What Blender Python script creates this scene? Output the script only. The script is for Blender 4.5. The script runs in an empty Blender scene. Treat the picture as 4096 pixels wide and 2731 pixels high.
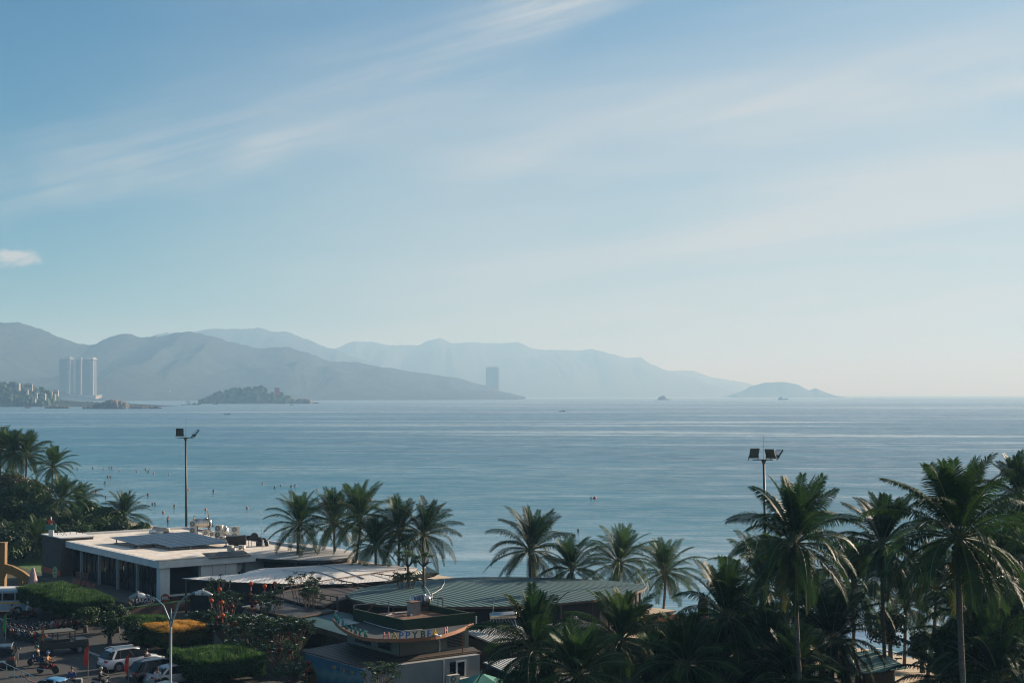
import bpy, math, random
from mathutils import Vector, Matrix, Quaternion, noise
R = math.radians
scn = bpy.context.scene
COL = scn.collection
rng = random.Random(7)

# ------------------------------------------------------------------ camera
CAM_H = 22.0
F = 5917.0
TILT = R(2.05)
cd = bpy.data.cameras.new('camera')
cam = bpy.data.objects.new('camera', cd)
COL.objects.link(cam)
cam.location = (0, 0, CAM_H)
cam.rotation_euler = (R(90) + TILT, 0, 0)
cd.sensor_width = 36.0
cd.lens = 36.0 * F / 4096.0
cd.clip_start = 0.5
cd.clip_end = 120000
scn.camera = cam

def ray(px, py):
    x = (px - 2048.0) / F
    y = (1365.5 - py) / F
    return Vector((x, math.cos(TILT) - y * math.sin(TILT), math.sin(TILT) + y * math.cos(TILT)))
def at(px, py, Y):
    """point at depth Y in the direction of a picture position"""
    d = ray(px, py)
    return Vector((0, 0, CAM_H)) + d * (Y / d.y)
def on(px, py, z=0.0):
    """point on the horizontal plane z"""
    d = ray(px, py)
    return Vector((0, 0, CAM_H)) + d * ((z - CAM_H) / d.z)

SEA = -2.0
STREET = R(37.0)                      # direction 'seaward' in plan; the coast runs at a right angle to it
VV = Vector((math.cos(STREET), math.sin(STREET), 0))
UU = Vector((-math.sin(STREET), math.cos(STREET), 0))

# ------------------------------------------------------------------ mesh helper
class MB:
    def __init__(s):
        s.v = []; s.f = []; s.m = []
        s.M = Matrix.Identity(4)
    def add(s, verts, faces, mi=0):
        b = len(s.v)
        M = s.M
        s.v.extend([M @ Vector(p) for p in verts])
        for f in faces:
            s.f.append([b + i for i in f]); s.m.append(mi)
        return s
    def box(s, c, d, rz=0.0, mi=0, taper=1.0):
        x, y, z = d[0] / 2, d[1] / 2, d[2] / 2
        ca, sa = math.cos(rz), math.sin(rz)
        P = []
        for k, zz in ((1, -z), (taper, z)):
            for px, py in ((-x, -y), (x, -y), (x, y), (-x, y)):
                px *= k; py *= k
                P.append((c[0] + px * ca - py * sa, c[1] + px * sa + py * ca, c[2] + zz))
        return s.add(P, [(3, 2, 1, 0), (4, 5, 6, 7), (0, 1, 5, 4), (1, 2, 6, 5), (2, 3, 7, 6), (3, 0, 4, 7)], mi)
    def bx(s, x0, x1, y0, y1, z0, z1, mi=0):
        return s.box(((x0 + x1) / 2, (y0 + y1) / 2, (z0 + z1) / 2), (abs(x1 - x0), abs(y1 - y0), abs(z1 - z0)), 0, mi)
    def prism(s, pts, z0, z1, mi=0, mi_top=None, mi_bot=None):
        """polygon (counter-clockwise, list of xy or xyz) pushed up from z0 to z1 (added to its own z)"""
        n = len(pts)
        P = [(p[0], p[1], (p[2] if len(p) > 2 else 0) + z0) for p in pts] + [(p[0], p[1], (p[2] if len(p) > 2 else 0) + z1) for p in pts]
        s.add(P, [(i, (i + 1) % n, n + (i + 1) % n, n + i) for i in range(n)], mi)
        s.add(P[n:], [tuple(range(n))], mi if mi_top is None else mi_top)
        s.add(P[:n], [tuple(reversed(range(n)))], mi if mi_bot is None else mi_bot)
        return s
    def beam(s, a, b, w, h=None, mi=0, up=(0, 0, 1)):
        a = Vector(a); b = Vector(b); h = h or w
        d = (b - a).normalized()
        upv = Vector(up)
        if abs(d.dot(upv)) > 0.99: upv = Vector((1, 0, 0))
        r = d.cross(upv).normalized(); q = r.cross(d).normalized()
        P = []
        for p in (a, b):
            for i, j in ((-1, -1), (1, -1), (1, 1), (-1, 1)):
                P.append(p + r * (i * w / 2) + q * (j * h / 2))
        return s.add(P, [(0, 1, 2, 3), (7, 6, 5, 4), (0, 4, 5, 1), (1, 5, 6, 2), (2, 6, 7, 3), (3, 7, 4, 0)], mi)
    def tube(s, pts, rad, n=8, mi=0, caps=True):
        pts = [Vector(p) for p in pts]
        if not isinstance(rad, (list, tuple)): rad = [rad] * len(pts)
        rings = []
        ref = None
        for i, p in enumerate(pts):
            if i == 0: d = pts[1] - p
            elif i == len(pts) - 1: d = p - pts[i - 1]
            else: d = (pts[i + 1] - pts[i - 1])
            d.normalize()
            if ref is None:
                ref = Vector((1, 0, 0)) if abs(d.x) < 0.9 else Vector((0, 1, 0))
            r = (ref - d * ref.dot(d)).normalized(); q = d.cross(r); ref = r
            rings.append([p + (r * math.cos(2 * math.pi * k / n) + q * math.sin(2 * math.pi * k / n)) * rad[i] for k in range(n)])
        V = [v for ring in rings for v in ring]; Fc = []
        for i in range(len(pts) - 1):
            for k in range(n):
                k2 = (k + 1) % n
                Fc.append((i * n + k, i * n + k2, (i + 1) * n + k2, (i + 1) * n + k))
        if caps:
            Fc.append(tuple(reversed(range(n)))); Fc.append(tuple(range((len(pts) - 1) * n, len(pts) * n)))
        return s.add(V, Fc, mi)
    def lathe(s, prof, c=(0, 0, 0), n=16, mi=0):
        V = []; Fc = []
        for r, z in prof:
            for k in range(n):
                a = 2 * math.pi * k / n
                V.append((c[0] + r * math.cos(a), c[1] + r * math.sin(a), c[2] + z))
        for i in range(len(prof) - 1):
            for k in range(n):
                k2 = (k + 1) % n
                Fc.append((i * n + k, i * n + k2, (i + 1) * n + k2, (i + 1) * n + k))
        Fc.append(tuple(reversed(range(n)))); Fc.append(tuple(range((len(prof) - 1) * n, len(prof) * n)))
        return s.add(V, Fc, mi)
    def ball(s, c, r, nu=12, nv=8, mi=0):
        if not isinstance(r, (tuple, list)): r = (r, r, r)
        V = [(c[0], c[1], c[2] - r[2])]
        for i in range(1, nv):
            t = -math.pi / 2 + math.pi * i / nv
            for k in range(nu):
                a = 2 * math.pi * k / nu
                V.append((c[0] + r[0] * math.cos(t) * math.cos(a), c[1] + r[1] * math.cos(t) * math.sin(a), c[2] + r[2] * math.sin(t)))
        V.append((c[0], c[1], c[2] + r[2])); Fc = []
        for k in range(nu): Fc.append((0, 1 + (k + 1) % nu, 1 + k))
        for i in range(nv - 2):
            for k in range(nu):
                a = 1 + i * nu + k; b = 1 + i * nu + (k + 1) % nu
                Fc.append((a, b, b + nu, a + nu))
        e = 1 + (nv - 2) * nu
        for k in range(nu): Fc.append((e + k, e + (k + 1) % nu, len(V) - 1))
        return s.add(V, Fc, mi)
    def mesh(s, name, mats, smooth=False):
        me = bpy.data.meshes.new(name)
        me.from_pydata([tuple(p) for p in s.v], [], s.f)
        for m in mats: me.materials.append(m)
        if len(mats) > 1: me.polygons.foreach_set('material_index', s.m)
        if smooth: me.polygons.foreach_set('use_smooth', [True] * len(me.polygons))
        me.update()
        return me

def tag(o, label=None, cat=None, group=None, kind=None):
    if label: o['label'] = label
    if cat: o['category'] = cat
    if group: o['group'] = group
    if kind: o['kind'] = kind
    return o
def thing(name, label, cat, loc=(0, 0, 0), rz=0.0, group=None):
    o = bpy.data.objects.new(name, None)
    COL.objects.link(o)
    o.empty_display_size = 0.3
    o.location = loc; o.rotation_euler = (0, 0, rz)
    return tag(o, label, cat, group)
def put(name, mb, mats, parent=None, smooth=False, label=None, world=False, loc=None):
    """link the collected shapes as ONE mesh object; world=True: shapes were built in world space"""
    if not isinstance(mats, (list, tuple)): mats = [mats]
    if isinstance(mb, MB):
        if world and parent is not None:
            T = Matrix.Translation(-Vector(parent.location))
            if parent.rotation_euler.z:
                T = Matrix.Rotation(-parent.rotation_euler.z, 4, 'Z') @ T
            mb.v = [T @ p for p in mb.v]
        me = mb.mesh(name, mats, smooth)
    else:
        me = mb
        if not me.materials:
            for m in mats: me.materials.append(m)
    o = bpy.data.objects.new(name, me)
    COL.objects.link(o)
    if parent is not None: o.parent = parent
    if loc is not None: o.location = loc
    if label: o['label'] = label
    return o
def solo(name, mb, mats, label, cat, loc=None, group=None, smooth=False):
    """a thing that is one mesh; its shapes in local space about loc"""
    o = put(name, mb, mats, None, smooth, loc=loc)
    return tag(o, label, cat, group)
def dup(root, loc, rz=0.0, label=None, scale=None):
    r = root.copy(); COL.objects.link(r)
    r.location = loc; r.rotation_euler = (0, 0, rz)
    if scale: r.scale = (scale,) * 3
    if label: r['label'] = label
    for ch in list(root.children):
        c = ch.copy(); COL.objects.link(c); c.parent = r
        for g in list(ch.children):
            d = g.copy(); COL.objects.link(d); d.parent = c
    return r

# ------------------------------------------------------------------ materials
def newmat(name):
    m = bpy.data.materials.new(name); m.use_nodes = True
    return m, m.node_tree, m.node_tree.nodes['Principled BSDF']
def lin(c): return (c[0], c[1], c[2], 1.0)
def pmat(name, col, rough=0.7, metal=0.0, var=0.18, scale=3.0, bump=0.0, col2=None, spec=0.5, fac=None):
    """principled with an uneven procedural colour (weathering) and optional bump"""
    m, t, b = newmat(name)
    N, L = t.nodes, t.links
    tc = N.new('ShaderNodeTexCoord')
    nz = N.new('ShaderNodeTexNoise'); nz.inputs['Scale'].default_value = scale; nz.inputs['Detail'].default_value = 6; nz.inputs['Roughness'].default_value = 0.65
    L.new(tc.outputs['Object'], nz.inputs['Vector'])
    mx = N.new('ShaderNodeMixRGB')
    c2 = col2 or tuple(c * (1 - var * 1.6) for c in col)
    mx.inputs[1].default_value = lin(tuple(min(1, c * (1 + (0 if col2 else var * 0.5))) for c in col)); mx.inputs[2].default_value = lin(c2)
    rp = N.new('ShaderNodeValToRGB'); rp.color_ramp.elements[0].position = 0.35; rp.color_ramp.elements[1].position = 0.72
    L.new(nz.outputs['Fac'], rp.inputs['Fac']); L.new(rp.outputs['Color'], mx.inputs[0])
    L.new(mx.outputs[0], b.inputs['Base Color'])
    b.inputs['Roughness'].default_value = rough; b.inputs['Metallic'].default_value = metal
    b.inputs['Specular IOR Level'].default_value = spec
    if bump:
        bp = N.new('ShaderNodeBump'); bp.inputs['Strength'].default_value = 0.5; bp.inputs['Distance'].default_value = bump
        L.new(nz.outputs['Fac'], bp.inputs['Height']); L.new(bp.outputs['Normal'], b.inputs['Normal'])
    return m
# ------------------------------------------------------------------ sun and sky
SUN_AZ = R(39)      # from +X towards +Y
SUN_EL = R(18.5)
S = Vector((math.cos(SUN_EL) * math.cos(SUN_AZ), math.cos(SUN_EL) * math.sin(SUN_AZ), math.sin(SUN_EL)))
ld = bpy.data.lights.new('sun', 'SUN'); ld.energy = 5.0; ld.angle = R(0.53); ld.color = (1.0, 0.90, 0.77)
sun = bpy.data.objects.new('sun', ld); COL.objects.link(sun)
sun.rotation_euler = (-S).to_track_quat('-Z', 'Y').to_euler(); sun.location = (60, 40, 60)

w = bpy.data.worlds.new('World'); scn.world = w; w.use_nodes = True
t = w.node_tree; N, L = t.nodes, t.links
bg = N['Background']
sky = N.new('ShaderNodeTexSky'); sky.sky_type = 'NISHITA'; sky.sun_disc = False
sky.sun_elevation = SUN_EL; sky.sun_rotation = R(90) - SUN_AZ
sky.altitude = 20; sky.air_density = 1.0; sky.dust_density = 0.9; sky.ozone_density = 5.0
def math_(op, a, b=None, clamp=False):
    n = N.new('ShaderNodeMath'); n.operation = op; n.use_clamp = clamp
    for i, x in enumerate((a, b)):
        if x is None: continue
        if isinstance(x, (int, float)): n.inputs[i].default_value = x
        else: L.new(x, n.inputs[i])
    return n.outputs[0]
tc = N.new('ShaderNodeTexCoord')
sep = N.new('ShaderNodeSeparateXYZ'); L.new(tc.outputs['Generated'], sep.inputs[0])
az = math_('ARCTAN2', sep.outputs['X'], sep.outputs['Y'])
el = math_('ARCSINE', sep.outputs['Z'])
def curve(src, pts, lo, hi):
    """piecewise curve through (x, y) pairs; x spans lo..hi"""
    fc = N.new('ShaderNodeFloatCurve')
    c = fc.mapping.curves[0]
    xs = [((x - lo) / (hi - lo), y) for x, y in pts]
    while len(c.points) < len(xs): c.points.new(0.5, 0.5)
    for p, (x, y) in zip(c.points, xs): p.location = (x, y)
    fc.mapping.update()
    L.new(math_('DIVIDE', math_('SUBTRACT', src, lo), hi - lo, True), fc.inputs['Value'])
    return fc.outputs[0]
# stretched cloud noise, in direction space, slanting up to the right
def wisps(rot, sx, sy, scale, detail, off):
    ca, sa = math.cos(rot), math.sin(rot)
    a = math_('ADD', math_('MULTIPLY', az, ca * sx), math_('MULTIPLY', el, sa * sx))
    b = math_('ADD', math_('MULTIPLY', az, -sa * sy), math_('MULTIPLY', el, ca * sy))
    cb = N.new('ShaderNodeCombineXYZ'); L.new(a, cb.inputs[0]); L.new(b, cb.inputs[1]); cb.inputs[2].default_value = off
    nz = N.new('ShaderNodeTexNoise'); nz.inputs['Scale'].default_value = scale; nz.inputs['Detail'].default_value = detail; nz.inputs['Roughness'].default_value = 0.55; nz.inputs['Distortion'].default_value = 0.6
    L.new(cb.outputs[0], nz.inputs['Vector'])
    return nz.outputs['Fac']
def smooth_(x, a, b):
    n = N.new('ShaderNodeMapRange'); n.interpolation_type = 'SMOOTHSTEP'
    L.new(x, n.inputs[0])
    n.inputs[1].default_value = a; n.inputs[2].default_value = b; n.inputs[3].default_value = 0; n.inputs[4].default_value = 1
    return n.outputs[0]
fine = wisps(0.24, 3.0, 24.0, 1.0, 7, 3.1)
broad = wisps(0.10, 1.6, 9.0, 1.0, 4, 9.4)
warp = math_('MULTIPLY', math_('SUBTRACT', wisps(0.25, 4.0, 9.0, 1.0, 4, 5.5), 0.5), 0.05)
# the long band of cirrus rising to the right
c1 = curve(az, [(-0.40, 0.090), (-0.318, 0.113), (-0.25, 0.132), (-0.175, 0.152), (-0.092, 0.182), (0.043, 0.237), (0.2, 0.32), (0.4, 0.44)], -0.4, 0.4)
d1 = math_('ADD', math_('SUBTRACT', el, c1), warp)
band1 = math_('MULTIPLY', smooth_(d1, -0.012, 0.010), math_('SUBTRACT', 1.0, smooth_(d1, 0.004, 0.075)))
fade1 = math_('SUBTRACT', 1.0, smooth_(az, 0.02, 0.2))
band1 = math_('MULTIPLY', band1, fade1)
c2 = curve(az, [(-0.4, 0.10), (-0.1, 0.125), (-0.03, 0.143), (0.06, 0.172), (0.16, 0.184), (0.34, 0.190), (0.4, 0.19)], -0.4, 0.4)
d2 = math_('ADD', math_('SUBTRACT', el, c2), math_('MULTIPLY', warp, 0.6))
band2 = math_('MULTIPLY', smooth_(d2, -0.008, 0.008), math_('SUBTRACT', 1.0, smooth_(d2, 0.004, 0.045)))
band2 = math_('MULTIPLY', band2, smooth_(az, -0.06, 0.02))
fine2 = wisps(0.27, 5.0, 95.0, 1.0, 6, 21.0)
tex = math_('ADD', math_('MULTIPLY', smooth_(fine, 0.32, 0.70), 0.45), math_('MULTIPLY', smooth_(fine2, 0.35, 0.68), 0.55))
brk = smooth_(wisps(0.3, 5.0, 7.0, 1.0, 3, 14.2), 0.34, 0.60)
f_ = math_('MULTIPLY', band1, math_('MULTIPLY', math_('ADD', 0.10, math_('MULTIPLY', tex, 0.95)), math_('ADD', 0.30, math_('MULTIPLY', brk, 0.70))))
g_ = math_('MULTIPLY', band2, math_('ADD', 0.08, math_('MULTIPLY', tex, 0.65)))
veil = math_('ADD', math_('MULTIPLY', smooth_(az, -0.36, 0.02), 0.95), math_('MULTIPLY', smooth_(az, 0.0, 0.34), 0.55))
veil = math_('MULTIPLY', veil, math_('SUBTRACT', 1.25, math_('MULTIPLY', smooth_(el, 0.10, 0.27), 0.62)))
h_ = math_('MULTIPLY', math_('ADD', 0.55, math_('MULTIPLY', smooth_(broad, 0.30, 0.66), 0.45)), math_('ADD', 0.55, math_('MULTIPLY', smooth_(wisps(0.07, 2.2, 20.0, 1.0, 6, 33.0), 0.3, 0.72), 0.26)))
h_ = math_('MULTIPLY', h_, veil)
# small puff low on the left
pa = math_('DIVIDE', math_('ADD', az, 0.325), 0.020); pe = math_('DIVIDE', math_('SUBTRACT', el, 0.0868), 0.0075)
pd = math_('ADD', math_('MULTIPLY', pa, pa), math_('MULTIPLY', pe, pe))
pn = wisps(0.2, 60, 110, 1.0, 5, 1.7)
puff = smooth_(math_('ADD', math_('SUBTRACT', 1.0, pd), math_('MULTIPLY', math_('SUBTRACT', pn, 0.5), 3.4)), 0.0, 1.5)
puff = math_('MULTIPLY', puff, math_('SUBTRACT', 1.0, smooth_(pd, 1.2, 3.0)))
cl = math_('ADD', math_('MULTIPLY', f_, 0.78), math_('MULTIPLY', g_, 0.42))
cl = math_('ADD', cl, math_('MULTIPLY', h_, 0.80))
cl = math_('ADD', cl, math_('MULTIPLY', puff, 0.85))
cl = math_('MINIMUM', cl, 0.9)
tint = N.new('ShaderNodeMixRGB'); tint.blend_type = 'MULTIPLY'; tint.inputs[0].default_value = 1.0
L.new(sky.outputs[0], tint.inputs[1]); tint.inputs[2].default_value = (0.33, 0.75, 0.85, 1)
mixc = N.new('ShaderNodeMixRGB'); L.new(cl, mixc.inputs[0]); L.new(tint.outputs[0], mixc.inputs[1])
mixc.inputs[2].default_value = (6.15, 6.4, 6.35, 1)
L.new(mixc.outputs[0], bg.inputs['Color'])
bg.inputs["Strength"].default_value = 0.052

scn.view_settings.view_transform = 'Standard'; scn.view_settings.look = 'None'
scn.view_settings.exposure = 0.98; scn.view_settings.gamma = 1.0
scn.render.engine = 'CYCLES'
scn.cycles.use_denoising = True
scn.cycles.use_adaptive_sampling = True; scn.cycles.adaptive_threshold = 0.004
scn.cycles.filter_width = 1.15
scn.cycles.max_bounces = 6; scn.cycles.diffuse_bounces = 2; scn.cycles.glossy_bounces = 3
scn.cycles.transmission_bounces = 3; scn.cycles.volume_bounces = 0; scn.cycles.transparent_max_bounces = 4
scn.cycles.caustics_reflective = False; scn.cycles.caustics_refractive = False
scn.cycles.sample_clamp_indirect = 4.0

# ------------------------------------------------------------------ haze over the bay
hz = MB().bx(-26000, 26000, -700, 42000, SEA - 40, 660)
m = bpy.data.materials.new('hazy air'); m.use_nodes = True
nt = m.node_tree; nt.nodes.clear()
out = nt.nodes.new('ShaderNodeOutputMaterial'); pv = nt.nodes.new('ShaderNodeVolumePrincipled')
pv.inputs['Color'].default_value = (0.29, 0.56, 0.90, 1); pv.inputs['Absorption Color'].default_value = (0.66, 0.49, 0.14, 1); pv.inputs['Density'].default_value = 1.65e-4; pv.inputs['Anisotropy'].default_value = 0.12
nt.links.new(pv.outputs[0], out.inputs['Volume'])
o = put('haze', hz, m); o['kind'] = 'stuff'

# ------------------------------------------------------------------ sea
SEA_F, SEA_S = 0.49, 0.42
def sea_material():
    m, t, b = newmat('sea water')
    N, L = t.nodes, t.links
    def mt(op, a, b2=None, clamp=False):
        n = N.new('ShaderNodeMath'); n.operation = op; n.use_clamp = clamp
        for i, x in enumerate((a, b2)):
            if x is None: continue
            if isinstance(x, (int, float)): n.inputs[i].default_value = x
            else: L.new(x, n.inputs[i])
        return n.outputs[0]
    tc = N.new('ShaderNodeTexCoord')
    def nz(scale, rot, sx, sy, detail=4, rough=0.55, dist=0.0):
        mp = N.new('ShaderNodeMapping'); mp.inputs['Rotation'].default_value = (0, 0, rot); mp.inputs['Scale'].default_value = (sx * scale, sy * scale, scale)
        L.new(tc.outputs['Object'], mp.inputs['Vector'])
        n = N.new('ShaderNodeTexNoise'); n.inputs['Scale'].default_value = 1.0; n.inputs['Detail'].default_value = detail; n.inputs['Roughness'].default_value = rough; n.inputs['Distortion'].default_value = dist
        L.new(mp.outputs[0], n.inputs['Vector'])
        return n.outputs['Fac']
    def ss(x, a, b2):
        n = N.new('ShaderNodeMapRange'); n.interpolation_type = 'SMOOTHSTEP'; L.new(x, n.inputs[0])
        n.inputs[1].default_value = a; n.inputs[2].default_value = b2
        return n.outputs[0]
    # calm slicks: long smooth lanes across the bay, more ragged inshore
    slick = ss(nz(0.0016, 0.09, 0.40, 3.0, 6, 0.65, 1.6), 0.51, 0.63)
    slick2 = ss(nz(0.011, -0.12, 0.30, 1.5, 5, 0.6, 0.5), 0.54, 0.78)
    patches = nz(0.022, 0.1, 0.5, 1.2, 5, 0.6)
    lines = ss(nz(0.0065, -0.04, 0.10, 2.6, 5, 0.65, 1.2), 0.54, 0.76)
    sl = mt('MAXIMUM', slick, mt('MAXIMUM', mt('MULTIPLY', slick2, 0.75), mt('MULTIPLY', lines, 0.6)))
    geo = N.new('ShaderNodeNewGeometry')
    dv = N.new('ShaderNodeVectorMath'); dv.operation = 'DOT_PRODUCT'; L.new(geo.outputs['Position'], dv.inputs[0]); dv.inputs[1].default_value = tuple(VV)
    lee = mt('SUBTRACT', 1.0, ss(dv.outputs['Value'], 122.0, 215.0))        # smoother water inside the swell line
    sl = mt('MAXIMUM', sl, mt('MULTIPLY', lee, mt('ADD', 0.35, mt('MULTIPLY', ss(nz(0.05, 0.6, 0.3, 1.0, 4, 0.6), 0.35, 0.65), 0.5))))
    # ripples and swell
    rip = nz(0.9, 0.55, 0.5, 1.0, 5, 0.6)
    chop = nz(0.22, 0.5, 0.35, 1.0, 4, 0.55)
    swell = nz(0.06, 0.62, 0.22, 1.0, 2, 0.5)
    big = nz(0.018, 0.35, 0.22, 1.0, 4, 0.6)
    h = mt('ADD', mt('MULTIPLY', rip, 0.70), mt('ADD', mt('MULTIPLY', chop, 2.2), mt('ADD', mt('MULTIPLY', swell, 3.0), mt('MULTIPLY', big, 6.0))))
    ln = N.new('ShaderNodeVectorMath'); ln.operation = 'LENGTH'; L.new(geo.outputs['Position'], ln.inputs[0])
    near = mt('SUBTRACT', 1.0, ss(ln.outputs['Value'], 250.0, 2600.0))
    bp = N.new('ShaderNodeBump'); bp.inputs['Distance'].default_value = 0.3
    st = mt('MULTIPLY', mt('SUBTRACT', 1.0, mt('MULTIPLY', sl, 0.80)), mt('ADD', 0.34, mt('MULTIPLY', near, 0.40)))
    L.new(st, bp.inputs['Strength']); L.new(h, bp.inputs['Height']); L.new(bp.outputs['Normal'], b.inputs['Normal'])
    mx = N.new('ShaderNodeMixRGB'); L.new(ss(patches, 0.35, 0.7), mx.inputs[0])
    mx.inputs[1].default_value = (0.008, 0.098, 0.180, 1); mx.inputs[2].default_value = (0.016, 0.145, 0.240, 1)
    # shallow turquoise water by the beach (depth follows the distance from the shore)
    shal = mt('SUBTRACT', 1.0, ss(dv.outputs['Value'], 113.0, 420.0))
    mx2 = N.new('ShaderNodeMixRGB'); L.new(mt('MULTIPLY', shal, 0.75), mx2.inputs[0]); L.new(mx.outputs[0], mx2.inputs[1]); mx2.inputs[2].default_value = (0.030, 0.185, 0.260, 1)
    # rough water: wave slopes keep the mean reflectance well under a flat mirror's; calm slicks mirror more
    df = N.new('ShaderNodeBsdfDiffuse'); L.new(mx2.outputs[0], df.inputs['Color']); L.new(bp.outputs['Normal'], df.inputs['Normal'])
    gl = N.new('ShaderNodeBsdfGlossy'); L.new(bp.outputs['Normal'], gl.inputs['Normal'])
    rg = mt('SUBTRACT', mt('ADD', 0.16, mt('MULTIPLY', mt('SUBTRACT', 1.0, near), 0.16)), mt('MULTIPLY', sl, 0.10))
    L.new(rg, gl.inputs['Roughness'])
    fr_n = N.new('ShaderNodeFresnel'); fr_n.inputs['IOR'].default_value = 1.333; L.new(bp.outputs['Normal'], fr_n.inputs['Normal'])
    fac = mt('ADD', mt('MULTIPLY', fr_n.outputs[0], SEA_F), mt('ADD', 0.05, mt('MULTIPLY', sl, SEA_S)), True)
    grp = ss(nz(0.075, 0.25, 0.9, 0.8, 10, 0.80), 0.36, 0.64)      # groups of wavelets
    fac = mt('MULTIPLY', fac, mt('ADD', 0.78, mt('MULTIPLY', grp, 0.55)), True)
    mx3 = N.new('ShaderNodeMixShader'); L.new(fac, mx3.inputs[0]); L.new(df.outputs[0], mx3.inputs[1]); L.new(gl.outputs[0], mx3.inputs[2])
    L.new(mx3.outputs[0], N['Material Output'].inputs['Surface'])
    return m
M_SEA = sea_material()
sea = MB()
sea.add([(-25900, -650, SEA), (25900, -650, SEA), (25900, 41900, SEA), (-25900, 41900, SEA)], [(0, 1, 2, 3)])
o = put('sea', sea, M_SEA); o['kind'] = 'structure'

# ------------------------------------------------------------------ mountains round the bay
def hill_mat(name, a, b_, scale):
    return pmat(name, a, 0.95, col2=b_, scale=scale, spec=0.1, bump=26.0)
M_HILL = hill_mat('hill scrub', (0.006, 0.017, 0.014), (0.038, 0.050, 0.036), 0.012)
def ridge(name, pts, D, wf, wb, seed, mat, step=14, rows=14, base=SEA, amp=0.35, nscale=None, D2=None):
    """a mountain range as terrain: skyline heights at distance D, foot wf nearer and wb farther"""
    P = [(x * 1.7415, y * 1.7415) for x, y in pts]
    cols = []
    x = P[0][0]
    while x < P[-1][0]:
        for (x0, y0), (x1, y1) in zip(P, P[1:]):
            if x0 <= x <= x1:
                f = (x - x0) / (x1 - x0 + 1e-9); f = f * f * (3 - 2 * f) * 0.5 + f * 0.5
                cols.append((x, y0 + (y1 - y0) * f)); break
        x += step
    cols.append(P[-1])
    mb = MB(); V = []; ncol = len(cols)
    nscale = nscale or 1.0 / (wf * 0.5)
    D1 = D
    for x, y in cols:
        if D2: D = D1 + (D2 - D1) * ((x - cols[0][0]) / (cols[-1][0] - cols[0][0])) ** 1.3
        top = at(x, y, D)
        hgt = max(top.z - base, 2.0)
        for r in range(-rows, rows // 2 + 1):
            tt = abs(r) / rows if r < 0 else r / (rows // 2)
            yy = D - wf * tt if r < 0 else D + wb * tt
            q = Vector((top.x * nscale * 1.5, yy * nscale * 0.55, seed))
            nv = noise.fractal(q, 1.0, 2.1, 6)
            rdg = 1.0 - abs(noise.noise(Vector((top.x * nscale * 1.9 + 0.4 * nv, yy * nscale * 0.35, seed + 7.3)))) * 2
            sh = (1 - tt) ** 1.15
            spur = 1.0 - abs(noise.noise(Vector((top.x / 330.0 + 0.5 * nv + tt * 0.6, yy / 2600.0, seed + 2.0)))) * 2.2
            spur2 = 1.0 - abs(noise.noise(Vector((top.x / 120.0 + 0.5 * nv - tt * 0.9, yy / 900.0, seed + 5.0)))) * 2.2
            hh = hgt * sh * (1 + (amp * nv + amp * 0.7 * (rdg - 0.55) + amp * 0.75 * (spur - 0.5) + amp * 0.28 * (spur2 - 0.5)) * min(1, tt * 3.0) * (1 - tt * 0.3))
            if r == 0: hh = hgt * (1 + 0.016 * noise.noise(Vector((x * 0.05, 0, seed))) + 0.008 * noise.noise(Vector((x * 0.23, 1, seed))))
            V.append((top.x + wf * 0.10 * tt * noise.noise(q * 1.3), yy, base + max(hh, -0.5)))
    nr = rows + rows // 2 + 1
    Fc = [(c * nr + r, (c + 1) * nr + r, (c + 1) * nr + r + 1, c * nr + r + 1) for c in range(ncol - 1) for r in range(nr - 1)]
    mb.add(V, Fc)
    o = put(name, mb, mat, smooth=True); o['kind'] = 'structure'
    return o
ridge('hills', [(-160, 742), (-60, 748), (0, 741), (40, 739), (90, 755), (150, 779), (185, 790), (210, 793), (255, 773), (290, 766), (330, 775), (380, 770), (410, 763), (440, 762), (480, 770), (530, 785), (600, 800), (655, 796), (700, 808), (760, 830), (820, 832), (880, 843), (960, 855), (1040, 866), (1110, 884), (1160, 900), (1200, 909)], 6300, 1500, 1600, 3.3, M_HILL, step=4, rows=34, amp=0.42, D2=8200)
ridge('hills', [(300, 790), (360, 769), (380, 763), (400, 767), (460, 760), (480, 756), (560, 755), (600, 753), (630, 762), (660, 762), (700, 778), (760, 800), (820, 822), (900, 850), (1000, 884), (1080, 905)], 10800, 1700, 2000, 11.3, M_HILL, step=6, rows=20, D2=11500)
ridge('hills', [(640, 850), (700, 822), (770, 800), (810, 784), (850, 785), (890, 792), (960, 793), (985, 782), (1008, 776), (1040, 788), (1080, 786), (1130, 788), (1190, 786), (1230, 802), (1290, 804), (1330, 805), (1360, 801), (1400, 812), (1440, 822), (1470, 820), (1500, 838), (1530, 850), (1600, 872), (1660, 893), (1700, 906)], 13500, 2200, 2500, 21.7, M_HILL, step=6, rows=20, D2=17000)
ridge('hills', [(1400, 870), (1480, 852), (1530, 851), (1590, 851), (1640, 867), (1700, 876), (1740, 886), (1800, 902)], 18500, 2000, 2500, 31.7, M_HILL, step=10)
ridge('islands', [(1684, 905), (1700, 899), (1730, 885), (1760, 878), (1800, 877), (1830, 882), (1852, 893), (1858, 897), (1872, 891), (1890, 898), (1908, 906)], 12000, 500, 700, 41.7, M_HILL, step=8, amp=0.15)
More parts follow.
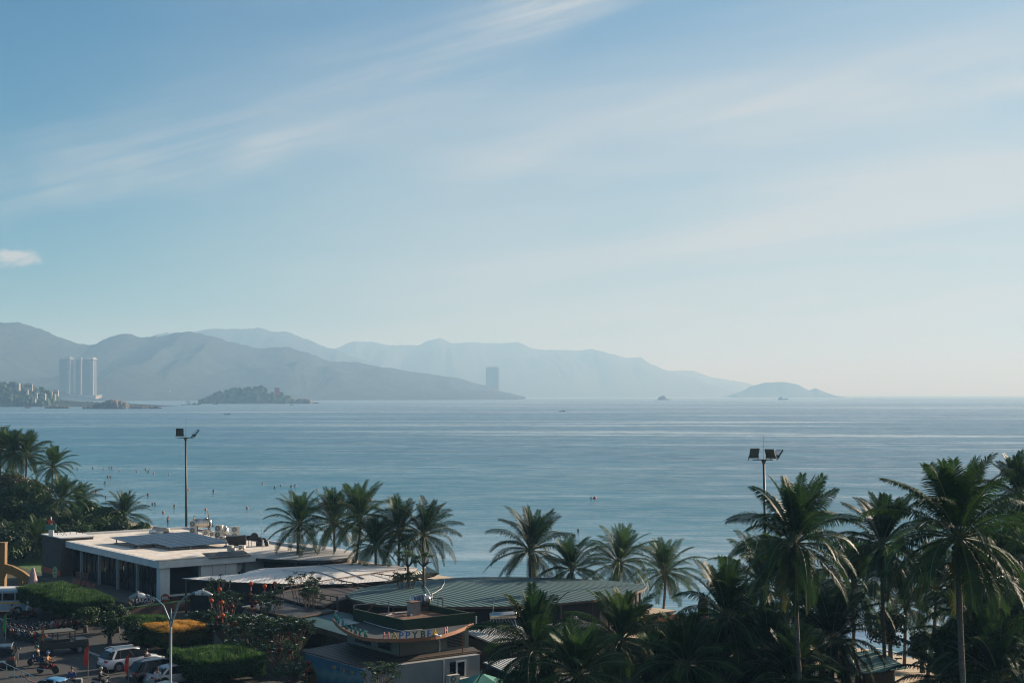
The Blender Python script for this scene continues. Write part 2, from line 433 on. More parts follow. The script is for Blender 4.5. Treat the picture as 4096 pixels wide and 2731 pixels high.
# ------------------------------------------------------------------ ground, road, beach
def uv(u, v, z=0.0): return UU * u + VV * v + Vector((0, 0, z))
def gz(p):
    """height of the ground under a point"""
    v = Vector((p[0], p[1], 0)).dot(VV)
    if v < 90: return 0.0
    if v < 114: return -(v - 90) / 24 * 2.25
    return -2.25 - (v - 114) * 0.05
def strip(name, vs, us, mat, kind='structure', dz=0.0, bumpy=0.0):
    mb = MB(); V = []
    for u in us:
        for v in vs:
            p = uv(u, v); z = gz(p) + dz
            if bumpy: z += bumpy * noise.noise(Vector((p.x * 0.35, p.y * 0.35, 2)))
            V.append((p.x, p.y, z))
    n = len(vs)
    mb.add(V, [(i * n + j, i * n + j + 1, (i + 1) * n + j + 1, (i + 1) * n + j)[::-1] for i in range(len(us) - 1) for j in range(n - 1)])
    o = put(name, mb, mat, smooth=bool(bumpy)); o['kind'] = kind
    return o
def fr(a, b, s):
    n = max(1, int(round((b - a) / s))); return [a + (b - a) * i / n for i in range(n + 1)]
M_EARTH = pmat('garden earth', (0.05, 0.042, 0.03), 0.95, col2=(0.025, 0.042, 0.014), scale=0.25, bump=0.05)
M_ASPH = pmat('asphalt', (0.042, 0.041, 0.038), 0.9, col2=(0.022, 0.023, 0.024), scale=0.6, bump=0.01)
M_PAVE = pmat('pavement slabs', (0.034, 0.033, 0.031), 0.9, col2=(0.020, 0.020, 0.019), scale=0.8)
M_KERB = pmat('kerb concrete', (0.30, 0.29, 0.27), 0.85, scale=2.0)
M_SAND = pmat('beach sand', (0.43, 0.34, 0.23), 0.95, col2=(0.30, 0.235, 0.16), scale=0.5, bump=0.12)
M_PAINT = pmat('road paint', (0.62, 0.62, 0.58), 0.7, scale=4.0)
M_LAWN = pmat('lawn', (0.07, 0.15, 0.035), 0.9, col2=(0.04, 0.10, 0.025), scale=1.5, bump=0.05)
strip('ground', [-420, -60, 10, 60, 86, 90], fr(-420, 760, 40), M_EARTH)
strip('beach', [90, 92, 94, 97, 100, 103, 106, 108, 110, 112, 114, 118, 126, 150], fr(-420, 100, 2.5) + fr(120, 760, 20), M_SAND, bumpy=0.16)
strip('road', [0, 24, 47.4], fr(-160, 320, 20), M_ASPH, dz=0.004)
mb = MB()
for u0 in range(-160, 320, 20):      # kerb and pavement: a real step
    P = [uv(u0, 47.4), uv(u0 + 20, 47.4), uv(u0 + 20, 47.7), uv(u0, 47.7)]
    mb.prism([(p.x, p.y) for p in reversed(P)], 0.0, 0.13)
o = put('kerb', mb, M_KERB); o['kind'] = 'structure'
mb = MB(); P = [uv(-160, 47.7), uv(320, 47.7), uv(320, 58), uv(-160, 58)]
mb.prism([(p.x, p.y) for p in reversed(P)], 0.0, 0.12)
o = put('pavement', mb, M_PAVE); o['kind'] = 'structure'
o = strip('lawn', [64, 72, 80, 88], fr(172, 270, 8), M_LAWN, dz=0.006)

# ------------------------------------------------------------------ shore break
M_FOAM = pmat('sea foam', (0.62, 0.66, 0.68), 0.6, col2=(0.30, 0.40, 0.44), scale=1.2)
def wave(u0, u1, v0, hgt, wid, seed):
    """one long low swell rising out of the sea close to the beach"""
    mb = MB(); V = []; us = fr(u0, u1, 0.9); prof = [(-1.0, -0.3), (-0.62, 0.10), (-0.35, 0.42), (-0.16, 0.80), (0.0, 1.0), (0.22, 0.88), (0.5, 0.55), (0.8, 0.2), (1.3, -0.3)]
    for u in us:
        e = min(1, (u - u0) / 9, (u1 - u) / 9); e = e * e * (3 - 2 * e)
        k = e * (0.75 + 0.35 * noise.noise(Vector((u * 0.11, seed, 0))))
        vo = v0 + 1.8 * noise.noise(Vector((u * 0.045, seed, 5)))
        for a, h in prof:
            p = uv(u, vo + a * wid, 0)
            V.append((p.x, p.y, SEA + 0.02 + h * hgt * k + 0.03 * noise.noise(Vector((u * 0.9, a * 3, seed)))))
    n = len(prof)
    mb.add(V, [(i * n + j, (i + 1) * n + j, (i + 1) * n + j + 1, i * n + j + 1) for i in range(len(us) - 1) for j in range(n - 1)])
    o = put('sea_wave', mb, M_SEA, smooth=True); o['kind'] = 'structure'
wave(-62, 60, 124.0, 1.0, 3.6, 1)
wave(-30, 40, 136.5, 0.65, 3.4, 2)
wave(2, 110, 117.5, 0.55, 2.6, 3)
mb = MB()
def foam(u0, u1, v0, wid, seed, amp):
    V = []; us = fr(u0, u1, 0.5)
    for u in us:
        c = v0 + amp * noise.noise(Vector((u * 0.06, seed, 1))) + 0.5 * noise.noise(Vector((u * 0.5, seed, 4)))
        ww = max(0.0, wid * (0.35 + 1.1 * noise.noise(Vector((u * 0.25, seed, 8)))))
        for s in (-0.5, 0.5):
            p = uv(u, c + s * ww); V.append((p.x, p.y, max(SEA, gz(p) + 0.02) + 0.05))
    mb.add(V, [(2 * i, 2 * i + 1, 2 * i + 3, 2 * i + 2)[::-1] for i in range(len(us) - 1)])
foam(-80, 120, 111.6, 1.0, 3, 1.6); foam(-80, 60, 114.5, 0.7, 9, 1.8); foam(-60, 0, 119.0, 1.3, 13, 1.5); foam(-80, 90, 117.0, .8, 23, 2.2); foam(-40, 60, 126.5, .6, 33, .8)
o = put('foam', mb, M_FOAM); o['kind'] = 'stuff'

# ------------------------------------------------------------------ headland, islet, far coast
M_WOOD = pmat('far trees', (0.028, 0.055, 0.020), 0.9, col2=(0.055, 0.085, 0.032), scale=0.08, spec=0.2)
M_ROCK = pmat('shore rock', (0.16, 0.13, 0.10), 0.9, col2=(0.07, 0.06, 0.05), scale=0.3)
M_PALE = pmat('pale render', (0.33, 0.32, 0.29), 0.8, scale=0.3)
M_DARKGL = pmat('dark facade glass', (0.045, 0.065, 0.08), 0.7, scale=0.05, spec=.2)
M_ROOFR = pmat('far tiled roof', (0.35, 0.16, 0.10), 0.85, scale=0.2)
ridge('headland', [(-90, 892), (-30, 888), (0, 890), (30, 893), (60, 898), (90, 902), (120, 910), (145, 919), (180, 921.5), (230, 924), (300, 927), (372, 930.5)], 3000, 130, 160, 51.2, M_HILL, step=7, rows=6, amp=0.25)
ridge('islet', [(466, 927), (480, 920), (500, 910), (520, 902), (545, 899), (570, 898), (600, 897), (620, 903), (640, 912), (660, 918), (690, 924), (716, 928.5)], 3900, 110, 120, 57.0, M_HILL, step=6, rows=6, amp=0.3)
def blob(mb, c, r, n=7, m=5, sq=1.0, seed=0):
    b = len(mb.v)
    mb.ball(c, (r, r, r * sq), n, m)
    for i in range(b, len(mb.v)):
        d = mb.v[i] - Vector(c)
        mb.v[i] = Vector(c) + d * (1 + 0.45 * noise.noise(d * (2.2 / r) + Vector((seed, 0, 0))))
def woods(pts, D, wf, n, smin, smax, seed, low):
    rg = random.Random(seed); mb = MB()
    P = [(x * 1.7415, y * 1.7415) for x, y in pts]
    for k in range(n):
        x = rg.uniform(P[0][0], P[-1][0])
        for (x0, y0), (x1, y1) in zip(P, P[1:]):
            if x0 <= x <= x1: y = y0 + (y1 - y0) * (x - x0) / (x1 - x0); break
        tt = rg.random() ** 1.3
        Y = D - wf * tt * 0.9
        top = at(x, y, D)
        h = (top.z - SEA) * (1 - tt) ** 1.1 + SEA
        r = rg.uniform(smin, smax)
        blob(mb, (top.x, Y, h + r * low), r, 7, 5, rg.uniform(0.8, 1.5), k * 3.1)
    o = put('woods', mb, M_WOOD); o['kind'] = 'stuff'
woods([(-90, 890), (0, 888), (30, 890), (60, 896), (90, 901), (120, 908), (140, 919)], 3000, 125, 420, 4.0, 9.0, 5, 0.5)
woods([(140, 921), (200, 925), (300, 929)], 3000, 60, 90, 1.5, 3.2, 8, 0.2)
woods([(472, 924), (500, 909), (520, 900), (545, 897), (575, 895), (600, 894), (620, 900), (645, 912), (668, 921)], 3900, 95, 300, 3.5, 8.5, 6, 0.35)
# houses on the headland
def house(px, py, D, wd, dp, ht, label, roof=None):
    wd, dp, ht = wd * .62, dp * .62, ht * .6
    p = at(px, py, D)
    h = thing('house', label, 'house', (p.x, p.y, p.z - 6), rng.uniform(-0.5, 0.5), 'pale houses on the wooded headland')
    put('wall', MB().bx(-wd / 2, wd / 2, -dp / 2, dp / 2, 0, 6 + ht), M_PALE, h)
    mb = MB().add([(-wd * .54, -dp * .55, 6 + ht), (wd * .54, -dp * .55, 6 + ht), (wd * .54, dp * .55, 6 + ht), (-wd * .54, dp * .55, 6 + ht), (-wd * .3, 0, 6 + ht * 1.45), (wd * .3, 0, 6 + ht * 1.45)],
                  [(3, 2, 1, 0), (0, 1, 5, 4), (2, 3, 4, 5), (1, 2, 5), (3, 0, 4)])
    put('roof', mb, roof or M_PALE, h)
    for k in range(3): put('window', MB().bx(-wd * .35 + k * wd * .3, -wd * .2 + k * wd * .3, -dp / 2 - .12, -dp / 2 + .1, 6 + ht * .3, 6 + ht * .75), M_DARKGL, h)
for a in [(21, 1534, 2990, 15, 9, 5, 'white house highest on the wooded headland, at the left edge'),
          (72, 1552, 2960, 14, 9, 12, 'tall white house on the headland crest, second from the left edge'),
          (115, 1552, 2955, 24, 10, 12, 'widest white house on the headland crest'),
          (110, 1566, 2900, 7, 6, 5, 'small pale hut just below the widest headland house'),
          (144, 1588, 2900, 8, 7, 12, 'narrow white house half way down the headland slope'),
          (179, 1588, 2900, 7, 7, 9, 'small white house low on the slope left of the headland tip'),
          (207, 1576, 2960, 5, 5, 7, 'tiny white house, upper of three near the headland tip'),
          (225, 1578, 2980, 14, 8, 12, 'pale block behind the tip of the headland'),
          (219, 1590, 2940, 6, 6, 9, 'tiny white house, lowest of three near the headland tip'),
          (136, 1598, 2880, 12, 7, 3, 'low white boathouse near the water below the headland')]:
    house(*a)
# towers across the bay
M_FIN = pmat('tower fins', (0.22, 0.22, 0.20), .8, scale=.1)
M_BAND = pmat('tower balconies', (0.06, 0.08, 0.09), 0.7, scale=0.1)
def tower(px, w, top, D, label, rz, fins):
    h = at(px, top, D).z - SEA; s = D / F
    b = thing('high_rise', label, 'high-rise', (at(px, top, D).x, D, SEA), rz, 'high-rise towers across the bay')
    W = w * s
    put('facade', MB().bx(-W / 2, W / 2, -W * .3, W * .3, 0, h * 0.96), M_DARKGL, b)
    for k in range(int(h / 7)): put('balcony_band', MB().bx(-W / 2 - .4, W / 2 + .4, -W * .3 - .5, W * .3 + .4, 6 + k * 7, 6.9 + k * 7), M_BAND, b)
    for k in range(fins):
        put('fin', MB().bx(W / 2 - .2 - k * W * .12, W / 2 + 1.4 - k * W * .12, -W * .3 - 1.6 - .2 * k, -W * .3 + W * .15, h * .08, h * .93), M_FIN, b)
    for q in (-.2, .05, .3): put('fin', MB().bx(W / 2 + .3, W / 2 + 1.2, W * q - 1.2, W * q + 1.2, h * .08, h * .95), M_FIN, b)
    put('fin', MB().bx(-W / 2 - 1.6, -W / 2 - .1, -W * .33, W * .33, 0, h * .93), M_FIN, b)
    put('crown', MB().bx(-W * .55, W * .55, -W * .36, W * .36, h * .955, h * .975).bx(W * .1, W * .45, -W * .28, W * .28, h * .975, h).bx(-W * .3, -W * .1, -W * .2, W * .2, h * .975, h * .99), M_PALE, b)
    put('podium', MB().bx(-W * .7, W * .9, -W * .5, W * .5, 0, h * .12).bx(-W * .75, W * .95, -W * .55, W * .55, h * .12, h * .135), M_PALE, b)
tower(266, 46, 1428, 5500, 'leftmost hazy high-rise of the three across the bay, dark front', -0.25, 3)
tower(318, 22, 1430, 5520, 'slim pale high-rise between two darker towers across the bay', -0.25, 3)
tower(359, 46, 1430, 5500, 'rightmost hazy high-rise of the three across the bay, bright right edge', -0.25, 3)
tower(1971, 50, 1466, 9200, 'lone faint slab tower far out on the coast', -0.1, 1)
for px, top, w, lab in [(417, 1566, 24, 'pale block right of the three bay towers'), (470, 1576, 14, 'small pale block low on the far shore'), (567, 1558, 6, 'thin pale tower left of two more on the far shore'),
                   (612, 1566, 5, 'short thin pale tower, middle of the far shore row'), (643, 1566, 5, 'second thin pale tower before the islet'), (678, 1562, 8, 'pale slab tower just left of the islet')]:
    D = 5900; s = D / F; h = at(px, top, D).z - SEA
    b = thing('coastal_building', lab, 'building', (at(px, top, D).x, D, SEA), rng.uniform(-.4, .2), 'buildings on the far shore')
    put('wall', MB().bx(-w * s / 2, w * s / 2, -8, 8, 0, h - 3), M_FIN, b)
    for k in range(max(1, int(h / 9))): put('window_band', MB().bx(-w * s / 2 + 1, w * s / 2 - 1, -8.4, -7.8, 5 + k * 8, 8 + k * 8), M_DARKGL, b)
    put('roof', MB().bx(-w * s * .4, w * s * .4, -6, 6, h - 3, h), M_FIN, b)
mb = MB()
for k in range(45):
    x = rng.uniform(420, 1330); D = rng.uniform(5800, 6100) if x < 900 else rng.uniform(6600, 7400)
    p = at(x, 1590, D); mb.bx(p.x - rng.uniform(6, 22), p.x + rng.uniform(6, 22), D - 6, D + 6, SEA, SEA + rng.uniform(4, 15))
o = put('far_town', mb, M_FIN); o['kind'] = 'stuff'
# flag over the islet
fp = at(1098, 1600, 3870)
fl = thing('giant_flag', 'red flag on a mast at the right end of the wooded islet', 'flag', (fp.x, fp.y, 2))
put('mast', MB().tube([(0, 0, -2), (0, 0, 40)], 0.7, 6), M_PALE, fl)
V = [(0.5 + i * 2.6, 1.2 * math.sin(i * 1.1), 20 + 19 * j - i * .4) for i in range(6) for j in range(2)]
M_FLAG = pmat('flag cloth', (0.55, 0.035, 0.02), 0.8, var=0.1)
put('cloth', MB().add(V, [(2 * i, 2 * i + 2, 2 * i + 3, 2 * i + 1) for i in range(5)]), M_FLAG, fl)
# rocks
def rock(px, py, D, w, h, label, grp):
    p = at(px, py, D); mb = MB(); rg = random.Random(px)
    n = max(4, int(w / 3))
    for k in range(n):
        r = rg.uniform(.3, .55) * h * 1.5
        blob(mb, ((k / (n - 1) - .5) * w + rg.uniform(-1, 1), rg.uniform(-4, 4), r * .3), r * rg.uniform(.9, 1.7), 8, 6, .8, k + px)
    solo('rock_outcrop', mb, M_ROCK, label, 'rock', (p.x, p.y, SEA), grp)
g = 'rocks off the headland'
for a in [(112, 1632, 2600, 8, 3, 'single small rock in the sea at the far left'), (232, 1632, 2550, 34, 5, 'short row of dark rocks left of the wide reef'), (362, 1634, 2480, 22, 4, 'low rocks at the left end of the wide reef'),
          (440, 1636, 2480, 44, 13, 'hump of tall rocks in the middle of the reef'), (520, 1634, 2490, 50, 5, 'flat rocks trailing right of the reef hump'), (600, 1632, 2520, 34, 3.5, 'last scattered rocks at the right end of the reef'),
          (1190, 1612, 3850, 60, 12, 'bare boulders at the right tip of the wooded islet'), (1255, 1613, 3900, 26, 4, 'low skerry trailing off the wooded islet')]:
    rock(*a, g)
p = at(2649, 1598, 6400); mb = MB(); blob(mb, (0, 0, 2), 20, 12, 8, .8, 3); blob(mb, (26, 3, -1), 10, 9, 6, .6, 5); blob(mb, (-30, 3, -2), 8, 9, 6, .5, 9)
solo('rocky_islet', mb, M_ROCK, 'lone domed rock standing far out in the open bay', 'rock', (p.x, p.y, SEA))
# boats
M_HULL = pmat('boat hull', (0.06, 0.055, 0.05), 0.6, scale=1.0)
def boat(px, py, L, label, cabin=True, rz=0.0, men=0):
    p = on(px, py, SEA)
    b = thing('fishing_boat', label, 'boat', (p.x, p.y, SEA), rz, 'fishing boats out in the bay')
    mb = MB(); st = [(-.5, .10, .16, 0), (-.35, .13, .13, 0), (0, .15, .11, 0), (.3, .12, .14, 0), (.45, .05, .20, .02), (.52, .01, .25, .12)]
    V = []
    for x, hw, top, bot in st: V += [(x * L, -hw * L, top * L), (x * L, -hw * .6 * L, bot * L - .2), (x * L, hw * .6 * L, bot * L - .2), (x * L, hw * L, top * L)]
    Fc = []
    for i in range(len(st) - 1):
        for j in range(4): Fc.append((4 * i + j, 4 * i + (j + 1) % 4, 4 * i + 4 + (j + 1) % 4, 4 * i + 4 + j))
    mb.add(V, Fc + [(0, 3, 2, 1)])
    put('hull', mb, M_HULL, b)
    if cabin:
        put('cabin', MB().bx(-.36 * L, -.08 * L, -.09 * L, .09 * L, .1 * L, .3 * L).bx(-.39 * L, -.05 * L, -.11 * L, .11 * L, .3 * L, .32 * L), M_PALE, b)
        put('mast', MB().tube([(.12 * L, 0, .1 * L), (.12 * L, 0, .5 * L)], .09, 5), M_HULL, b)
    for k in range(men):
        put('crew', MB().lathe([(.25, 0), (.3, .5), (.28, .9), (.1, 1.0), (.16, 1.15), (.14, 1.35), (.02, 1.42)], (.2 * L - k, 0, .1 * L), 7), M_HULL, b)
for a in [(2249, 1646, 8, 'long low rowing boat with people, alone in mid bay', False, 0.1, 2), (908, 1658, 7, 'small dark boat on open water in front of the islet', False, 0.0, 1), (762, 1619, 14, 'fishing boat moored left of the islet, outer of two', True, 0.2),
          (787, 1619, 20, 'larger fishing boat moored close to the left end of the islet', True, 0.0), (861, 1617, 13, 'small boat lying against the left shore of the islet', True, 0.1), (1167, 1620, 9, 'little boat off the boulders right of the islet', True, -0.3),
          (752, 1608, 14, 'tiny far boat behind the moored pair', True, 0.3), (3131, 1599, 42, 'hazy trawler near the horizon left of the bare sea', True, 0.05), (735, 1620, 12, 'faint low boat furthest left of the moored boats', False, 0.0)]:
    boat(*a)

# ------------------------------------------------------------------ bathers and buoys
M_SKIN = pmat('skin', (0.30, 0.16, 0.10), 0.6, var=0.1)
M_HAIR = pmat('black hair', (0.010, 0.009, 0.009), 0.5, var=0.1)
M_BUOY = pmat('buoy', (0.55, 0.20, 0.12), 0.5, var=0.1)
M_BUOY2 = pmat('red float', (0.55, 0.05, 0.03), 0.5, var=0.1)
mb = MB().ball((0, 0, .22), (.15, .17, .20), 10, 7).lathe([(.05, -.1), (.07, .08)], (0, 0, 0), 8).ball((0, .02, -.12), (.34, .2, .22), 10, 6)
hd = mb.mesh('swimmer', [M_SKIN], True)
hr = MB().ball((0, .02, .26), (.165, .18, .19), 10, 7).mesh('hair', [M_HAIR], True)
zs = [(1167, 538), (1372, 533), (1402, 538), (1827, 557), (1860, 583), (1352, 650), (1382, 653), (1319, 722), (1200, 833), (1628, 838), (1856, 873), (1327, 902), (1912, 991), (1946, 989), (1450, 985), (968, 545)]
sw = [(x / 3.136, 1700 + y / 3.136) for x, y in zs] + [(600 + x / 3.136, 1950 + y / 3.136) for x, y in [(795, 50), (306, 236)]] + [(1000 + x / 2.613, 1880 + y / 2.613) for x, y in [(260, 184), (470, 165), (430, 171)]] + [(2365, 1993), (2313, 2123)]
for i, (x, y) in enumerate(sw):
    p = on(x, y + 2, SEA)
    o = thing('swimmer', "swimmer's dark head showing above the blue water off the beach", 'swimmer', (p.x, p.y, SEA), rng.uniform(0, 6), 'swimmers in the sea')
    k = 1.35 if p.y > 350 else 1.15
    b = put('body', hd, M_SKIN, o); c = put('hair', hr, M_HAIR, o); b.scale = c.scale = (k, k, k)
bm_ = MB().lathe([(.05, -.25), (.18, -.15), (.25, 0), (.25, .15), (.17, .3), (.07, .38), (.04, .46)], (0, 0, 0), 12).mesh('buoy', [M_BUOY], True)
zb = [(1298, 550), (1497, 568), (1716, 582), (1930, 600), (2121, 617), (1172, 826), (2047, 1089)]
bu = [(x / 3.136, 1700 + y / 3.136) for x, y in zb] + [(600 + x / 3.136, 1950 + y / 3.136) for x, y in [(700, 272), (1219, 252), (480, 22)]] + [(1000 + x / 2.613, 1880 + y / 2.613) for x, y in [(132, 140), (325, 160), (702, 203), (763, 340)]]
for i, (x, y) in enumerate(bu):
    p = on(x, y + 2, SEA)
    o = put('buoy', bm_, M_BUOY, None, loc=(p.x, p.y, SEA)); tag(o, 'small round orange buoy on the line marking the bathing area', 'buoy', 'buoys off the beach')
for x, y, lab in [(1298, 2023, 'red float near the right of the first palm group'), (1481, 1999, 'dark red float between the palm crowns, out to sea'), (2379, 1993, 'bright orange swim float beside a swimmer in mid bay')]:
    p = on(x, y, SEA); solo('float', MB().lathe([(.1, -.2), (.4, -.1), (.45, .15), (.2, .4), (.05, .45)], (0, 0, 0), 10), M_BUOY2, lab, 'float', (p.x, p.y, SEA), None, True)
# splash of a swimmer
# ------------------------------------------------------------------ coconut palms
def leafmat(name, a, b_, rough=0.42, trans=0.35, spec=0.5, rnd=0.35):
    m, t, b = newmat(name)
    N, L = t.nodes, t.links
    tc = N.new('ShaderNodeTexCoord'); nz = N.new('ShaderNodeTexNoise'); nz.inputs['Scale'].default_value = 1.1; nz.inputs['Detail'].default_value = 4
    L.new(tc.outputs['Object'], nz.inputs['Vector'])
    oi = N.new('ShaderNodeObjectInfo')
    ad = N.new('ShaderNodeMath'); ad.operation = 'MULTIPLY_ADD'; L.new(oi.outputs['Random'], ad.inputs[0]); ad.inputs[1].default_value = rnd
    sb = N.new('ShaderNodeMath'); sb.operation = 'SUBTRACT'; L.new(nz.outputs['Fac'], sb.inputs[0]); sb.inputs[1].default_value = rnd * .5
    L.new(sb.outputs[0], ad.inputs[2])
    mx = N.new('ShaderNodeMixRGB'); mx.inputs[1].default_value = lin(a); mx.inputs[2].default_value = lin(b_)
    rp = N.new('ShaderNodeValToRGB'); rp.color_ramp.elements[0].position = 0.3; rp.color_ramp.elements[1].position = 0.7
    L.new(ad.outputs[0], rp.inputs['Fac']); L.new(rp.outputs['Color'], mx.inputs[0]); L.new(mx.outputs[0], b.inputs['Base Color'])
    b.inputs['Roughness'].default_value = rough; b.inputs['Specular IOR Level'].default_value = spec
    tr = N.new('ShaderNodeBsdfTranslucent'); L.new(mx.outputs[0], tr.inputs['Color'])
    ms = N.new('ShaderNodeMixShader'); ms.inputs[0].default_value = trans
    L.new(b.outputs[0], ms.inputs[1]); L.new(tr.outputs[0], ms.inputs[2])
    L.new(ms.outputs[0], N['Material Output'].inputs['Surface'])
    return m
M_PALM = leafmat('palm leaflets', (0.013, 0.037, 0.012), (0.036, 0.078, 0.018), 0.55, 0.32, spec=.14, rnd=.6)
M_PALMY = leafmat('yellowing palm leaflets', (0.085, 0.085, 0.022), (0.045, 0.07, 0.016), 0.45, 0.35)
M_DEAD = pmat('dead frond', (0.16, 0.10, 0.05), 0.9, scale=2)
M_RACH = pmat('palm leaf stalk', (0.13, 0.14, 0.05), 0.5, scale=2)
M_TRUNK = pmat('palm trunk', (0.17, 0.14, 0.11), 0.9, col2=(0.09, 0.075, 0.06), scale=5, bump=0.04)
M_COCO = pmat('coconuts', (0.16, 0.15, 0.04), 0.5, col2=(0.10, 0.06, 0.02), scale=3)

def frond(mb, az, e0, Lf, droop, rg, nl=44, wl=0.075, mi=0, roll=0.0, curl=0.0):
    """one feather leaf: stalk, then leaflets both sides that hang from it"""
    n = 14; p = Vector((0.12 * math.cos(az), 0.12 * math.sin(az), 0)); pts = [p.copy()]; dirs = []
    for i in range(n):
        s = (i + .5) / n
        e = e0 - droop * s ** 1.5
        a = az + curl * s
        d = Vector((math.cos(a) * math.cos(e), math.sin(a) * math.cos(e), math.sin(e)))
        dirs.append(d); p = p + d * (Lf / n); pts.append(p.copy())
    rad = [0.050 * (1 - .85 * i / n) + 0.006 for i in range(n + 1)]
    mb.tube(pts, rad, 4, 1, caps=False)
    V = mb.v; Fc = mb.f; Mi = mb.m
    up0 = Vector((0, 0, 1))
    for k in range(nl):
        s = 0.16 + 0.84 * (k + rg.uniform(-.2, .2)) / (nl - 1)
        s = min(max(s, 0.12), 1.0)
        f = s * n; i = min(int(f), n - 1); q = pts[i].lerp(pts[i + 1], f - i); d = dirs[i]
        side = d.cross(up0)
        if side.length < .05: side = Vector((-math.sin(az), math.cos(az), 0))
        side.normalize(); nrm = side.cross(d).normalized()
        if roll: 
            Q = Quaternion(d, roll); side = Q @ side; nrm = Q @ nrm
        ll = (0.30 + 1.0 * math.sin(min(1, (s - .10) / .55) * math.pi / 2)) * (1 - max(0, s - .55) / .45 * .62) * Lf / 4.6 * .88
        fw = 0.30 + 0.9 * s ** 2
        for sg in (-1, 1):
            l2 = ll * rg.uniform(.86, 1.1)
            d1 = (side * sg + d * fw + nrm * (0.28 - .1 * s) + Vector((rg.uniform(-.07, .07), rg.uniform(-.07, .07), rg.uniform(-.07, .07)))).normalized()
            d2 = (d1 + Vector((0, 0, -0.38 - .45 * rg.random())) * (1.0 if e0 < 1.1 else .45)).normalized()
            d3 = (d2 + Vector((0, 0, -0.75)) * (1.0 if e0 < 1.1 else .4)).normalized()
            a0 = q; a1 = a0 + d1 * l2 * .4; a2 = a1 + d2 * l2 * .35; a3 = a2 + d3 * l2 * .25
            wv = d * (wl * .5)
            b = len(V)
            V.extend((a0 - wv * .6, a0 + wv * .6, a1 - wv, a1 + wv, a2 - wv * .7, a2 + wv * .7, a3))
            Fc.append([b, b + 1, b + 3, b + 2]); Fc.append([b + 2, b + 3, b + 5, b + 4]); Fc.append([b + 4, b + 5, b + 6]); Mi.extend((mi, mi, mi))

def crown(seed, nf=26, Lf=4.5, nl=44, wind=0.0, wl=0.075, low=-0.75, yellow=1):
    rg = random.Random(seed); mb = MB()
    ga = 2.39996
    for k in range(nf):
        t = k / (nf - 1)                      # 0 young and upright .. 1 old and hanging
        az = k * ga + rg.uniform(-.25, .25) + seed
        e0 = 1.50 - (1.50 - low) * t ** 1.35 + rg.uniform(-.10, .10)
        droop = (0.34 + 0.88 * math.sin(t * math.pi * .75)) * rg.uniform(.8, 1.2)
        if t > .8: droop *= .65
        L = Lf * (0.86 + .20 * min(1, t * 3)) * rg.uniform(.92, 1.06) * (1 - .14 * max(0, t - .8) / .2)
        mi = 0
        if k >= nf - yellow: mi = 2
        frond(mb, az, e0, L, droop, rg, nl, wl, mi, rg.uniform(-.35, .35), rg.uniform(-.25, .25))
    # unopened spear leaf
    mb.tube([(0, 0, 0), (.05, 0, Lf * .35), (.16, .03, Lf * .62)], [.05, .04, .004], 5, 1)
    # fibrous sheath at the heart
    mb.lathe([(.14, -.55), (.24, -.2), (.22, .1), (.10, .45)], (0, 0, 0), 8, 1)
    return mb.mesh('crown', [M_PALM, M_RACH, M_PALMY], False)
def trunk_mesh(H, lean, seed, r=0.155):
    rg = random.Random(seed); mb = MB(); n = 12; P = []; rad = []
    for i in range(n + 1):
        s = i / n
        P.append((-lean[0] * (1 - s) ** 1.8, -lean[1] * (1 - s) ** 1.8, -H + H * s - .05))
        rad.append(r * (1.55 - 1.1 * s ** .35 + .28 * s) if s < .5 else r * (.95 - .18 * (s - .5)))
    mb.tube(P, rad, 10)
    for i in range(int(H / .35)):            # leaf-scar rings
        s = (i + .5) / int(H / .35); q = Vector(P[min(int(s * n), n - 1)]).lerp(Vector(P[min(int(s * n), n - 1) + 1]), s * n - min(int(s * n), n - 1)); rr = rad[min(int(s * n), n - 1)] * 1.05
        mb.lathe([(rr, -.03), (rr * 1.04, 0), (rr, .03)], tuple(q), 9)
    return mb.mesh('trunk', [M_TRUNK], True)
def coco_mesh(seed, n=9):
    rg = random.Random(seed); mb = MB()
    for k in range(n):
        a = rg.uniform(0, 6.28); rr = rg.uniform(.2, .36)
        mb.ball((rr * math.cos(a), rr * math.sin(a), -.35 - rg.uniform(0, .4)), (.12, .12, .15), 7, 5)
    for k in range(3):
        a = k * 2.1; mb.tube([(.1 * math.cos(a), .1 * math.sin(a), 0), (.25 * math.cos(a), .25 * math.sin(a), -.15), (.33 * math.cos(a), .33 * math.sin(a), -.5)], .025, 4)
    return mb.mesh('coconuts', [M_COCO], True)
CR = [crown(s, nf, 4.5, 46, wl=.072) for s, nf in ((1, 34), (2, 37), (3, 33), (4, 40), (5, 35), (6, 34))]
CRB = [crown(s, nf, 4.6, 66, wl=.072, low=lo) for s, nf, lo in ((11, 42, -1.0), (12, 38, -.85), (13, 44, -1.05), (14, 38, -.95), (15, 40, -.9), (16, 36, -1.1))]
COC = [coco_mesh(3), coco_mesh(5, 14)]
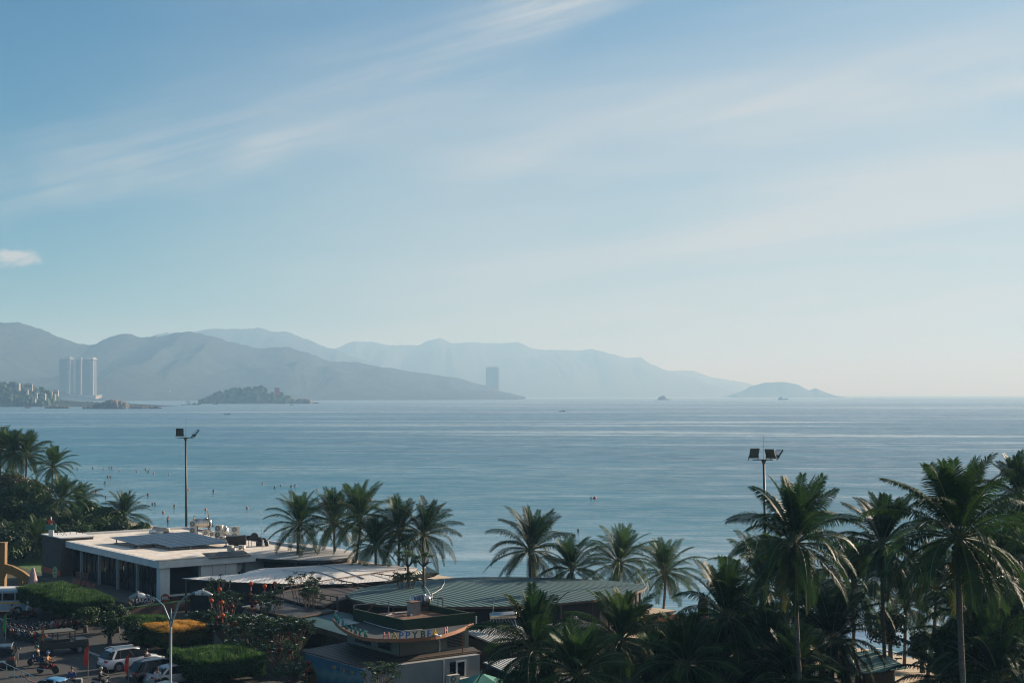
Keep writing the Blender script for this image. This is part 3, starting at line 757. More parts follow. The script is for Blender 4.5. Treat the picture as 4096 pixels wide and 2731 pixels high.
def palm(px, py, D, mesh, size, rz, lean, label, group, coc=None, r=.155, dead=0):
    c = at(px, py, D)
    base = Vector((c.x - lean[0], c.y - lean[1], 0)); z0 = gz(base); H = c.z - z0
    o = thing('coconut_palm', label, 'palm tree', (base.x, base.y, z0), 0, group)
    t = put('trunk', trunk_mesh(H + .2, lean, int(px), r), M_TRUNK, o); t.location = (lean[0], lean[1], H)
    k = put('crown', mesh, [], o); k.location = (lean[0], lean[1], H); k.rotation_euler = (rng.uniform(-.16, .16), rng.uniform(-.16, .16), rz); k.scale = (size * rng.uniform(.9, 1.08), size * rng.uniform(.9, 1.08), size * rng.uniform(.92, 1.06))
    if coc is not None:
        q = put('coconuts', COC[coc], M_COCO, o); q.location = (lean[0], lean[1], H)
    if dead:
        mb = MB(); rg = random.Random(int(px) + 5)
        for j in range(dead): frond(mb, rg.uniform(0, 6.28), -1.25, 2.6, .25, rg, 22, .05, 0, 0)
        q = put('dead_frond', mb, [M_DEAD, M_DEAD], o, label='dry brown frond hanging against the trunk'); q.location = (lean[0], lean[1], H - .2)
    return o
g1 = 'palms behind the white roofs'
palm(1195, 2098, 163, CR[0], 1.0, 0.3, (.6, .3), 'palm at the left end of the group, one long frond reaching left', g1, 0)
palm(1337, 2090, 166, CR[1], .95, 1.9, (-.3, .2), 'palm second from the left behind the pale leaf roof', g1)
palm(1442, 2078, 162, CR[2], 1.05, 4.0, (1.6, .2), 'tallest palm of the group, its pale trunk leaning right', g1, 0)
palm(1502, 2185, 160, CR[3], .78, 2.2, (-.3, .1), 'short dense palm in the middle of the group, its crown lowest', g1)
palm(1597, 2128, 161, CR[4], .98, 5.1, (.2, .2), 'palm second from the right of the group, above the two cloud-cut trees', g1)
palm(1693, 2140, 160, CR[5], 1.03, .6, (-.2, .2), 'palm at the right end of the group, yellowing fronds drooping right', g1, 0)
g2 = 'palms behind the teal leaf roof'
palm(2122, 2199, 150, CR[3], 1.08, 3.7, (.2, .2), 'large palm behind the middle of the teal leaf roof, leftmost of four', g2, None)
palm(2287, 2275, 147, CR[0], .90, 5.6, (0, .1), 'low palm whose crown just clears the ridge of the teal leaf roof', g2)
palm(2474, 2250, 152, CR[1], 1.0, .2, (.2, .1), 'bright green palm rising behind the right half of the teal leaf roof', g2, None, .155, 1)
palm(2662, 2290, 158, CR[4], .94, 2.6, (.4, .2), 'palm on the sand right of the teal roof tip, coconuts under its crown', g2, 1, .15, 1)
g3 = 'palms in front of the beach'
palm(2137, 2600, 100, CRB[5], .98, 1.1, (.2, .1), 'low palm in front of the solar water heater, leftmost near palm', g3)
palm(2481, 2560, 107, CRB[0], .96, 4.2, (.3, .2), 'near palm in front of the right half of the teal leaf roof', g3)
palm(2906, 2468, 104, CRB[3], 1.0, 2.9, (.1, .2), 'near palm with red-brown heart beside the thatched parasol', g3)
palm(3178, 2170, 98, CRB[2], 1.06, .9, (-.5, .1), 'tall palm in front of the right floodlight mast, bare sunlit trunk', g3, 0, .165, 3)
palm(3526, 2178, 112, CRB[4], .95, 3.3, (-.2, .2), 'palm between the two tallest palms on the right', g3, 1, .155, 2)
palm(3832, 2150, 83, CRB[0], 1.08, 5.2, (-.5, .1), 'biggest and nearest palm, towering at the right of the view', g3, 1, .18, 3)
palm(4092, 1990, 122, CRB[5], .95, .4, (.2, .2), 'palm cut off by the right edge of the view, crown at sea level', g3)
palm(3415, 2340, 119, CRB[4], .92, 2.0, (.1, .1), 'shaded palm filling the gap right of the sunlit trunk', g3)
palm(3621, 2420, 127, CR[2], .95, 1.0, (.2, .2), 'lower palm whose fronds hang over the sand and the lamp', g3)
palm(3745, 2350, 117, CR[5], 1.0, 3.0, (1.0, .3), 'palm with slanting trunk in front of the gap of bright sea', g3)
palm(3960, 2320, 96, CRB[4], 1.0, 2.4, (.2, .2), 'dark palm under the biggest palm, right of its trunk', g3)
palm(4075, 2350, 106, CRB[2], 1.0, 4.4, (.1, .1), 'dark palm low at the right edge of the view', g3)
palm(3045, 2330, 113, CR[0], 1.02, 3.5, (.2, .1), 'shaded palm behind and left of the tall sunlit trunk', g3)
palm(2745, 2660, 101, CRB[2], .92, .2, (.1, .1), 'palm lowest in the picture, between the white tent and the red-hearted palm', g3)
palm(3085, 2650, 103, CRB[5], .95, 5.0, (.2, .1), 'dark low palm at the foot of the sunlit trunk, left side', g3)
palm(3330, 2560, 108, CRB[0], .92, 1.6, (.1, .2), 'dark palm left of the teal kiosk roof', g3)
palm(3930, 2600, 92, CRB[3], .95, 1.2, (.2, .1), 'dark low palm over the shaded bushes at the lower right', g3)
palm(2310, 2700, 96, CRB[3], .85, 2.2, (.1, .1), 'palm at the bottom edge between the two near palms', g3)
palm(2620, 2660, 118, CRB[0], .9, 3.9, (.1, .1), 'dark palm low behind the lilac tent', g3)
palm(2880, 2690, 110, CRB[4], .9, .7, (.1, .1), 'dark palm over the blue awning at the bottom edge', g3)
palm(2990, 2560, 121, CRB[2], .92, 2.7, (.1, .1), 'dark palm filling the shade behind the blue awning', g3)
palm(3180, 2720, 100, CRB[3], .95, 5.6, (.1, .1), 'dark palm at the bottom edge under the sunlit trunk', g3)
palm(3230, 2440, 124, CRB[0], .92, 4.9, (.1, .1), 'dark palm half hidden right of the sunlit trunk', g3)
palm(3890, 2450, 110, CRB[2], 1.0, .1, (.1, .1), 'dark palm behind the trunk of the biggest palm', g3)
palm(4060, 2560, 98, CRB[0], 1.0, 3.6, (.1, .1), 'darkest palm in the lower right corner', g3)
palm(3790, 2720, 96, CRB[1], .9, 1.9, (.1, .1), 'dark palm at the bottom edge right of the beach lamp', g3)
palm(4000, 2720, 90, CRB[3], .95, 4.1, (.1, .1), 'dark palm at the bottom right corner edge', g3)
g4 = 'palms among the trees on the left'
palm(4, 1800, 238, CR[1], .95, .3, (.3, .3), 'palm cut by the left edge above the dark trees', g4)
palm(52, 1812, 233, CR[2], .9, 1.3, (.3, .3), 'palm second from the left edge above the dark trees', g4)
palm(106, 1822, 234, CR[4], 1.0, 2.3, (.5, .3), 'palm with the topmost frond of the left cluster', g4)
palm(211, 1866, 226, CR[0], .92, 4.6, (.8, .2), 'palm leaning right over the sea at the edge of the left cluster', g4)
palm(246, 2000, 214, CR[3], .88, 2.8, (.2, .3), 'palm half hidden in the trees below the leaning palm', g4)
palm(318, 2010, 222, CR[5], .8, .9, (.3, .2), 'small palm behind the sea almond tree left of the floodlight', g4)
palm(497, 2060, 214, CR[1], .92, 5.7, (.2, .2), 'palm nearest the left floodlight mast, above the white roof', g4)
palm(300, 2120, 203, CR[2], .8, 3.1, (.2, .2), 'shaded palm over the back edge of the white roof', g4)
palm(140, 2160, 196, CR[5], .8, .9, (-1.5, .2), 'palm with one sunlit frond drooping beside the dark stone tower', g4)

# ------------------------------------------------------------------ broad-leaved trees
M_LEAF = leafmat('broad leaves', (0.014, 0.040, 0.010), (0.046, 0.095, 0.020), 0.5, 0.3, spec=.18)
M_LEAFD = leafmat('dark leaves', (0.014, 0.036, 0.012), (0.036, 0.072, 0.020), 0.5, 0.25, spec=.18)
M_LEAFR = leafmat('russet leaves', (0.085, 0.045, 0.018), (0.05, 0.065, 0.018), 0.5, 0.35)
M_BARK = pmat('bark', (0.10, 0.08, 0.06), 0.95, scale=4, bump=0.03)
def leafcloud(mb, c, r, n, rg, size, mi=0, flat=1.0, shell=.55):
    for k in range(n):
        d = Vector((rg.gauss(0, 1), rg.gauss(0, 1), rg.gauss(0, 1))).normalized()
        rr = r * (shell + (1 - shell) * rg.random()) * (1 + .28 * noise.noise(d * 1.7 + Vector(c)))
        p = Vector(c) + Vector((d.x, d.y, d.z * flat)) * rr
        nn = (d + Vector((rg.uniform(-.8, .8), rg.uniform(-.8, .8), rg.uniform(-.3, .9)))).normalized()
        a = nn.cross(Vector((rg.uniform(-1, 1), rg.uniform(-1, 1), rg.uniform(-1, 1)))).normalized(); b = nn.cross(a)
        s = size * rg.uniform(.6, 1.3)
        q = len(mb.v)
        mb.v.extend((p - a * s * .5, p + b * s * .28 - a * s * .1, p + a * s * .55 - nn * s * .12, p - b * s * .28 - a * s * .1))
        mb.f.append([q, q + 1, q + 2, q + 3]); mb.m.append(mi)
def broad_tree(base, H, R_, seed, label, group, mats, nclump=12, size=.46, dens=420, name='broadleaf_tree', mix=0.0, flat=.75):
    rg = random.Random(seed); o = thing(name, label, 'tree', base, 0, group)
    cr = MB(); tk = MB(); fork = Vector((0, 0, H * .38)); top = H
    tk.tube([(0, 0, -.2), (rg.uniform(-.1, .1), 0, H * .2), fork], [.26, .2, .17], 8)
    for k in range(nclump):
        a = k * 2.4 + rg.uniform(-.4, .4); t = (k + .5) / nclump
        rad = R_ * .68 * math.sqrt(t) * rg.uniform(.8, 1.1) if k else 0
        c = Vector((rad * math.cos(a), rad * math.sin(a), H * (.86 - .42 * t * t) - R_ * .12 + rg.uniform(-.4, .3)))
        rr = R_ * rg.uniform(.42, .60)
        tk.tube([fork, fork.lerp(c, .55) + Vector((0, 0, .3)), c], [.12, .07, .02], 5, caps=False)
        leafcloud(cr, c, rr, int(dens * (rr / 1.4) ** 1.6), rg, size, 1 if rg.random() < mix else 0, flat, .45)
    put('trunk', tk, M_BARK, o, True)
    put('crown', cr, mats, o)
    return o
def btree(px, pyc, D, rpx, seed, label, mats, **kw):
    c = at(px, pyc, D); z0 = gz(c); R_ = rpx / F * D
    H = max(3.0, c.z - z0 + R_ * .75)
    return broad_tree((c.x, c.y, z0), H, R_, seed, label, g5, mats, **kw)
g5 = 'trees on the left of the beach'
btree(50, 1960, 228, 110, 1, 'tree with russet leaves under the palms at the left edge', [M_LEAFR, M_LEAF], mix=.25, size=.5)
btree(148, 1968, 221, 85, 2, 'brownish tree just left below the leaning palm', [M_LEAFR, M_LEAFD], mix=.4, size=.5)
btree(40, 2080, 215, 120, 3, 'large green tree at the left edge below the russet trees', [M_LEAF, M_LEAFD], mix=.3)
btree(170, 2075, 212, 100, 4, 'bright green tree in the middle of the left clump', [M_LEAF, M_LEAFD], mix=.2)
btree(340, 2060, 219, 80, 5, 'sea almond tree with sunlit leaves at the edge of the sea', [M_LEAF, M_LEAFD], mix=.15, size=.6)
btree(250, 2130, 203, 95, 6, 'dark tree behind the stone tower and the white roof', [M_LEAFD, M_LEAF], mix=.2)
btree(390, 2125, 208, 80, 7, 'round dark tree behind the back edge of the white roof', [M_LEAFD, M_LEAF], mix=.3)
btree(560, 2135, 208, 62, 8, 'sea grape bush nearest the left floodlight mast', [M_LEAF, M_LEAFD], mix=.3, size=.55)
btree(90, 2165, 199, 105, 9, 'dark tree shading the lawn at the left edge', [M_LEAFD, M_LEAF], mix=.15)
btree(-40, 2150, 196, 110, 10, 'tree cut by the left edge behind the ochre arch', [M_LEAFD, M_LEAF], mix=.15)
btree(470, 2140, 206, 70, 11, 'low tree under the palm nearest the left floodlight', [M_LEAFD, M_LEAF], mix=.35)
btree(100, 2010, 219, 120, 12, 'dense green tree between the russet trees and the leaning palm', [M_LEAF, M_LEAFD], mix=.3)
btree(200, 2160, 205, 110, 13, 'wide dark tree just left of the rooftop sign', [M_LEAFD, M_LEAF], mix=.2)
btree(430, 2090, 212, 85, 14, 'green tree between the sea almond and the floodlight palm', [M_LEAF, M_LEAFD], mix=.3)
btree(20, 2200, 192, 110, 15, 'dark tree beside the ochre column', [M_LEAFD, M_LEAF], mix=.15)
btree(310, 2175, 198, 90, 16, 'dark tree low behind the white roof', [M_LEAFD, M_LEAF], mix=.3)
g5 = 'bushes under the palms on the right'
btree(3690, 2570, 124, 66, 21, 'sea grape bush with round leaves in front of the gap of sea', [M_LEAF, M_LEAFD], mix=.3, size=.3)
btree(3800, 2640, 112, 90, 22, 'dark bush right of the beach lamp', [M_LEAFD, M_LEAF], size=.26)
btree(3960, 2560, 104, 130, 23, 'dense dark bush under the biggest palm', [M_LEAFD, M_LEAF], size=.26, dens=360)
btree(4100, 2480, 104, 150, 24, 'dark tree filling the lower right corner', [M_LEAFD, M_LEAF], size=.28, dens=380)
btree(2640, 2700, 108, 100, 25, 'dark bush at the bottom edge left of the blue awning', [M_LEAFD, M_LEAF], size=.24)
btree(2800, 2600, 116, 110, 27, 'dark bush under the red-hearted palm', [M_LEAFD, M_LEAF], size=.26)
btree(3080, 2560, 118, 110, 28, 'dark bush left of the sunlit trunk', [M_LEAFD, M_LEAF], size=.26)
btree(3360, 2640, 116, 70, 29, 'dark bush left of the teal kiosk roof', [M_LEAFD, M_LEAF], size=.26)
btree(3560, 2480, 126, 90, 30, 'dark bush behind the second tall trunk on the right', [M_LEAFD, M_LEAF], size=.26)
btree(3860, 2500, 118, 100, 31, 'dark bush behind the trunk of the biggest palm', [M_LEAFD, M_LEAF], size=.26)
btree(2960, 2720, 106, 120, 32, 'dark bush at the bottom edge by the blue awning', [M_LEAFD, M_LEAF], size=.24)
btree(3880, 2720, 100, 110, 33, 'dark bush at the bottom edge under the biggest palm', [M_LEAFD, M_LEAF], size=.24)
btree(4060, 2660, 96, 130, 34, 'dark bush in the very corner at lower right', [M_LEAFD, M_LEAF], size=.24)
btree(3230, 2500, 124, 90, 26, 'dark bush behind the sunlit palm trunk', [M_LEAFD, M_LEAF], size=.26)
g5 = 'bushes between the block hedges'
btree(392, 2490, 141, 62, 41, 'dark bush at the right end of the longest hedge', [M_LEAFD, M_LEAF], size=.24)
btree(470, 2500, 137, 62, 42, 'dark bush between the longest hedge and the planter', [M_LEAFD, M_LEAF], size=.24)
btree(345, 2520, 137, 55, 43, 'dark bush behind the utility truck', [M_LEAFD, M_LEAF], size=.24)
btree(440, 2545, 131, 55, 44, 'dark bush behind the white off-roader', [M_LEAFD, M_LEAF], size=.24)
btree(535, 2560, 127, 55, 45, 'dark bush under the front of the orange-topped hedge', [M_LEAFD, M_LEAF], size=.24)
# ------------------------------------------------------------------ buildings along the beach
M_WHITE = pmat('white paint', (0.72, 0.71, 0.68), 0.7, var=.10, scale=.7)
M_ROOFW = pmat('pale roof membrane', (0.78, 0.73, 0.66), 0.85, col2=(0.52, 0.44, 0.33), scale=.8)
M_WALLG = pmat('painted wall', (0.25, 0.265, 0.27), 0.8, var=.12, scale=.6)
M_STONE = pmat('dark stone cladding', (0.075, 0.065, 0.055), 0.85, var=.25, scale=2.5)
M_GLASS = pmat('dark window glass', (0.012, 0.018, 0.020), 0.08, var=.1, scale=.4)
M_FRAME = pmat('dark metal frame', (0.02, 0.02, 0.02), 0.5, var=.1)
M_BROWN = pmat('brown timber', (0.085, 0.050, 0.030), 0.7, var=.25, scale=3)
M_RUST = pmat('rusty steel', (0.20, 0.085, 0.035), 0.85, col2=(0.09, 0.05, 0.035), scale=3)
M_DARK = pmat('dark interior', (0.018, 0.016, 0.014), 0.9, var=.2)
M_AC = pmat('air conditioner casing', (0.60, 0.57, 0.50), 0.6, var=.08)
M_BLACK = pmat('black sheet metal', (0.012, 0.012, 0.013), 0.5, var=.1)
M_STEEL = pmat('stainless steel', (0.62, 0.58, 0.52), 0.28, metal=1.0, var=.15, scale=2)
M_GALV = pmat('galvanised steel', (0.30, 0.31, 0.31), 0.45, metal=.6, var=.15)
M_PVC = pmat('white pipe', (0.72, 0.70, 0.66), 0.5, var=.06)
M_RED = pmat('red paint', (0.42, 0.07, 0.03), 0.6, var=.15)
M_TEALW = pmat('teal board', (0.03, 0.17, 0.14), 0.6, var=.2)
M_TURF = pmat('artificial turf', (0.020, 0.042, 0.016), 0.95, col2=(0.010, 0.024, 0.010), scale=14, bump=.03)
M_OCHRE = pmat('ochre paint', (0.22, 0.125, 0.04), 0.8, var=.15)
M_BLUE = pmat('blue paint', (0.03, 0.07, 0.14), 0.6, var=.15)
M_SOLAR = pmat('solar cells', (0.030, 0.055, 0.095), 0.38, var=.15, scale=1.0, spec=.25)
M_ALU = pmat('aluminium', (0.55, 0.55, 0.55), 0.4, metal=.8, var=.1)
def corrugated(name, col, col2, period, axis_u=True, rough=.55, depth=.03, scale=.5):
    """profiled sheet: real ribs as bump across the sheet, weathering with noise; ribs run along the coast direction"""
    m = pmat(name, col, rough, col2=col2, scale=scale)
    t = m.node_tree; N, L = t.nodes, t.links; b = N['Principled BSDF']
    geo = N.new('ShaderNodeNewGeometry'); dv = N.new('ShaderNodeVectorMath'); dv.operation = 'DOT_PRODUCT'
    L.new(geo.outputs['Position'], dv.inputs[0]); dv.inputs[1].default_value = tuple(VV if axis_u else UU)
    mu = N.new('ShaderNodeMath'); mu.operation = 'MULTIPLY'; L.new(dv.outputs['Value'], mu.inputs[0]); mu.inputs[1].default_value = 2 * math.pi / period
    sn = N.new('ShaderNodeMath'); sn.operation = 'SINE'; L.new(mu.outputs[0], sn.inputs[0])
    bp = N.new('ShaderNodeBump'); bp.inputs['Strength'].default_value = 1.0; bp.inputs['Distance'].default_value = depth
    L.new(sn.outputs[0], bp.inputs['Height']); L.new(bp.outputs['Normal'], b.inputs['Normal'])
    return m
M_CWHITE = corrugated('white corrugated sheet', (0.78, 0.75, 0.70), (0.62, 0.58, 0.52), .32)
M_CGREY = corrugated('grey corrugated sheet', (0.52, 0.52, 0.51), (0.40, 0.40, 0.40), .32)
M_CTEAL = corrugated('teal corrugated sheet', (0.030, 0.085, 0.083), (0.022, 0.064, 0.070), .62, rough=.7, depth=.035, scale=.15)
M_CBROWN = corrugated('weathered brown sheet', (0.085, 0.068, 0.055), (0.048, 0.04, 0.034), .7, False, depth=.10)
M_CDARK = corrugated('dark corrugated sheet', (0.060, 0.062, 0.060), (0.035, 0.035, 0.034), .35, False)

def poly_area(P): return sum(P[i][0] * P[(i + 1) % len(P)][1] - P[(i + 1) % len(P)][0] * P[i][1] for i in range(len(P))) / 2
def ccw(P): return P if poly_area(P) > 0 else P[::-1]
def sheet_roof(mb, P, rise=.4, thick=.14, rings=6, mi=0, mi_edge=1, tilt=None):
    """thin domed roof over a plan outline P (list of xyz), with an edge strip and an underside"""
    P = ccw([Vector(p) for p in P]); n = len(P)
    c = sum(P, Vector()) / n
    V = []
    for r in range(rings + 1):
        k = 1 - r / rings
        for p in P:
            q = c + (p - c) * k; V.append((q.x, q.y, q.z + rise * (1 - k * k)))
    Fc = [(r * n + i, r * n + (i + 1) % n, (r + 1) * n + (i + 1) % n, (r + 1) * n + i) for r in range(rings) for i in range(n)]
    mb.add(V, Fc, mi)
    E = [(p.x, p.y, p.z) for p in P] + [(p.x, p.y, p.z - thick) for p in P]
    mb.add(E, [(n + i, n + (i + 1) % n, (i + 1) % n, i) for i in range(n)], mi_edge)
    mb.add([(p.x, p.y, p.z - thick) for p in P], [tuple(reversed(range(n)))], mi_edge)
    return mb
def smooth_outline(P, sub=3):
    out = []
    n = len(P)
    for i in range(n):
        p0, p1, p2, p3 = P[i - 1], P[i], P[(i + 1) % n], P[(i + 2) % n]
        for k in range(sub):
            t = k / sub
            out.append(.5 * ((2 * p1) + (p2 - p0) * t + (2 * p0 - 5 * p1 + 4 * p2 - p3) * t * t + (3 * p1 - p0 - 3 * p2 + p3) * t ** 3))
    return out

# ---- 1: white flat-roofed restaurant
C1 = on(636, 2244, 4.7); C1.z = 0
B1 = thing('white_restaurant', 'low white flat-roofed restaurant with a dark glazed front and a stone end tower', 'building', C1, STREET)
put('roof', MB().bx(0, 18.5, 0, 33.2, 3.95, 4.68, 0).bx(.25, 18.3, .25, 33, 4.68, 4.70, 1), [M_WHITE, M_ROOFW], B1)
put('parapet', MB().bx(18.2, 18.5, 0, 33.2, 4.68, 4.95).bx(3.6, 18.2, 32.9, 33.2, 4.68, 4.95), M_WHITE, B1)
put('roof_edging', MB().bx(0, 10.3, .02, 1.0, 4.70, 4.74), pmat('dirty roof edging', (0.50, 0.45, 0.36), .9, col2=(0.28, 0.23, 0.16), scale=3), B1)
put('tower', MB().bx(-.55, 3.4, 26.9, 33.3, 0, 4.98), M_STONE, B1)
put('tower_coping', MB().bx(-.65, 3.5, 26.8, 33.4, 4.98, 5.1), M_WHITE, B1)
put('tower_band', MB().bx(-.62, -.55, 26.9, 33.3, .55, 1.2), M_RED, B1)
put('floor_slab', MB().bx(-3.2, 18.2, 0.5, 27, 0, .55), M_STONE, B1)
for k, y in enumerate((22.4, 17.0, 11.6, 6.2)):
    put('column', MB().bx(.15, .42, y - .13, y + .13, .55, 3.95), M_WALLG, B1)
put('column', MB().bx(.3, 1.35, .3, 1.25, .55, 3.95), M_WHITE, B1, label='broad white corner pillar')
for k in range(5):
    y0, y1 = (1.3, 6.0) if k == 0 else (6.4 + (k - 1) * 5.4, 11.4 + (k - 1) * 5.4)
    if k == 4: y1 = 26.8
    w_ = put('glazing', MB().bx(.9, 1.0, y0, y1, .6, 3.93), M_GLASS, B1)
    for j in range(1, 4):
        yy = y0 + (y1 - y0) * j / 4
        put('mullion', MB().bx(.82, .9, yy - .04, yy + .04, .6, 3.93), M_FRAME, w_)
put('glazing', MB().bx(1.4, 4.9, 1.0, 1.1, .6, 3.93), M_GLASS, B1)
# white service block at the right of the front
mb = MB(); P = [(4.9, .35), (9.0, .35), (10.15, 1.55), (10.15, 9), (4.9, 9)]
mb.prism(P, 0, 3.95)
put('service_wall', mb, M_WHITE, B1)
wn = put('window', MB().beam((9.45, .78, 2.4), (9.80, 1.14, 2.4), .07, .95), M_GLASS, B1)
put('frame', MB().beam((9.36, .70, 2.92), (9.88, 1.22, 2.92), .12, .08).beam((9.36, .70, 1.88), (9.88, 1.22, 1.88), .12, .08), M_WHITE, wn)
put('wall_joint', MB().bx(6.2, 6.24, .34, .36, 1, 3.94).bx(7.7, 7.74, .34, .36, 1, 3.94), M_GALV, B1)
put('back_wall', MB().bx(10.2, 18.2, .6, 32.8, 0, 3.94).bx(1.05, 10.1, 32.6, 32.8, .55, 3.94), M_WALLG, B1)
put('eave_sheet', MB().add([(5.6, -.25, 4.62), (10.5, -.25, 4.62), (10.5, 1.7, 5.0), (5.6, 1.7, 5.0), (5.6, -.25, 4.66), (10.5, -.25, 4.66), (10.5, 1.7, 5.04), (5.6, 1.7, 5.04)],
    [(3, 2, 1, 0), (4, 5, 6, 7), (0, 1, 5, 4), (1, 2, 6, 5), (2, 3, 7, 6), (3, 0, 4, 7)]), M_CDARK, B1)
put('step', MB().bx(-4.6, -3.2, 4, 24, 0, .3), M_STONE, B1)
def r1(x, y, z=4.72): return B1.matrix_basis @ Vector((x, y, z))
bpy.context.view_layer.update()
T1 = Matrix.Translation(C1) @ Matrix.Rotation(STREET, 4, 'Z')
def W1(x, y, z): return T1 @ Vector((x, y, z))
def onroof(px, py, z=4.71): return on(px, py, z)

# solar array
sa = thing('solar_array', 'big tilted array of blue solar panels on the white flat roof', 'solar panels', W1(8, 14.5, 4.71), STREET)
def sp(x, y): return 5.02 + (x - 3.0) * .012 + (y - 8.7) * .028        # height of the tilted plane
for i in range(9):
    x0 = 3.0 + i * 1.10
    for j in range(6):
        if i < 2 and j < 2: continue
        y0 = 8.8 + j * 2.03
        q = MB(); xs = (x0, x0 + 1.02); ys = (y0, y0 + 1.98)
        V = [(x - 8, y - 14.5, sp(x, y) - 4.71 + d) for d in (0, .045) for x, y in ((xs[0], ys[0]), (xs[1], ys[0]), (xs[1], ys[1]), (xs[0], ys[1]))]
        q.add(V, [(3, 2, 1, 0), (4, 5, 6, 7), (0, 1, 5, 4), (1, 2, 6, 5), (2, 3, 7, 6), (3, 0, 4, 7)])
        put('panel', q, M_SOLAR, sa)
for i in range(5):
    for j in range(3):
        x = 3.4 + i * 2.2; y = 9.4 + j * 5.2
        if i < 1 and j < 1: y = 13.3
        put('leg', MB().bx(x - 8.05, x - 7.95, y - 14.55, y - 14.45, 0, sp(x, y) - 4.715).bx(x - 8.2, x - 7.8, y - 14.7, y - 14.3, 0, .12), M_GALV, sa)
for j in range(3):
    y = 9.4 + j * 5.2
    put('rail', MB().beam((3.1 - 8 + (2.2 if j == 0 else 0), y - 14.5, sp(3.1, y) - 4.76 + (.026 if j == 0 else 0)), (12.8 - 8, y - 14.5, sp(12.8, y) - 4.76), .05, .06), M_ALU, sa)
# air conditioners
M_GRILLE = pmat('fan grille', (.16, .155, .14), .6, var=.1)
def ac_unit(p, rz, w, d, h, fans, label, grp='air conditioner units on the roofs', legs=True):
    o = thing('air_conditioner', label, 'air conditioner', p, rz, grp)
    put('casing', MB().bx(-w / 2, w / 2, -d / 2, d / 2, .08, h), M_AC, o)
    for f in range(fans):
        zc = .08 + (h - .08) * (f + .5) / fans; rr = min(w * .38, (h / fans) * .40)
        mb = MB(); n = 16
        mb.add([(-w * .1 + rr * math.cos(a) , -d / 2 - .012, zc + rr * math.sin(a)) for a in [2 * math.pi * k / n for k in range(n)]], [tuple(range(n))])
        g = put('fan_grille', mb, M_GRILLE, o)
        mb = MB()
        for k in range(6):
            a = k * math.pi / 6
            mb.beam((-w * .1 - rr * math.cos(a), -d / 2 - .02, zc - rr * math.sin(a)), (-w * .1 + rr * math.cos(a), -d / 2 - .02, zc + rr * math.sin(a)), .012)
        mb.ball((-w * .1, -d / 2 - .02, zc), (rr * .2, .02, rr * .2), 8, 5)
        put('guard', mb, M_AC, g)
    put('foot', MB().bx(-w * .4, -w * .3, -d / 2, d / 2, 0, .08), M_BLACK, o); put('foot', MB().bx(w * .3, w * .4, -d / 2, d / 2, 0, .08), M_BLACK, o)
    return o
ZR = 4.71
ac_unit(onroof(775, 2134), STREET - .9, .95, .42, 1.62, 2, 'tall two-fan air conditioner left of the roof water tank')
ac_unit(onroof(876, 2153), STREET - .9, .95, .42, 1.62, 2, 'tall two-fan air conditioner right of the rusty tank frame')
ac_unit(onroof(940, 2155), STREET - .35, 1.0, .4, 1.50, 2, 'two-fan air conditioner standing against the sea, above the black duct')
ac_unit(onroof(824, 2141), STREET - .3, .85, .35, .62, 1, 'low wide air conditioner just behind the solar panels')
ac_unit(onroof(849, 2146), STREET - .5, .6, .33, .6, 1, 'small air conditioner between the low wide one and the tall right one')
ac_unit(onroof(892, 2163), STREET - 1.0, .7, .33, .6, 1, 'small air conditioner in front of the tall right one, rear of a pair')
ac_unit(onroof(903, 2168), STREET - .5, .72, .33, .58, 1, 'small air conditioner right behind the corner of the solar panels')
ac_unit(onroof(922, 2206), STREET - 1.2, .7, .33, .72, 1, 'air conditioner at the roof edge, rear of two side by side')
ac_unit(onroof(934, 2210), STREET - 1.0, .5, .3, .55, 1, 'small box unit at the roof edge, nearest the dark sheet')
ac_unit(onroof(968, 2197), STREET - 1.0, .75, .33, .5, 1, 'low air conditioner beside the black duct legs')
# stainless water tanks on rusty frames
def tank(p, rz, L, r, z0, label, band=None, frame=M_RUST):
    o = thing('water_tank', label, 'water tank', p, rz, 'steel water tanks on the roofs')
    mb = MB(); prof = [(-L / 2 - .12, .25 * r), (-L / 2 - .06, .75 * r), (-L / 2, .95 * r), (-L / 2 + .06, r)]
    prof += [(-L / 2 + .06 + (L - .12) * k / 4, r) for k in range(1, 5)] + [(L / 2, .95 * r), (L / 2 + .06, .75 * r), (L / 2 + .12, .25 * r)]
    mb.tube([(x, 0, z0 + r) for x, _ in prof], [q for _, q in prof], 18)
    put('drum', mb, M_STEEL, o, True)
    for x in (-L * .28, 0, L * .28):
        put('hoop', MB().tube([(x - .02, 0, z0 + r), (x + .02, 0, z0 + r)], r * 1.03, 18), M_GALV, o)
    put('lid', MB().lathe([(.2, 0), (.2, .1), (.05, .14)], (L * .2, 0, z0 + 2 * r - .03), 10), M_STEEL, o, True)
    for x in (-L * .36, L * .36):
        for y in (-r * .7, r * .7):
            put('leg', MB().bx(x - .04, x + .04, y - .04, y + .04, 0, z0 + .25 * r), frame, o)
    for y in (-r * .7, r * .7): put('rail', MB().bx(-L * .45, L * .45, y - .03, y + .03, z0 * .55, z0 * .55 + .07), frame, o)
    for x in (-L * .36, L * .36): put('cradle', MB().bx(x - .05, x + .05, -r * .85, r * .85, z0 - .02, z0 + .1), frame, o)
    if band: put('band', MB().tube([(-L * .42, 0, z0 + r), (L * .16, 0, z0 + r)], r * 1.015, 18), band, o)
    return o
tank(onroof(812, 2133), .25, 1.9, .55, .75, 'dull steel water tank on a rusty frame, at the back of the white roof')
tank(onroof(893, 2152), -.2, 1.1, .45, .45, 'short steel water tank half hidden by the tall right air conditioner')
o = thing('pipe_stand', 'dark upright post with two curved arms behind the roof tank', 'post', onroof(842, 2134))
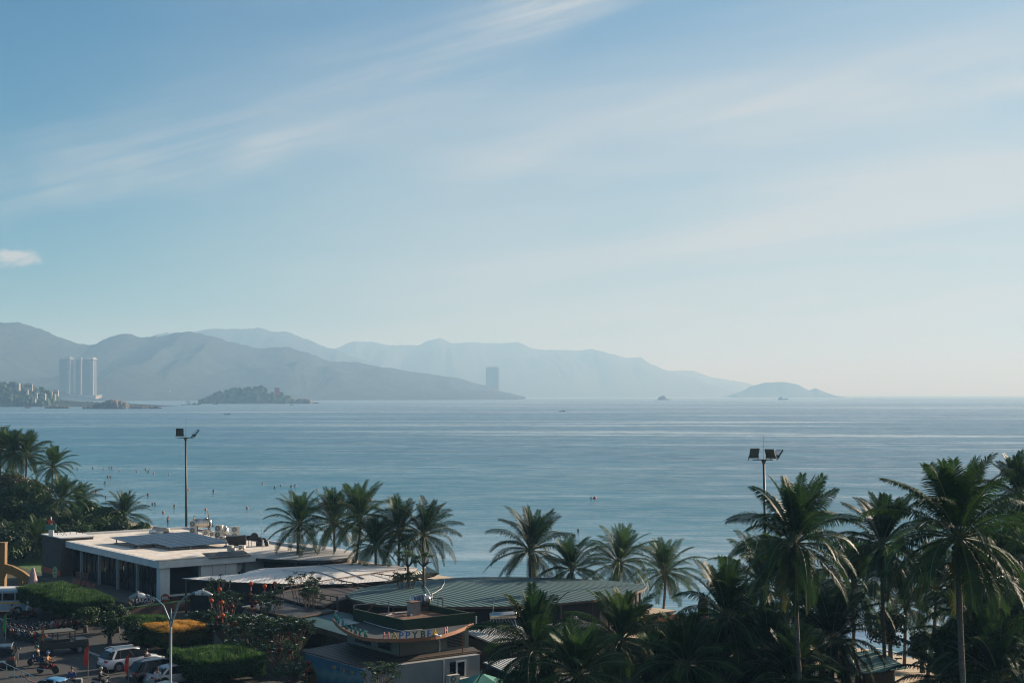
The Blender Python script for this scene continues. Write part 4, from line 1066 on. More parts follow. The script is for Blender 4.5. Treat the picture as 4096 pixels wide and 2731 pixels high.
put('post', MB().tube([(0, 0, 0), (-.12, 0, 1.3), (-.3, 0, 2.5), (-.38, 0, 3.0)], [.07, .06, .05, .015], 7), M_BLACK, o)
put('arm', MB().tube([(-.22, 0, 1.85), (-.6, 0, 1.8), (-.85, 0, 1.62), (-1.05, 0, 1.66)], .035, 6), M_BLACK, o)
put('arm', MB().tube([(-.2, 0, 1.85), (.1, 0, 1.85), (.28, 0, 1.75), (.3, 0, 1.3)], .03, 6), M_BLACK, o)
put('weight', MB().lathe([(.03, 0), (.08, .1), (.07, .4), (.02, .5)], (.3, 0, .8), 7), M_BLACK, o)
# black extraction duct
dp = onroof(950, 2184)
o = thing('extraction_duct', 'black kitchen extraction duct bending off the right end of the white roof', 'duct', dp, STREET - .55)
put('hood', MB().add([(-.9, -.5, .1), (.95, -.5, .1), (.95, .5, .1), (-.9, .5, .1), (-1.3, -.6, 1.15), (.95, -.6, 1.25), (.95, .6, 1.25), (-1.3, .6, 1.15)], [(3, 2, 1, 0), (4, 5, 6, 7), (0, 1, 5, 4), (1, 2, 6, 5), (2, 3, 7, 6), (3, 0, 4, 7)]), M_BLACK, o)
put('pipe', MB().tube([(.9, 0, .95), (1.5, 0, .95), (1.9, 0, .85), (2.6, 0, .78), (3.05, 0, .72), (3.3, 0, .4), (3.35, 0, -.2), (3.35, 0, -2.4)], [.3, .26, .24, .24, .24, .24, .24, .24], 10), M_BLACK, o, True)
put('fan_housing', MB().tube([(1.9, -.2, 1.05), (1.9, .2, 1.05)], .48, 16), M_BLACK, o)
put('collar', MB().tube([(.95, 0, .95), (1.02, 0, .95)], .34, 12), M_ALU, o)
for x in (1.25, 1.55): put('leg', MB().bx(x - .03, x + .03, -.05, .05, 0, .8), M_FRAME, o)
put('motor_box', MB().bx(2.1, 3.0, -.3, .3, .05, .55), M_BLACK, o)
# thin mast, loose pipes, tarpaulin
o = thing('antenna_mast', 'thin tapering radio mast right of the black duct', 'mast', onroof(1049, 2270, 2.6))
put('pole', MB().tube([(0, 0, 0), (-.05, 0, 3.2), (-.22, 0, 6.5)], [.035, .03, .012], 6), M_GALV, o)
put('collar', MB().lathe([(.05, 0), (.06, .1), (.03, .2)], (-.21, 0, 6.0), 7), M_GALV, o)
put('junction_box', MB().bx(.0, .14, -.06, .06, 2.4, 3.1), M_PVC, o)
c1_ = W1(9.9, 1.6, 4.75); mb = MB()
for k, off in enumerate((0, .12, .24)):
    mb.tube([c1_ + Vector((-2.4 + off, .9, .05)), c1_ + Vector((-1.2, .6 + off, .12)), c1_ + Vector((0, .25, .15 - off * .3)), c1_ + Vector((.45, 0, -.5)), c1_ + Vector((.5 - off, -.1, -1.3)), c1_ + Vector((.2, -.2 - off, -1.9))], .045, 6)
solo('pipe_bundle', mb, M_PVC, 'white pipes drooping over the right end of the white roof', 'pipes', None, None, True)
mb = MB(); mb.tube([(-1.0, .1, .42), (-.3, .04, .4), (.6, -.05, .36), (1.05, -.1, .34)], [.40, .38, .34, .30], 12)
tp = onroof(644, 2131)
o = thing('rolled_tarpaulin', 'grey rolled tarpaulin lying at the back of the white roof', 'tarpaulin', tp)
put('roll', mb, pmat('grey tarpaulin', (0.34, 0.32, 0.29), .8), o, True)
mb = MB(); blob(mb, (-.9, -.3, .2), .55, 9, 6, .5, 4); blob(mb, (0, -.35, .12), .5, 9, 6, .4, 8)
put('crumpled_sheet', mb, M_PVC, o)
put('pallet', MB().bx(.4, 1.6, -.5, -.1, 0, .1), M_BROWN, o)
# roof-top sign on the tower
sg = on(205, 2143, 5.1)
o = thing('rooftop_sign', 'green box sign with a red star pole on the stone tower', 'sign', sg, 0.1)
put('pole', MB().tube([(0, 0, 0), (-.05, 0, 2.3)], .07, 7), M_PVC, o)
mb = MB(); n = 10
P = [((.48 if k % 2 == 0 else .2) * math.sin(k * math.pi / 5), (.48 if k % 2 == 0 else .2) * math.cos(k * math.pi / 5)) for k in range(n)]
mb.add([(x - .12, y_, z + 1.75) for y_ in (-.12, -.04) for x, z in P], [tuple(range(n)), tuple(reversed(range(n, 2 * n)))] + [(i, i + n, (i + 1) % n + n, (i + 1) % n) for i in range(n)])
put('star', mb, M_RED, o)
put('board', MB().bx(-.75, .55, -.12, .1, .75, 1.35), M_TEALW, o)
put('base_box', MB().bx(-.28, .28, -.2, .2, 0, .72), M_PVC, o)
put('brace', MB().beam((.05, .1, 1.9), (1.7, .6, 0), .05), M_GALV, o); put('brace', MB().beam((.3, .1, .9), (1.3, .5, 0), .05), M_GALV, o)
o = thing('low_railing', 'low railing of short posts on the roof beside the tower', 'railing', on(262, 2150, 4.72))
for k in range(5): put('post', MB().bx(-1.0 + k * .7, -.94 + k * .7, k * .2, k * .2 + .06, 0, .65), M_RUST, o)
put('rail', MB().beam((-1, .03, .35), (1.9, .86, .35), .06), M_PVC, o)

# ---- 2: grey leaf-roofed pavilion by the beach
z2 = 4.3
P = [on(x, y, z2) for x, y in [(1012, 2200), (1040, 2165), (1120, 2168), (1250, 2176), (1340, 2190), (1410, 2203), (1428, 2212), (1415, 2224), (1360, 2234), (1290, 2240), (1180, 2238), (1050, 2233), (1010, 2226)]]
c = sum(P, Vector()) / len(P)
B2 = thing('leaf_roof_pavilion', 'pavilion with a pale grey pointed leaf roof below the first palm group', 'building', (c.x, c.y, 0))
put('roof', sheet_roof(MB(), smooth_outline(P, 2), .35, .28), [M_CGREY, M_FRAME], B2, world=True)
def inset(P, k, z): 
    c = sum([Vector(p) for p in P], Vector()) / len(P); return [((c + (Vector(p) - c) * k).x, (c + (Vector(p) - c) * k).y, z) for p in P]
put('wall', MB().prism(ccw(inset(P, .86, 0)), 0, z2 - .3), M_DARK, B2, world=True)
for i, p in enumerate(inset(P, .93, 0)):
    if i % 2 == 0: put('post', MB().lathe([(.12, 0), (.12, z2 - .29)], (p[0], p[1], 0), 8), M_BROWN, B2, world=True)

# ---- 3: white corrugated roof
z3 = 3.7
P = [on(x, y, z3) for x, y in [(727, 2312), (819, 2319), (947, 2327), (1080, 2332), (1200, 2335), (1312, 2335), (1400, 2333), (1540, 2322), (1650, 2296), (1673, 2270), (1609, 2263), (1530, 2255), (1456, 2249), (1353, 2251), (1280, 2258), (1160, 2266), (1043, 2273), (1000, 2282), (957, 2297), (883, 2306), (805, 2309)]]
c = sum(P, Vector()) / len(P)
B3 = thing('white_roof_hall', 'long hall under the bright white corrugated roof', 'building', (c.x, c.y, 0))
put('roof', sheet_roof(MB(), P, .30, .16, 5), [M_CWHITE, M_FRAME], B3, world=True)
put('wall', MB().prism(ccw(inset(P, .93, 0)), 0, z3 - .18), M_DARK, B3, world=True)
for i, p in enumerate(inset(P, .965, 0)):
    if i % 3 == 0: put('post', MB().lathe([(.1, 0), (.1, z3 - .17)], (p[0], p[1], 0), 8), M_BROWN, B3, world=True)
a, b = on(1275, 2258, z3 + .18), on(1455, 2313, z3 + .15)
put('ridge_cap', MB().tube([a, a.lerp(b, .5) + Vector((0, 0, .12)), b], .07, 6), M_GALV, B3, world=True)
a, b = on(1130, 2282, z3 + .25), on(1380, 2325, z3 + .1)
put('ridge_cap', MB().tube([a, on(1285, 2290, z3 + .32), b], .06, 6), M_GALV, B3, world=True)
# sloping sheets at the beach end
P = [on(1655, 2298, 3.2), on(1705, 2262, 3.9), on(1757, 2290, 3.3), on(1735, 2302, 2.9), on(1690, 2312, 2.7)]
c = sum(P, Vector()) / len(P)
o = thing('lean_to', 'small sloping lean-to roof at the sea end of the white roof', 'shed', (c.x, c.y, 0))
put('roof', sheet_roof(MB(), P, .05, .1, 2), [corrugated('greenish sheet', (0.44, 0.46, 0.38), (0.34, 0.36, 0.28), .3), M_FRAME], o, world=True)
put('wall', MB().prism(ccw(inset(P, .8, 0)), 0, 2.6), M_DARK, o, world=True)

# ---- 4: brown pergola roof and its lattice beams
z4 = 3.3
P = [on(x, y, z4) for x, y in [(1097, 2380), (1165, 2352), (1344, 2328), (1478, 2352), (1440, 2378), (1349, 2402), (1292, 2424), (1200, 2410)]]
c = sum(P, Vector()) / len(P)
B4 = thing('pergola', 'brown pergola with lattice beams and a ribbed roof between white and teal roofs', 'pergola', (c.x, c.y, 0))
put('roof', sheet_roof(MB(), P, .08, .14, 3), [M_CBROWN, M_BROWN], B4, world=True)
def lattice(a, b, h=.5, n=8):
    m1 = MB(); up = Vector((0, 0, h))
    m1.beam(a, b, .09); m1.beam(a + up, b + up, .09)
    for k in range(n + 1):
        p = a.lerp(b, k / n); m1.beam(p, p + up, .06)
    return m1
zb = 3.55
for k, (q0, q1) in enumerate([((1130, 2364), (1622, 2288)), ((1496, 2308), (1690, 2338)), ((1344, 2334), (1475, 2360)), ((1195, 2376), (1349, 2406))]):
    put('lattice_beam', lattice(on(*q0, zb), on(*q1, zb), .42, 10 if k == 0 else 6), M_BROWN, B4, world=True)
for x, y in [(1349, 2406), (1622, 2288), (1130, 2364), (1475, 2360)]:
    p = on(x, y, zb); put('post', MB().bx(p.x - .09, p.x + .09, p.y - .09, p.y + .09, 0, zb + .5), M_BROWN, B4, world=True)
put('dark_screen', MB().prism(ccw(inset(P, .8, 0)), 0, z4 - .2), M_DARK, B4, world=True)
# lower dark roof with jagged eaves
z4b = 3.0
P = [on(x, y, z4b) for x, y in [(968, 2428), (1080, 2412), (1165, 2398), (1250, 2412), (1340, 2440), (1174, 2470), (1070, 2448)]]
c = sum(P, Vector()) / len(P)
o = thing('dark_ribbed_roof', 'dark ribbed canopy roof above the flowering frangipani trees', 'canopy', (c.x, c.y, 0))
put('roof', sheet_roof(MB(), P, .05, .12, 3), [M_CDARK, M_BROWN], o, world=True)
a, b, d = on(968, 2426, z4b + .1), on(1165, 2396, z4b + .1), on(1174, 2470, z4b + .08)
put('edge_strip', MB().beam(a, b, .25, .08), pmat('blue flashing', (0.14, 0.22, 0.26), .5), o, world=True)
put('edge_strip', MB().beam(a + Vector((.25, -.1, .02)), d, .09, .1), M_OCHRE, o, world=True)
e0, e1 = on(982, 2442, 2.75), on(1090, 2472, 2.75)
for k in range(10):
    p = e0.lerp(e1, k / 9); put('eave_block', MB().box((p.x, p.y, 2.72), (.24, .24, .22), STREET), M_GALV, o, world=True)
put('support_wall', MB().prism(ccw(inset(P, .8, 0)), 0, z4b - .14), M_DARK, o, world=True)
# turquoise curved canopy in front
z4c = 2.75
P = [on(x, y, z4c) for x, y in [(1174, 2472), (1260, 2455), (1346, 2443), (1400, 2452), (1440, 2480), (1480, 2542), (1385, 2540), (1290, 2512), (1205, 2488)]]
c = sum(P, Vector()) / len(P)
o = thing('turquoise_canopy', 'turquoise canopy with a brown fascia left of the green letters', 'canopy', (c.x, c.y, 0))
put('roof', sheet_roof(MB(), P, .05, .5, 3), [pmat('turquoise sheet', (0.022, 0.085, 0.092), .6, col2=(0.012, 0.05, 0.065), scale=.5), M_BROWN], o, world=True)
put('edge_strip', MB().beam(on(1174, 2471, z4c + .12), on(1344, 2442, z4c + .12), .5, .1), M_WHITE, o, world=True)
for x, y in [(1200, 2487), (1290, 2512), (1380, 2538)]:
    p = on(x, y - 6, z4c); put('post', MB().bx(p.x - .08, p.x + .08, p.y - .08, p.y + .08, 0, z4c - .52), M_BROWN, o, world=True)

# ---- 5: large teal leaf-roofed hall
z5 = 4.0
P = [on(x, y, z5) for x, y in [(1381, 2377), (1440, 2352), (1520, 2338), (1600, 2328), (1673, 2322), (1760, 2313), (1850, 2308), (1950, 2306), (2068, 2306), (2200, 2309), (2330, 2314), (2451, 2322), (2540, 2332), (2588, 2341), (2577, 2354), (2527, 2372), (2450, 2387), (2374, 2398), (2250, 2410), (2140, 2418), (2030, 2423), (1900, 2425), (1800, 2425), (1679, 2423), (1560, 2420), (1472, 2413), (1410, 2396)]]
c = sum(P, Vector()) / len(P)
B5 = thing('teal_leaf_hall', 'wide hall under the huge teal corrugated leaf roof', 'building', (c.x, c.y, 0))
put('roof', sheet_roof(MB(), P, .28, .20, 6), [M_CTEAL, M_BROWN], B5, world=True)
Q = inset(P, .95, 0)
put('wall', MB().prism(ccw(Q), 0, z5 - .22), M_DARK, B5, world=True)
M_PANEL = pmat('translucent wall panel', (0.36, 0.32, 0.25), .6, var=.12)
fr_ = [on(x, y - 4, z5) for x, y in [(1900, 2425), (2000, 2424), (2090, 2421), (2180, 2416), (2270, 2408), (2374, 2398), (2450, 2387), (2520, 2372)]]
cc = sum(P, Vector()) / len(P)
for i, (a, b) in enumerate(zip(fr_, fr_[1:])):
    a = cc + (a - cc) * .985; b = cc + (b - cc) * .985
    a = Vector((a.x, a.y, 3.0)); b = Vector((b.x, b.y, 3.0)); e = (b - a) * .03
    put('wall_panel', MB().beam(a + e, b - e, .06, 1.45), M_PANEL if i > 2 else M_BROWN, B5, world=True)
    put('mullion', MB().beam(Vector((a.x, a.y, 2.2)), Vector((a.x, a.y, 3.78)), .16), M_BROWN, B5, world=True)
for i in range(14, 27, 2):
    p = inset(P, .97, 0)[i]; put('post', MB().lathe([(.11, 0), (.11, z5 - .21)], (p[0], p[1], 0), 8), M_BROWN, B5, world=True)
# hoses over the roof
def hose(pts, label, r=.05):
    mb = MB(); mb.tube([on(x, y, z) for x, y, z in pts], r, 6)
    solo('hose', mb, M_PVC, label, 'hose', None, 'white hoses on the teal roof', True)
hose([(1678, 2322, 4.1), (1700, 2345, 4.3), (1716, 2366, 4.35), (1726, 2388, 4.6), (1732, 2402, 5.0)], 'thick white hose running straight down the teal roof to the steel tank', .035)
hose([(1779, 2315, 4.15), (1778, 2330, 4.3), (1766, 2352, 4.35), (1745, 2366, 4.4), (1728, 2374, 4.5), (1730, 2400, 5.0)], 'thin white hose curving in a wide arc over the teal roof', .022)
# ---- 6: two-storey cafe with the coloured letters
O5 = Vector((-8.35, 110.3, 0))
B6 = thing('cafe_building', 'two-storey white cafe with a curved canopy, turf parapet and tiled awning', 'building', O5, STREET)
T5 = Matrix.Translation(O5) @ Matrix.Rotation(STREET, 4, 'Z')
def W5(x, y, z=0): return T5 @ Vector((x, y, z))
def L5(px, py, z): return T5.inverted() @ on(px, py, z)
M_CREAM = pmat('cream wall panel', (0.19, 0.185, 0.15), .8, var=.1, scale=.5)
M_TILE = corrugated('awning tiles', (0.070, 0.056, 0.045), (0.042, 0.036, 0.032), .5, False, depth=.05)
M_COPPER = pmat('copper coloured edge', (0.30, 0.12, 0.05), .6, var=.2)
M_CANOPY = pmat('mottled canopy felt', (0.042, 0.052, 0.056), .8, col2=(0.02, 0.026, 0.028), scale=.6)  # dark felt, mottled by noise between two greys
put('upper_wall', MB().bx(0, 6.3, 0, 7.5, 2.66, 4.05), M_CREAM, B6)
put('wall_joint', MB().bx(-.02, .02, -.03, .0, 2.68, 4.04), M_FRAME, B6)
lv = put('louvre', MB().bx(4.3, 5.85, -.04, -.001, 2.85, 3.85), M_GALV, B6)
for k in range(9): put('slat', MB().beam((4.3, -.07, 2.9 + k * .11), (5.85, -.07, 2.9 + k * .11), .03, .07), M_FRAME, lv)
put('vent_pipe', MB().tube([(3.55, -.08, 2.6), (3.55, -.08, 3.4), (3.45, -.06, 3.6)], .06, 7), M_PVC, B6)
put('upper_window', MB().bx(-.06, -.01, 1.2, 2.9, 2.9, 3.9), M_GLASS, B6); put('upper_window', MB().bx(-.06, -.01, 4.0, 6.2, 2.9, 3.9), M_GLASS, B6)
# lower storey
put('lower_wall', MB().bx(-4.1, 6.1, -1.75, 6.8, 0, 2.38), M_WALLG, B6)
aw = [L5(1443, 2658, 2.6), L5(1928, 2597, 2.6), L5(1200, 2591, 2.6)]
ax0, ay0 = aw[0].x, aw[0].y; ax1 = aw[1].x; ay1 = aw[2].y
put('awning', MB().add([(ax0, ay0, 2.42), (ax1, ay0, 2.42), (ax1, .05, 2.66), (0.05, .05, 2.66), (.05, ay1, 2.66), (ax0, ay1, 2.42)] , [(0, 1, 2, 3), (0, 3, 4, 5)]).add([(ax0, ay0, 2.40), (ax1, ay0, 2.40), (ax1, .05, 2.40), (0.05, .05, 2.40), (.05, ay1, 2.40), (ax0, ay1, 2.40)], [(3, 2, 1, 0), (5, 4, 3, 0)]), M_TILE, B6)
put('fascia', MB().bx(ax0 - .06, ax1, ay0 - .06, ay0 - .001, 2.24, 2.47), M_BROWN, B6); put('fascia', MB().bx(ax0 - .06, ax0 - .001, ay0, ay1, 2.24, 2.47), M_BROWN, B6)
for k in range(5):
    put('awning_rail', MB().beam((1.2 + k * .25, ay0 + .25 + k * .33, 2.50 + k * .03), (ax1, ay0 + .25 + k * .33, 2.50 + k * .03), .05, .05), M_OCHRE, B6)
put('rail_post', MB().bx(5.1, 5.15, ay0 + .2, ay0 + .25, 2.45, 3.9), M_COPPER, B6)
wn = put('window', MB().bx(3.35, 4.75, -1.80, -1.755, .95, 2.1), M_GLASS, B6)
put('frame', MB().bx(3.85, 3.97, -1.86, -1.801, .85, 2.15).bx(4.63, 4.75, -1.86, -1.801, .85, 2.15), M_WHITE, wn); put('frame', MB().bx(3.98, 4.62, -1.85, -1.801, .85, .97).bx(3.98, 4.62, -1.85, -1.801, 2.03, 2.14), M_WHITE, wn)
put('wall_pipe', MB().tube([(2.75, -1.82, 0), (2.75, -1.82, 2.3)], .05, 6), M_PVC, B6)
# painted sea mural on the street side
def mural():
    m, t, b = newmat('sea mural'); N, L = t.nodes, t.links
    tc = N.new('ShaderNodeTexCoord'); sp_ = N.new('ShaderNodeSeparateXYZ'); L.new(tc.outputs['Object'], sp_.inputs[0])
    nz = N.new('ShaderNodeTexNoise'); nz.inputs['Scale'].default_value = 1.2; nz.inputs['Detail'].default_value = 6; L.new(tc.outputs['Object'], nz.inputs['Vector'])
    def mt(op, a, b2):
        n = N.new('ShaderNodeMath'); n.operation = op
        for i, x in enumerate((a, b2)):
            if isinstance(x, (int, float)): n.inputs[i].default_value = x
            else: L.new(x, n.inputs[i])
        return n.outputs[0]
    h = mt('ADD', mt('MULTIPLY', sp_.outputs['Z'], .42), mt('MULTIPLY', mt('SUBTRACT', nz.outputs['Fac'], .5), .45))
    h = mt('ADD', h, mt('MULTIPLY', sp_.outputs['Y'], .035))
    rp = N.new('ShaderNodeValToRGB'); L.new(h, rp.inputs['Fac']); e = rp.color_ramp.elements
    e[0].position = .0; e[0].color = (.05, .09, .05, 1); e[1].position = 1; e[1].color = (.012, .09, .14, 1)
    for pos, c in ((.22, (.10, .13, .06, 1)), (.30, (.010, .05, .10, 1)), (.42, (.010, .07, .14, 1)), (.55, (.05, .13, .15, 1)), (.68, (.15, .20, .19, 1)), (.85, (.03, .12, .17, 1))):
        x = e.new(pos); x.color = c
    L.new(rp.outputs[0], b.inputs['Base Color']); b.inputs['Roughness'].default_value = .7
    return m
mu = put('mural', MB().bx(-4.13, -4.101, -1.75, 6.8, 0, 2.36), mural(), B6)
put('painted_rock', MB().add([(-4.135, 6.78, 0), (-4.135, 5.2, 0), (-4.135, 4.9, .7), (-4.135, 5.2, 1.3), (-4.135, 5.9, 1.75), (-4.135, 6.78, 1.7)], [(0, 1, 2, 3, 4, 5)]), M_OCHRE, mu)
# curved canopy
cp = [L5(*q, 4.2) for q in [(1333, 2476), (1352, 2499), (1390, 2525), (1456, 2550), (1551, 2557), (1650, 2554), (1743, 2545), (1810, 2528), (1860, 2508), (1893, 2489)]]
def chain(P, sub=4):
    out = []
    P = [2 * P[0] - P[1]] + P + [2 * P[-1] - P[-2]]
    for i in range(1, len(P) - 2):
        p0, p1, p2, p3 = P[i - 1:i + 3]
        for k in range(sub):
            t = k / sub; out.append(.5 * ((2 * p1) + (p2 - p0) * t + (2 * p0 - 5 * p1 + 4 * p2 - p3) * t * t + (3 * p1 - p0 - 3 * p2 + p3) * t ** 3))
    out.append(P[-2]); return out
cc = chain(cp)
put('canopy', MB().prism(ccw([(p.x, p.y) for p in cc]), 4.06, 4.24), M_CANOPY, B6)
mb = MB()
for a, b in zip(cc, cc[1:]): mb.beam((a.x, a.y, 4.14), (b.x, b.y, 4.14), .07, .26)
put('canopy_edge', mb, M_COPPER, B6)
put('striped_sheet', MB().add([(-.4, 8.6, 4.27), (-1.6, 6.0, 4.27), (-.25, 5.2, 4.5), (-.1, 7.9, 4.5)], [(0, 1, 2, 3)]), corrugated('striped sheet', (0.45, 0.47, 0.44), (0.35, 0.37, 0.36), .28, False, depth=.08), B6)
# turf-clad roof parapet
q0, q1, q2 = L5(1614, 2521, 4.3), L5(1893, 2487, 4.3), L5(1419, 2473, 4.3)
x0, y0, x1, y1 = q0.x, q0.y, q1.x, q2.y
put('parapet', MB().bx(x0, x1, y0, y0 + .12, 4.26, 5.1), M_TURF, B6); put('parapet', MB().bx(x0, x0 + .12, y0 + .12, y1, 4.26, 5.1), M_TURF, B6)
put('parapet', MB().bx(x1 - .12, x1, y0 + .12, y1, 4.26, 5.0), M_TURF, B6)
put('roof_deck', MB().bx(x0 + .12, x1 - .12, y0 + .12, y1, 4.26, 4.5), M_RUST, B6)
for x in (x0 + .05, (x0 * .5 + x1 * .5), x1 - .1): put('post', MB().bx(x - .03, x + .03, y1 - .06, y1, 4.5, 5.4), M_GALV, B6)
put('rail', MB().beam((x0, y1 - .03, 5.38), (x1 * .6, y1 - .03, 5.38), .05), M_GALV, B6)
put('brace', MB().beam((x0 + 1.0, y1 - .1, 4.6), (x0 + 2.0, y1 - .1, 5.38), .05), M_RUST, B6)
put('cable', MB().tube([(x0 - .05, y1 * .8, 4.32), (x0 - .3, y1 * .4, 4.3), (x0 - .2, y0 - .1, 4.3), (x0 + 1.5, y0 - .3, 4.3)], .025, 5), M_PVC, B6)
tank(W5(*(L5(1680, 2442, 4.5).xy), 4.5), .35, 1.5, .42, .42, 'shiny steel water tank with a blue band on the cafe roof', M_BLUE)
hx = L5(1655, 2458, 4.5)
o = thing('roof_hatch', 'grey metal hatch box with a rusty lid on the cafe roof', 'hatch', W5(hx.x, hx.y, 4.5), STREET)
put('box', MB().bx(-.4, .4, -.35, .35, 0, 1.0), M_GALV, o); put('lid', MB().bx(-.45, .45, -.4, .4, 1.0, 1.07), M_RUST, o)
o = thing('tank_pipework', 'black pipe frame beside the steel tank on the cafe roof', 'pipes', on(1752, 2444, 4.5), .3)
put('pipe', MB().tube([(-.95, 0, 1.05), (0.35, 0, 1.05), (.4, 0, 1.0), (.4, 0, 0)], .04, 6).tube([(0, 0, 0), (0, 0, 1.05)], .035, 6), M_BLACK, o)
put('aerial', MB().tube([(0, 0, 1.05), (0, 0, 1.5)], .015, 5), M_GALV, o)
mb = MB(); rg = random.Random(4)
for k in range(12):
    a = rg.uniform(0, 3.1); c_ = Vector((rg.uniform(x0 + .6, x1 - .6), rg.uniform(y0 + .8, y1 - .8), 4.53 + .015 * k)); mb.box(c_, (rg.uniform(.5, 1.4), .12, .03), a, k % 2)
o = put('scrap_pile', mb, [M_RUST, M_PVC], None); o.location = O5; o.rotation_euler.z = STREET
tag(o, 'loose rusty scrap and boards scattered on the cafe roof', 'scrap', kind='stuff')
put('vent_stack', MB().tube([(x1 - .3, y0 - .6, 4.3), (x1 - .3, y0 - .6, 4.9)], .06, 6), M_PVC, B6)

# ---- lettering
def glyph(ch, h, depth):
    cu = bpy.data.curves.new('glyph', 'FONT'); cu.body = ch; cu.size = h * 1.37; cu.extrude = depth / 2; cu.offset = h * .022; cu.align_x = 'CENTER'; cu.resolution_u = 3
    ob = bpy.data.objects.new('glyph', cu); COL.objects.link(ob)
    dg = bpy.context.evaluated_depsgraph_get(); me = bpy.data.meshes.new_from_object(ob.evaluated_get(dg))
    bpy.data.objects.remove(ob); bpy.data.curves.remove(cu)
    me.transform(Matrix.Rotation(R(90), 4, 'X'))
    return me
def colmat(n, c): return pmat(n, c, .45, var=.08)
M_LP, M_LY, M_LB, M_LG, M_LT = colmat('pink letter', (.62, .20, .17)), colmat('yellow letter', (.60, .36, .03)), colmat('blue letter', (.05, .15, .40)), colmat('dark green letter', (.015, .11, .09)), colmat('green letter', (.02, .20, .16))
def letters_on_edge(items, label, h, name):
    s = thing(name, label, 'sign', W5(*cc[len(cc) // 2].xy, 4.25), 0)
    org = Vector(s.location)
    for ch, px, mat in items:
        # walk along the canopy edge to the point seen at this picture column
        best = min(range(len(cc) - 1), key=lambda i: abs((lambda p: 2048 + F * p.x / p.y)(W5(cc[i].x, cc[i].y, 4.3)) - px))
        i = best; d = (cc[min(i + 1, len(cc) - 1)] - cc[max(i - 1, 0)]); p = cc[i].copy()
        a0 = (lambda p: 2048 + F * p.x / p.y)(W5(cc[i].x, cc[i].y, 4.3)); j = i + 1 if px > a0 else i - 1
        if 0 <= j < len(cc):
            a1 = (lambda p: 2048 + F * p.x / p.y)(W5(cc[j].x, cc[j].y, 4.3))
            if abs(a1 - a0) > 1e-3: p = p + (cc[j] - p) * ((px - a0) / (a1 - a0))
        wp = W5(p.x, p.y, 4.25); ang = math.atan2(d.y, d.x) + STREET
        l = put('letter', glyph(ch, h, .09), mat, s); l.location = wp - org + Vector((-math.sin(ang) * .12, math.cos(ang) * .12, 0)); l.rotation_euler = (0, 0, ang)
        l['label'] = 'letter ' + ch
    return s
letters_on_edge([('H', 1547, M_LP), ('A', 1580, M_LY), ('P', 1608, M_LB), ('P', 1635, M_LB), ('Y', 1664, M_LG), ('B', 1697, M_LG), ('E', 1722, M_LB), ('A', 1747, M_LY), ('H', 1791, M_LP)], 'coloured letters HAPPY BEA H standing along the curved canopy edge', .50, 'letter_sign')
letters_on_edge([('V', 1339, M_LT), ('N', 1344, M_LT), ('D', 1352, M_LT), ('Ù', 1369, M_LT), ('A', 1384, M_LT), ('P', 1404, M_LT), ('A', 1420, M_LT), ('R', 1439, M_LT), ('K', 1462, M_LT)], 'green letters ending in PARK standing on the left of the canopy edge', .50, 'letter_sign')
lc = put('fallen_letter', glyph('C', .48, .09), M_WHITE, None); lc.location = W5(2.0, -2.5, 4.27); lc.rotation_euler = (R(-80), 0, STREET + .6)
tag(lc, 'toppled white letter C lying in the gap of the coloured letters', 'letter')
# small painted letters on the mural wall
s = thing('wall_lettering', 'small faded letters HAPPY BEACH under the awning on the mural wall', 'sign', W5(-4.16, 1.2, 1.85), STREET - R(90))
for k, ch in enumerate('HAPPYBEACH'):
    l = put('letter', glyph(ch, .26, .03), (M_LP, M_LY, M_LB, M_LG)[k % 4], s); l.location = (-1.3 + k * .29 + (.14 if k > 4 else 0), 0, 0)

# ---- air conditioners beside the cafe window, awnings, heater, hut
ac_unit(W5(2.75 + .6, -2.15, 0), STREET, .98, .36, 1.25, 2, 'shaded two-fan air conditioner below the left side of the cafe window', 'air conditioners at the cafe wall')
ac_unit(W5(4.5, -2.1, .1), STREET, .9, .36, .78, 1, 'air conditioner directly below the cafe window', 'air conditioners at the cafe wall')
ac_unit(W5(5.55, -2.05, .15), STREET, .82, .34, .68, 1, 'rightmost air conditioner at the cafe wall', 'air conditioners at the cafe wall')
# solar water heater on a low roof
p = on(1960, 2545, 2.6)
o = thing('low_shed', 'low shed with a slatted roof right of the cafe', 'shed', (p.x + 1.2, p.y + 1.5, 0), STREET)
put('wall', MB().bx(-2.2, 2.6, -1.6, 2.0, 0, 2.2), M_DARK, o)
put('roof', MB().add([(-2.5, -1.9, 2.3), (2.9, -1.9, 2.3), (2.9, 2.3, 2.75), (-2.5, 2.3, 2.75), (-2.5, -1.9, 2.2), (2.9, -1.9, 2.2), (2.9, 2.3, 2.65), (-2.5, 2.3, 2.65)], [(0, 1, 2, 3), (7, 6, 5, 4), (4, 5, 1, 0), (5, 6, 2, 1), (6, 7, 3, 2), (7, 4, 0, 3)]), corrugated('slatted grey sheet', (0.34, 0.36, 0.36), (0.22, 0.24, 0.24), .3, True, depth=.08), o)
put('eave', MB().bx(-2.5, 2.9, -1.96, -1.905, 2.1, 2.32), M_BROWN, o)
hp = on(1975, 2500, 3.0)
o = thing('solar_water_heater', 'solar water heater with a silver drum and sloping glass tubes', 'water heater', (hp.x, hp.y, 2.62), .12)
put('drum', MB().tube([(-.35, 0, 1.15), (-.3, 0, 1.15), (1.85, 0, 1.25), (1.9, 0, 1.25)], [.2, .28, .28, .2], 16), M_STEEL, o, True)
for k in range(16): put('glass_tube', MB().tube([(-.15 + k * .125, -.1, 1.0), (.25 + k * .125, -1.5, .1)], .035, 6), M_GLASS if k % 2 else M_GALV, o)
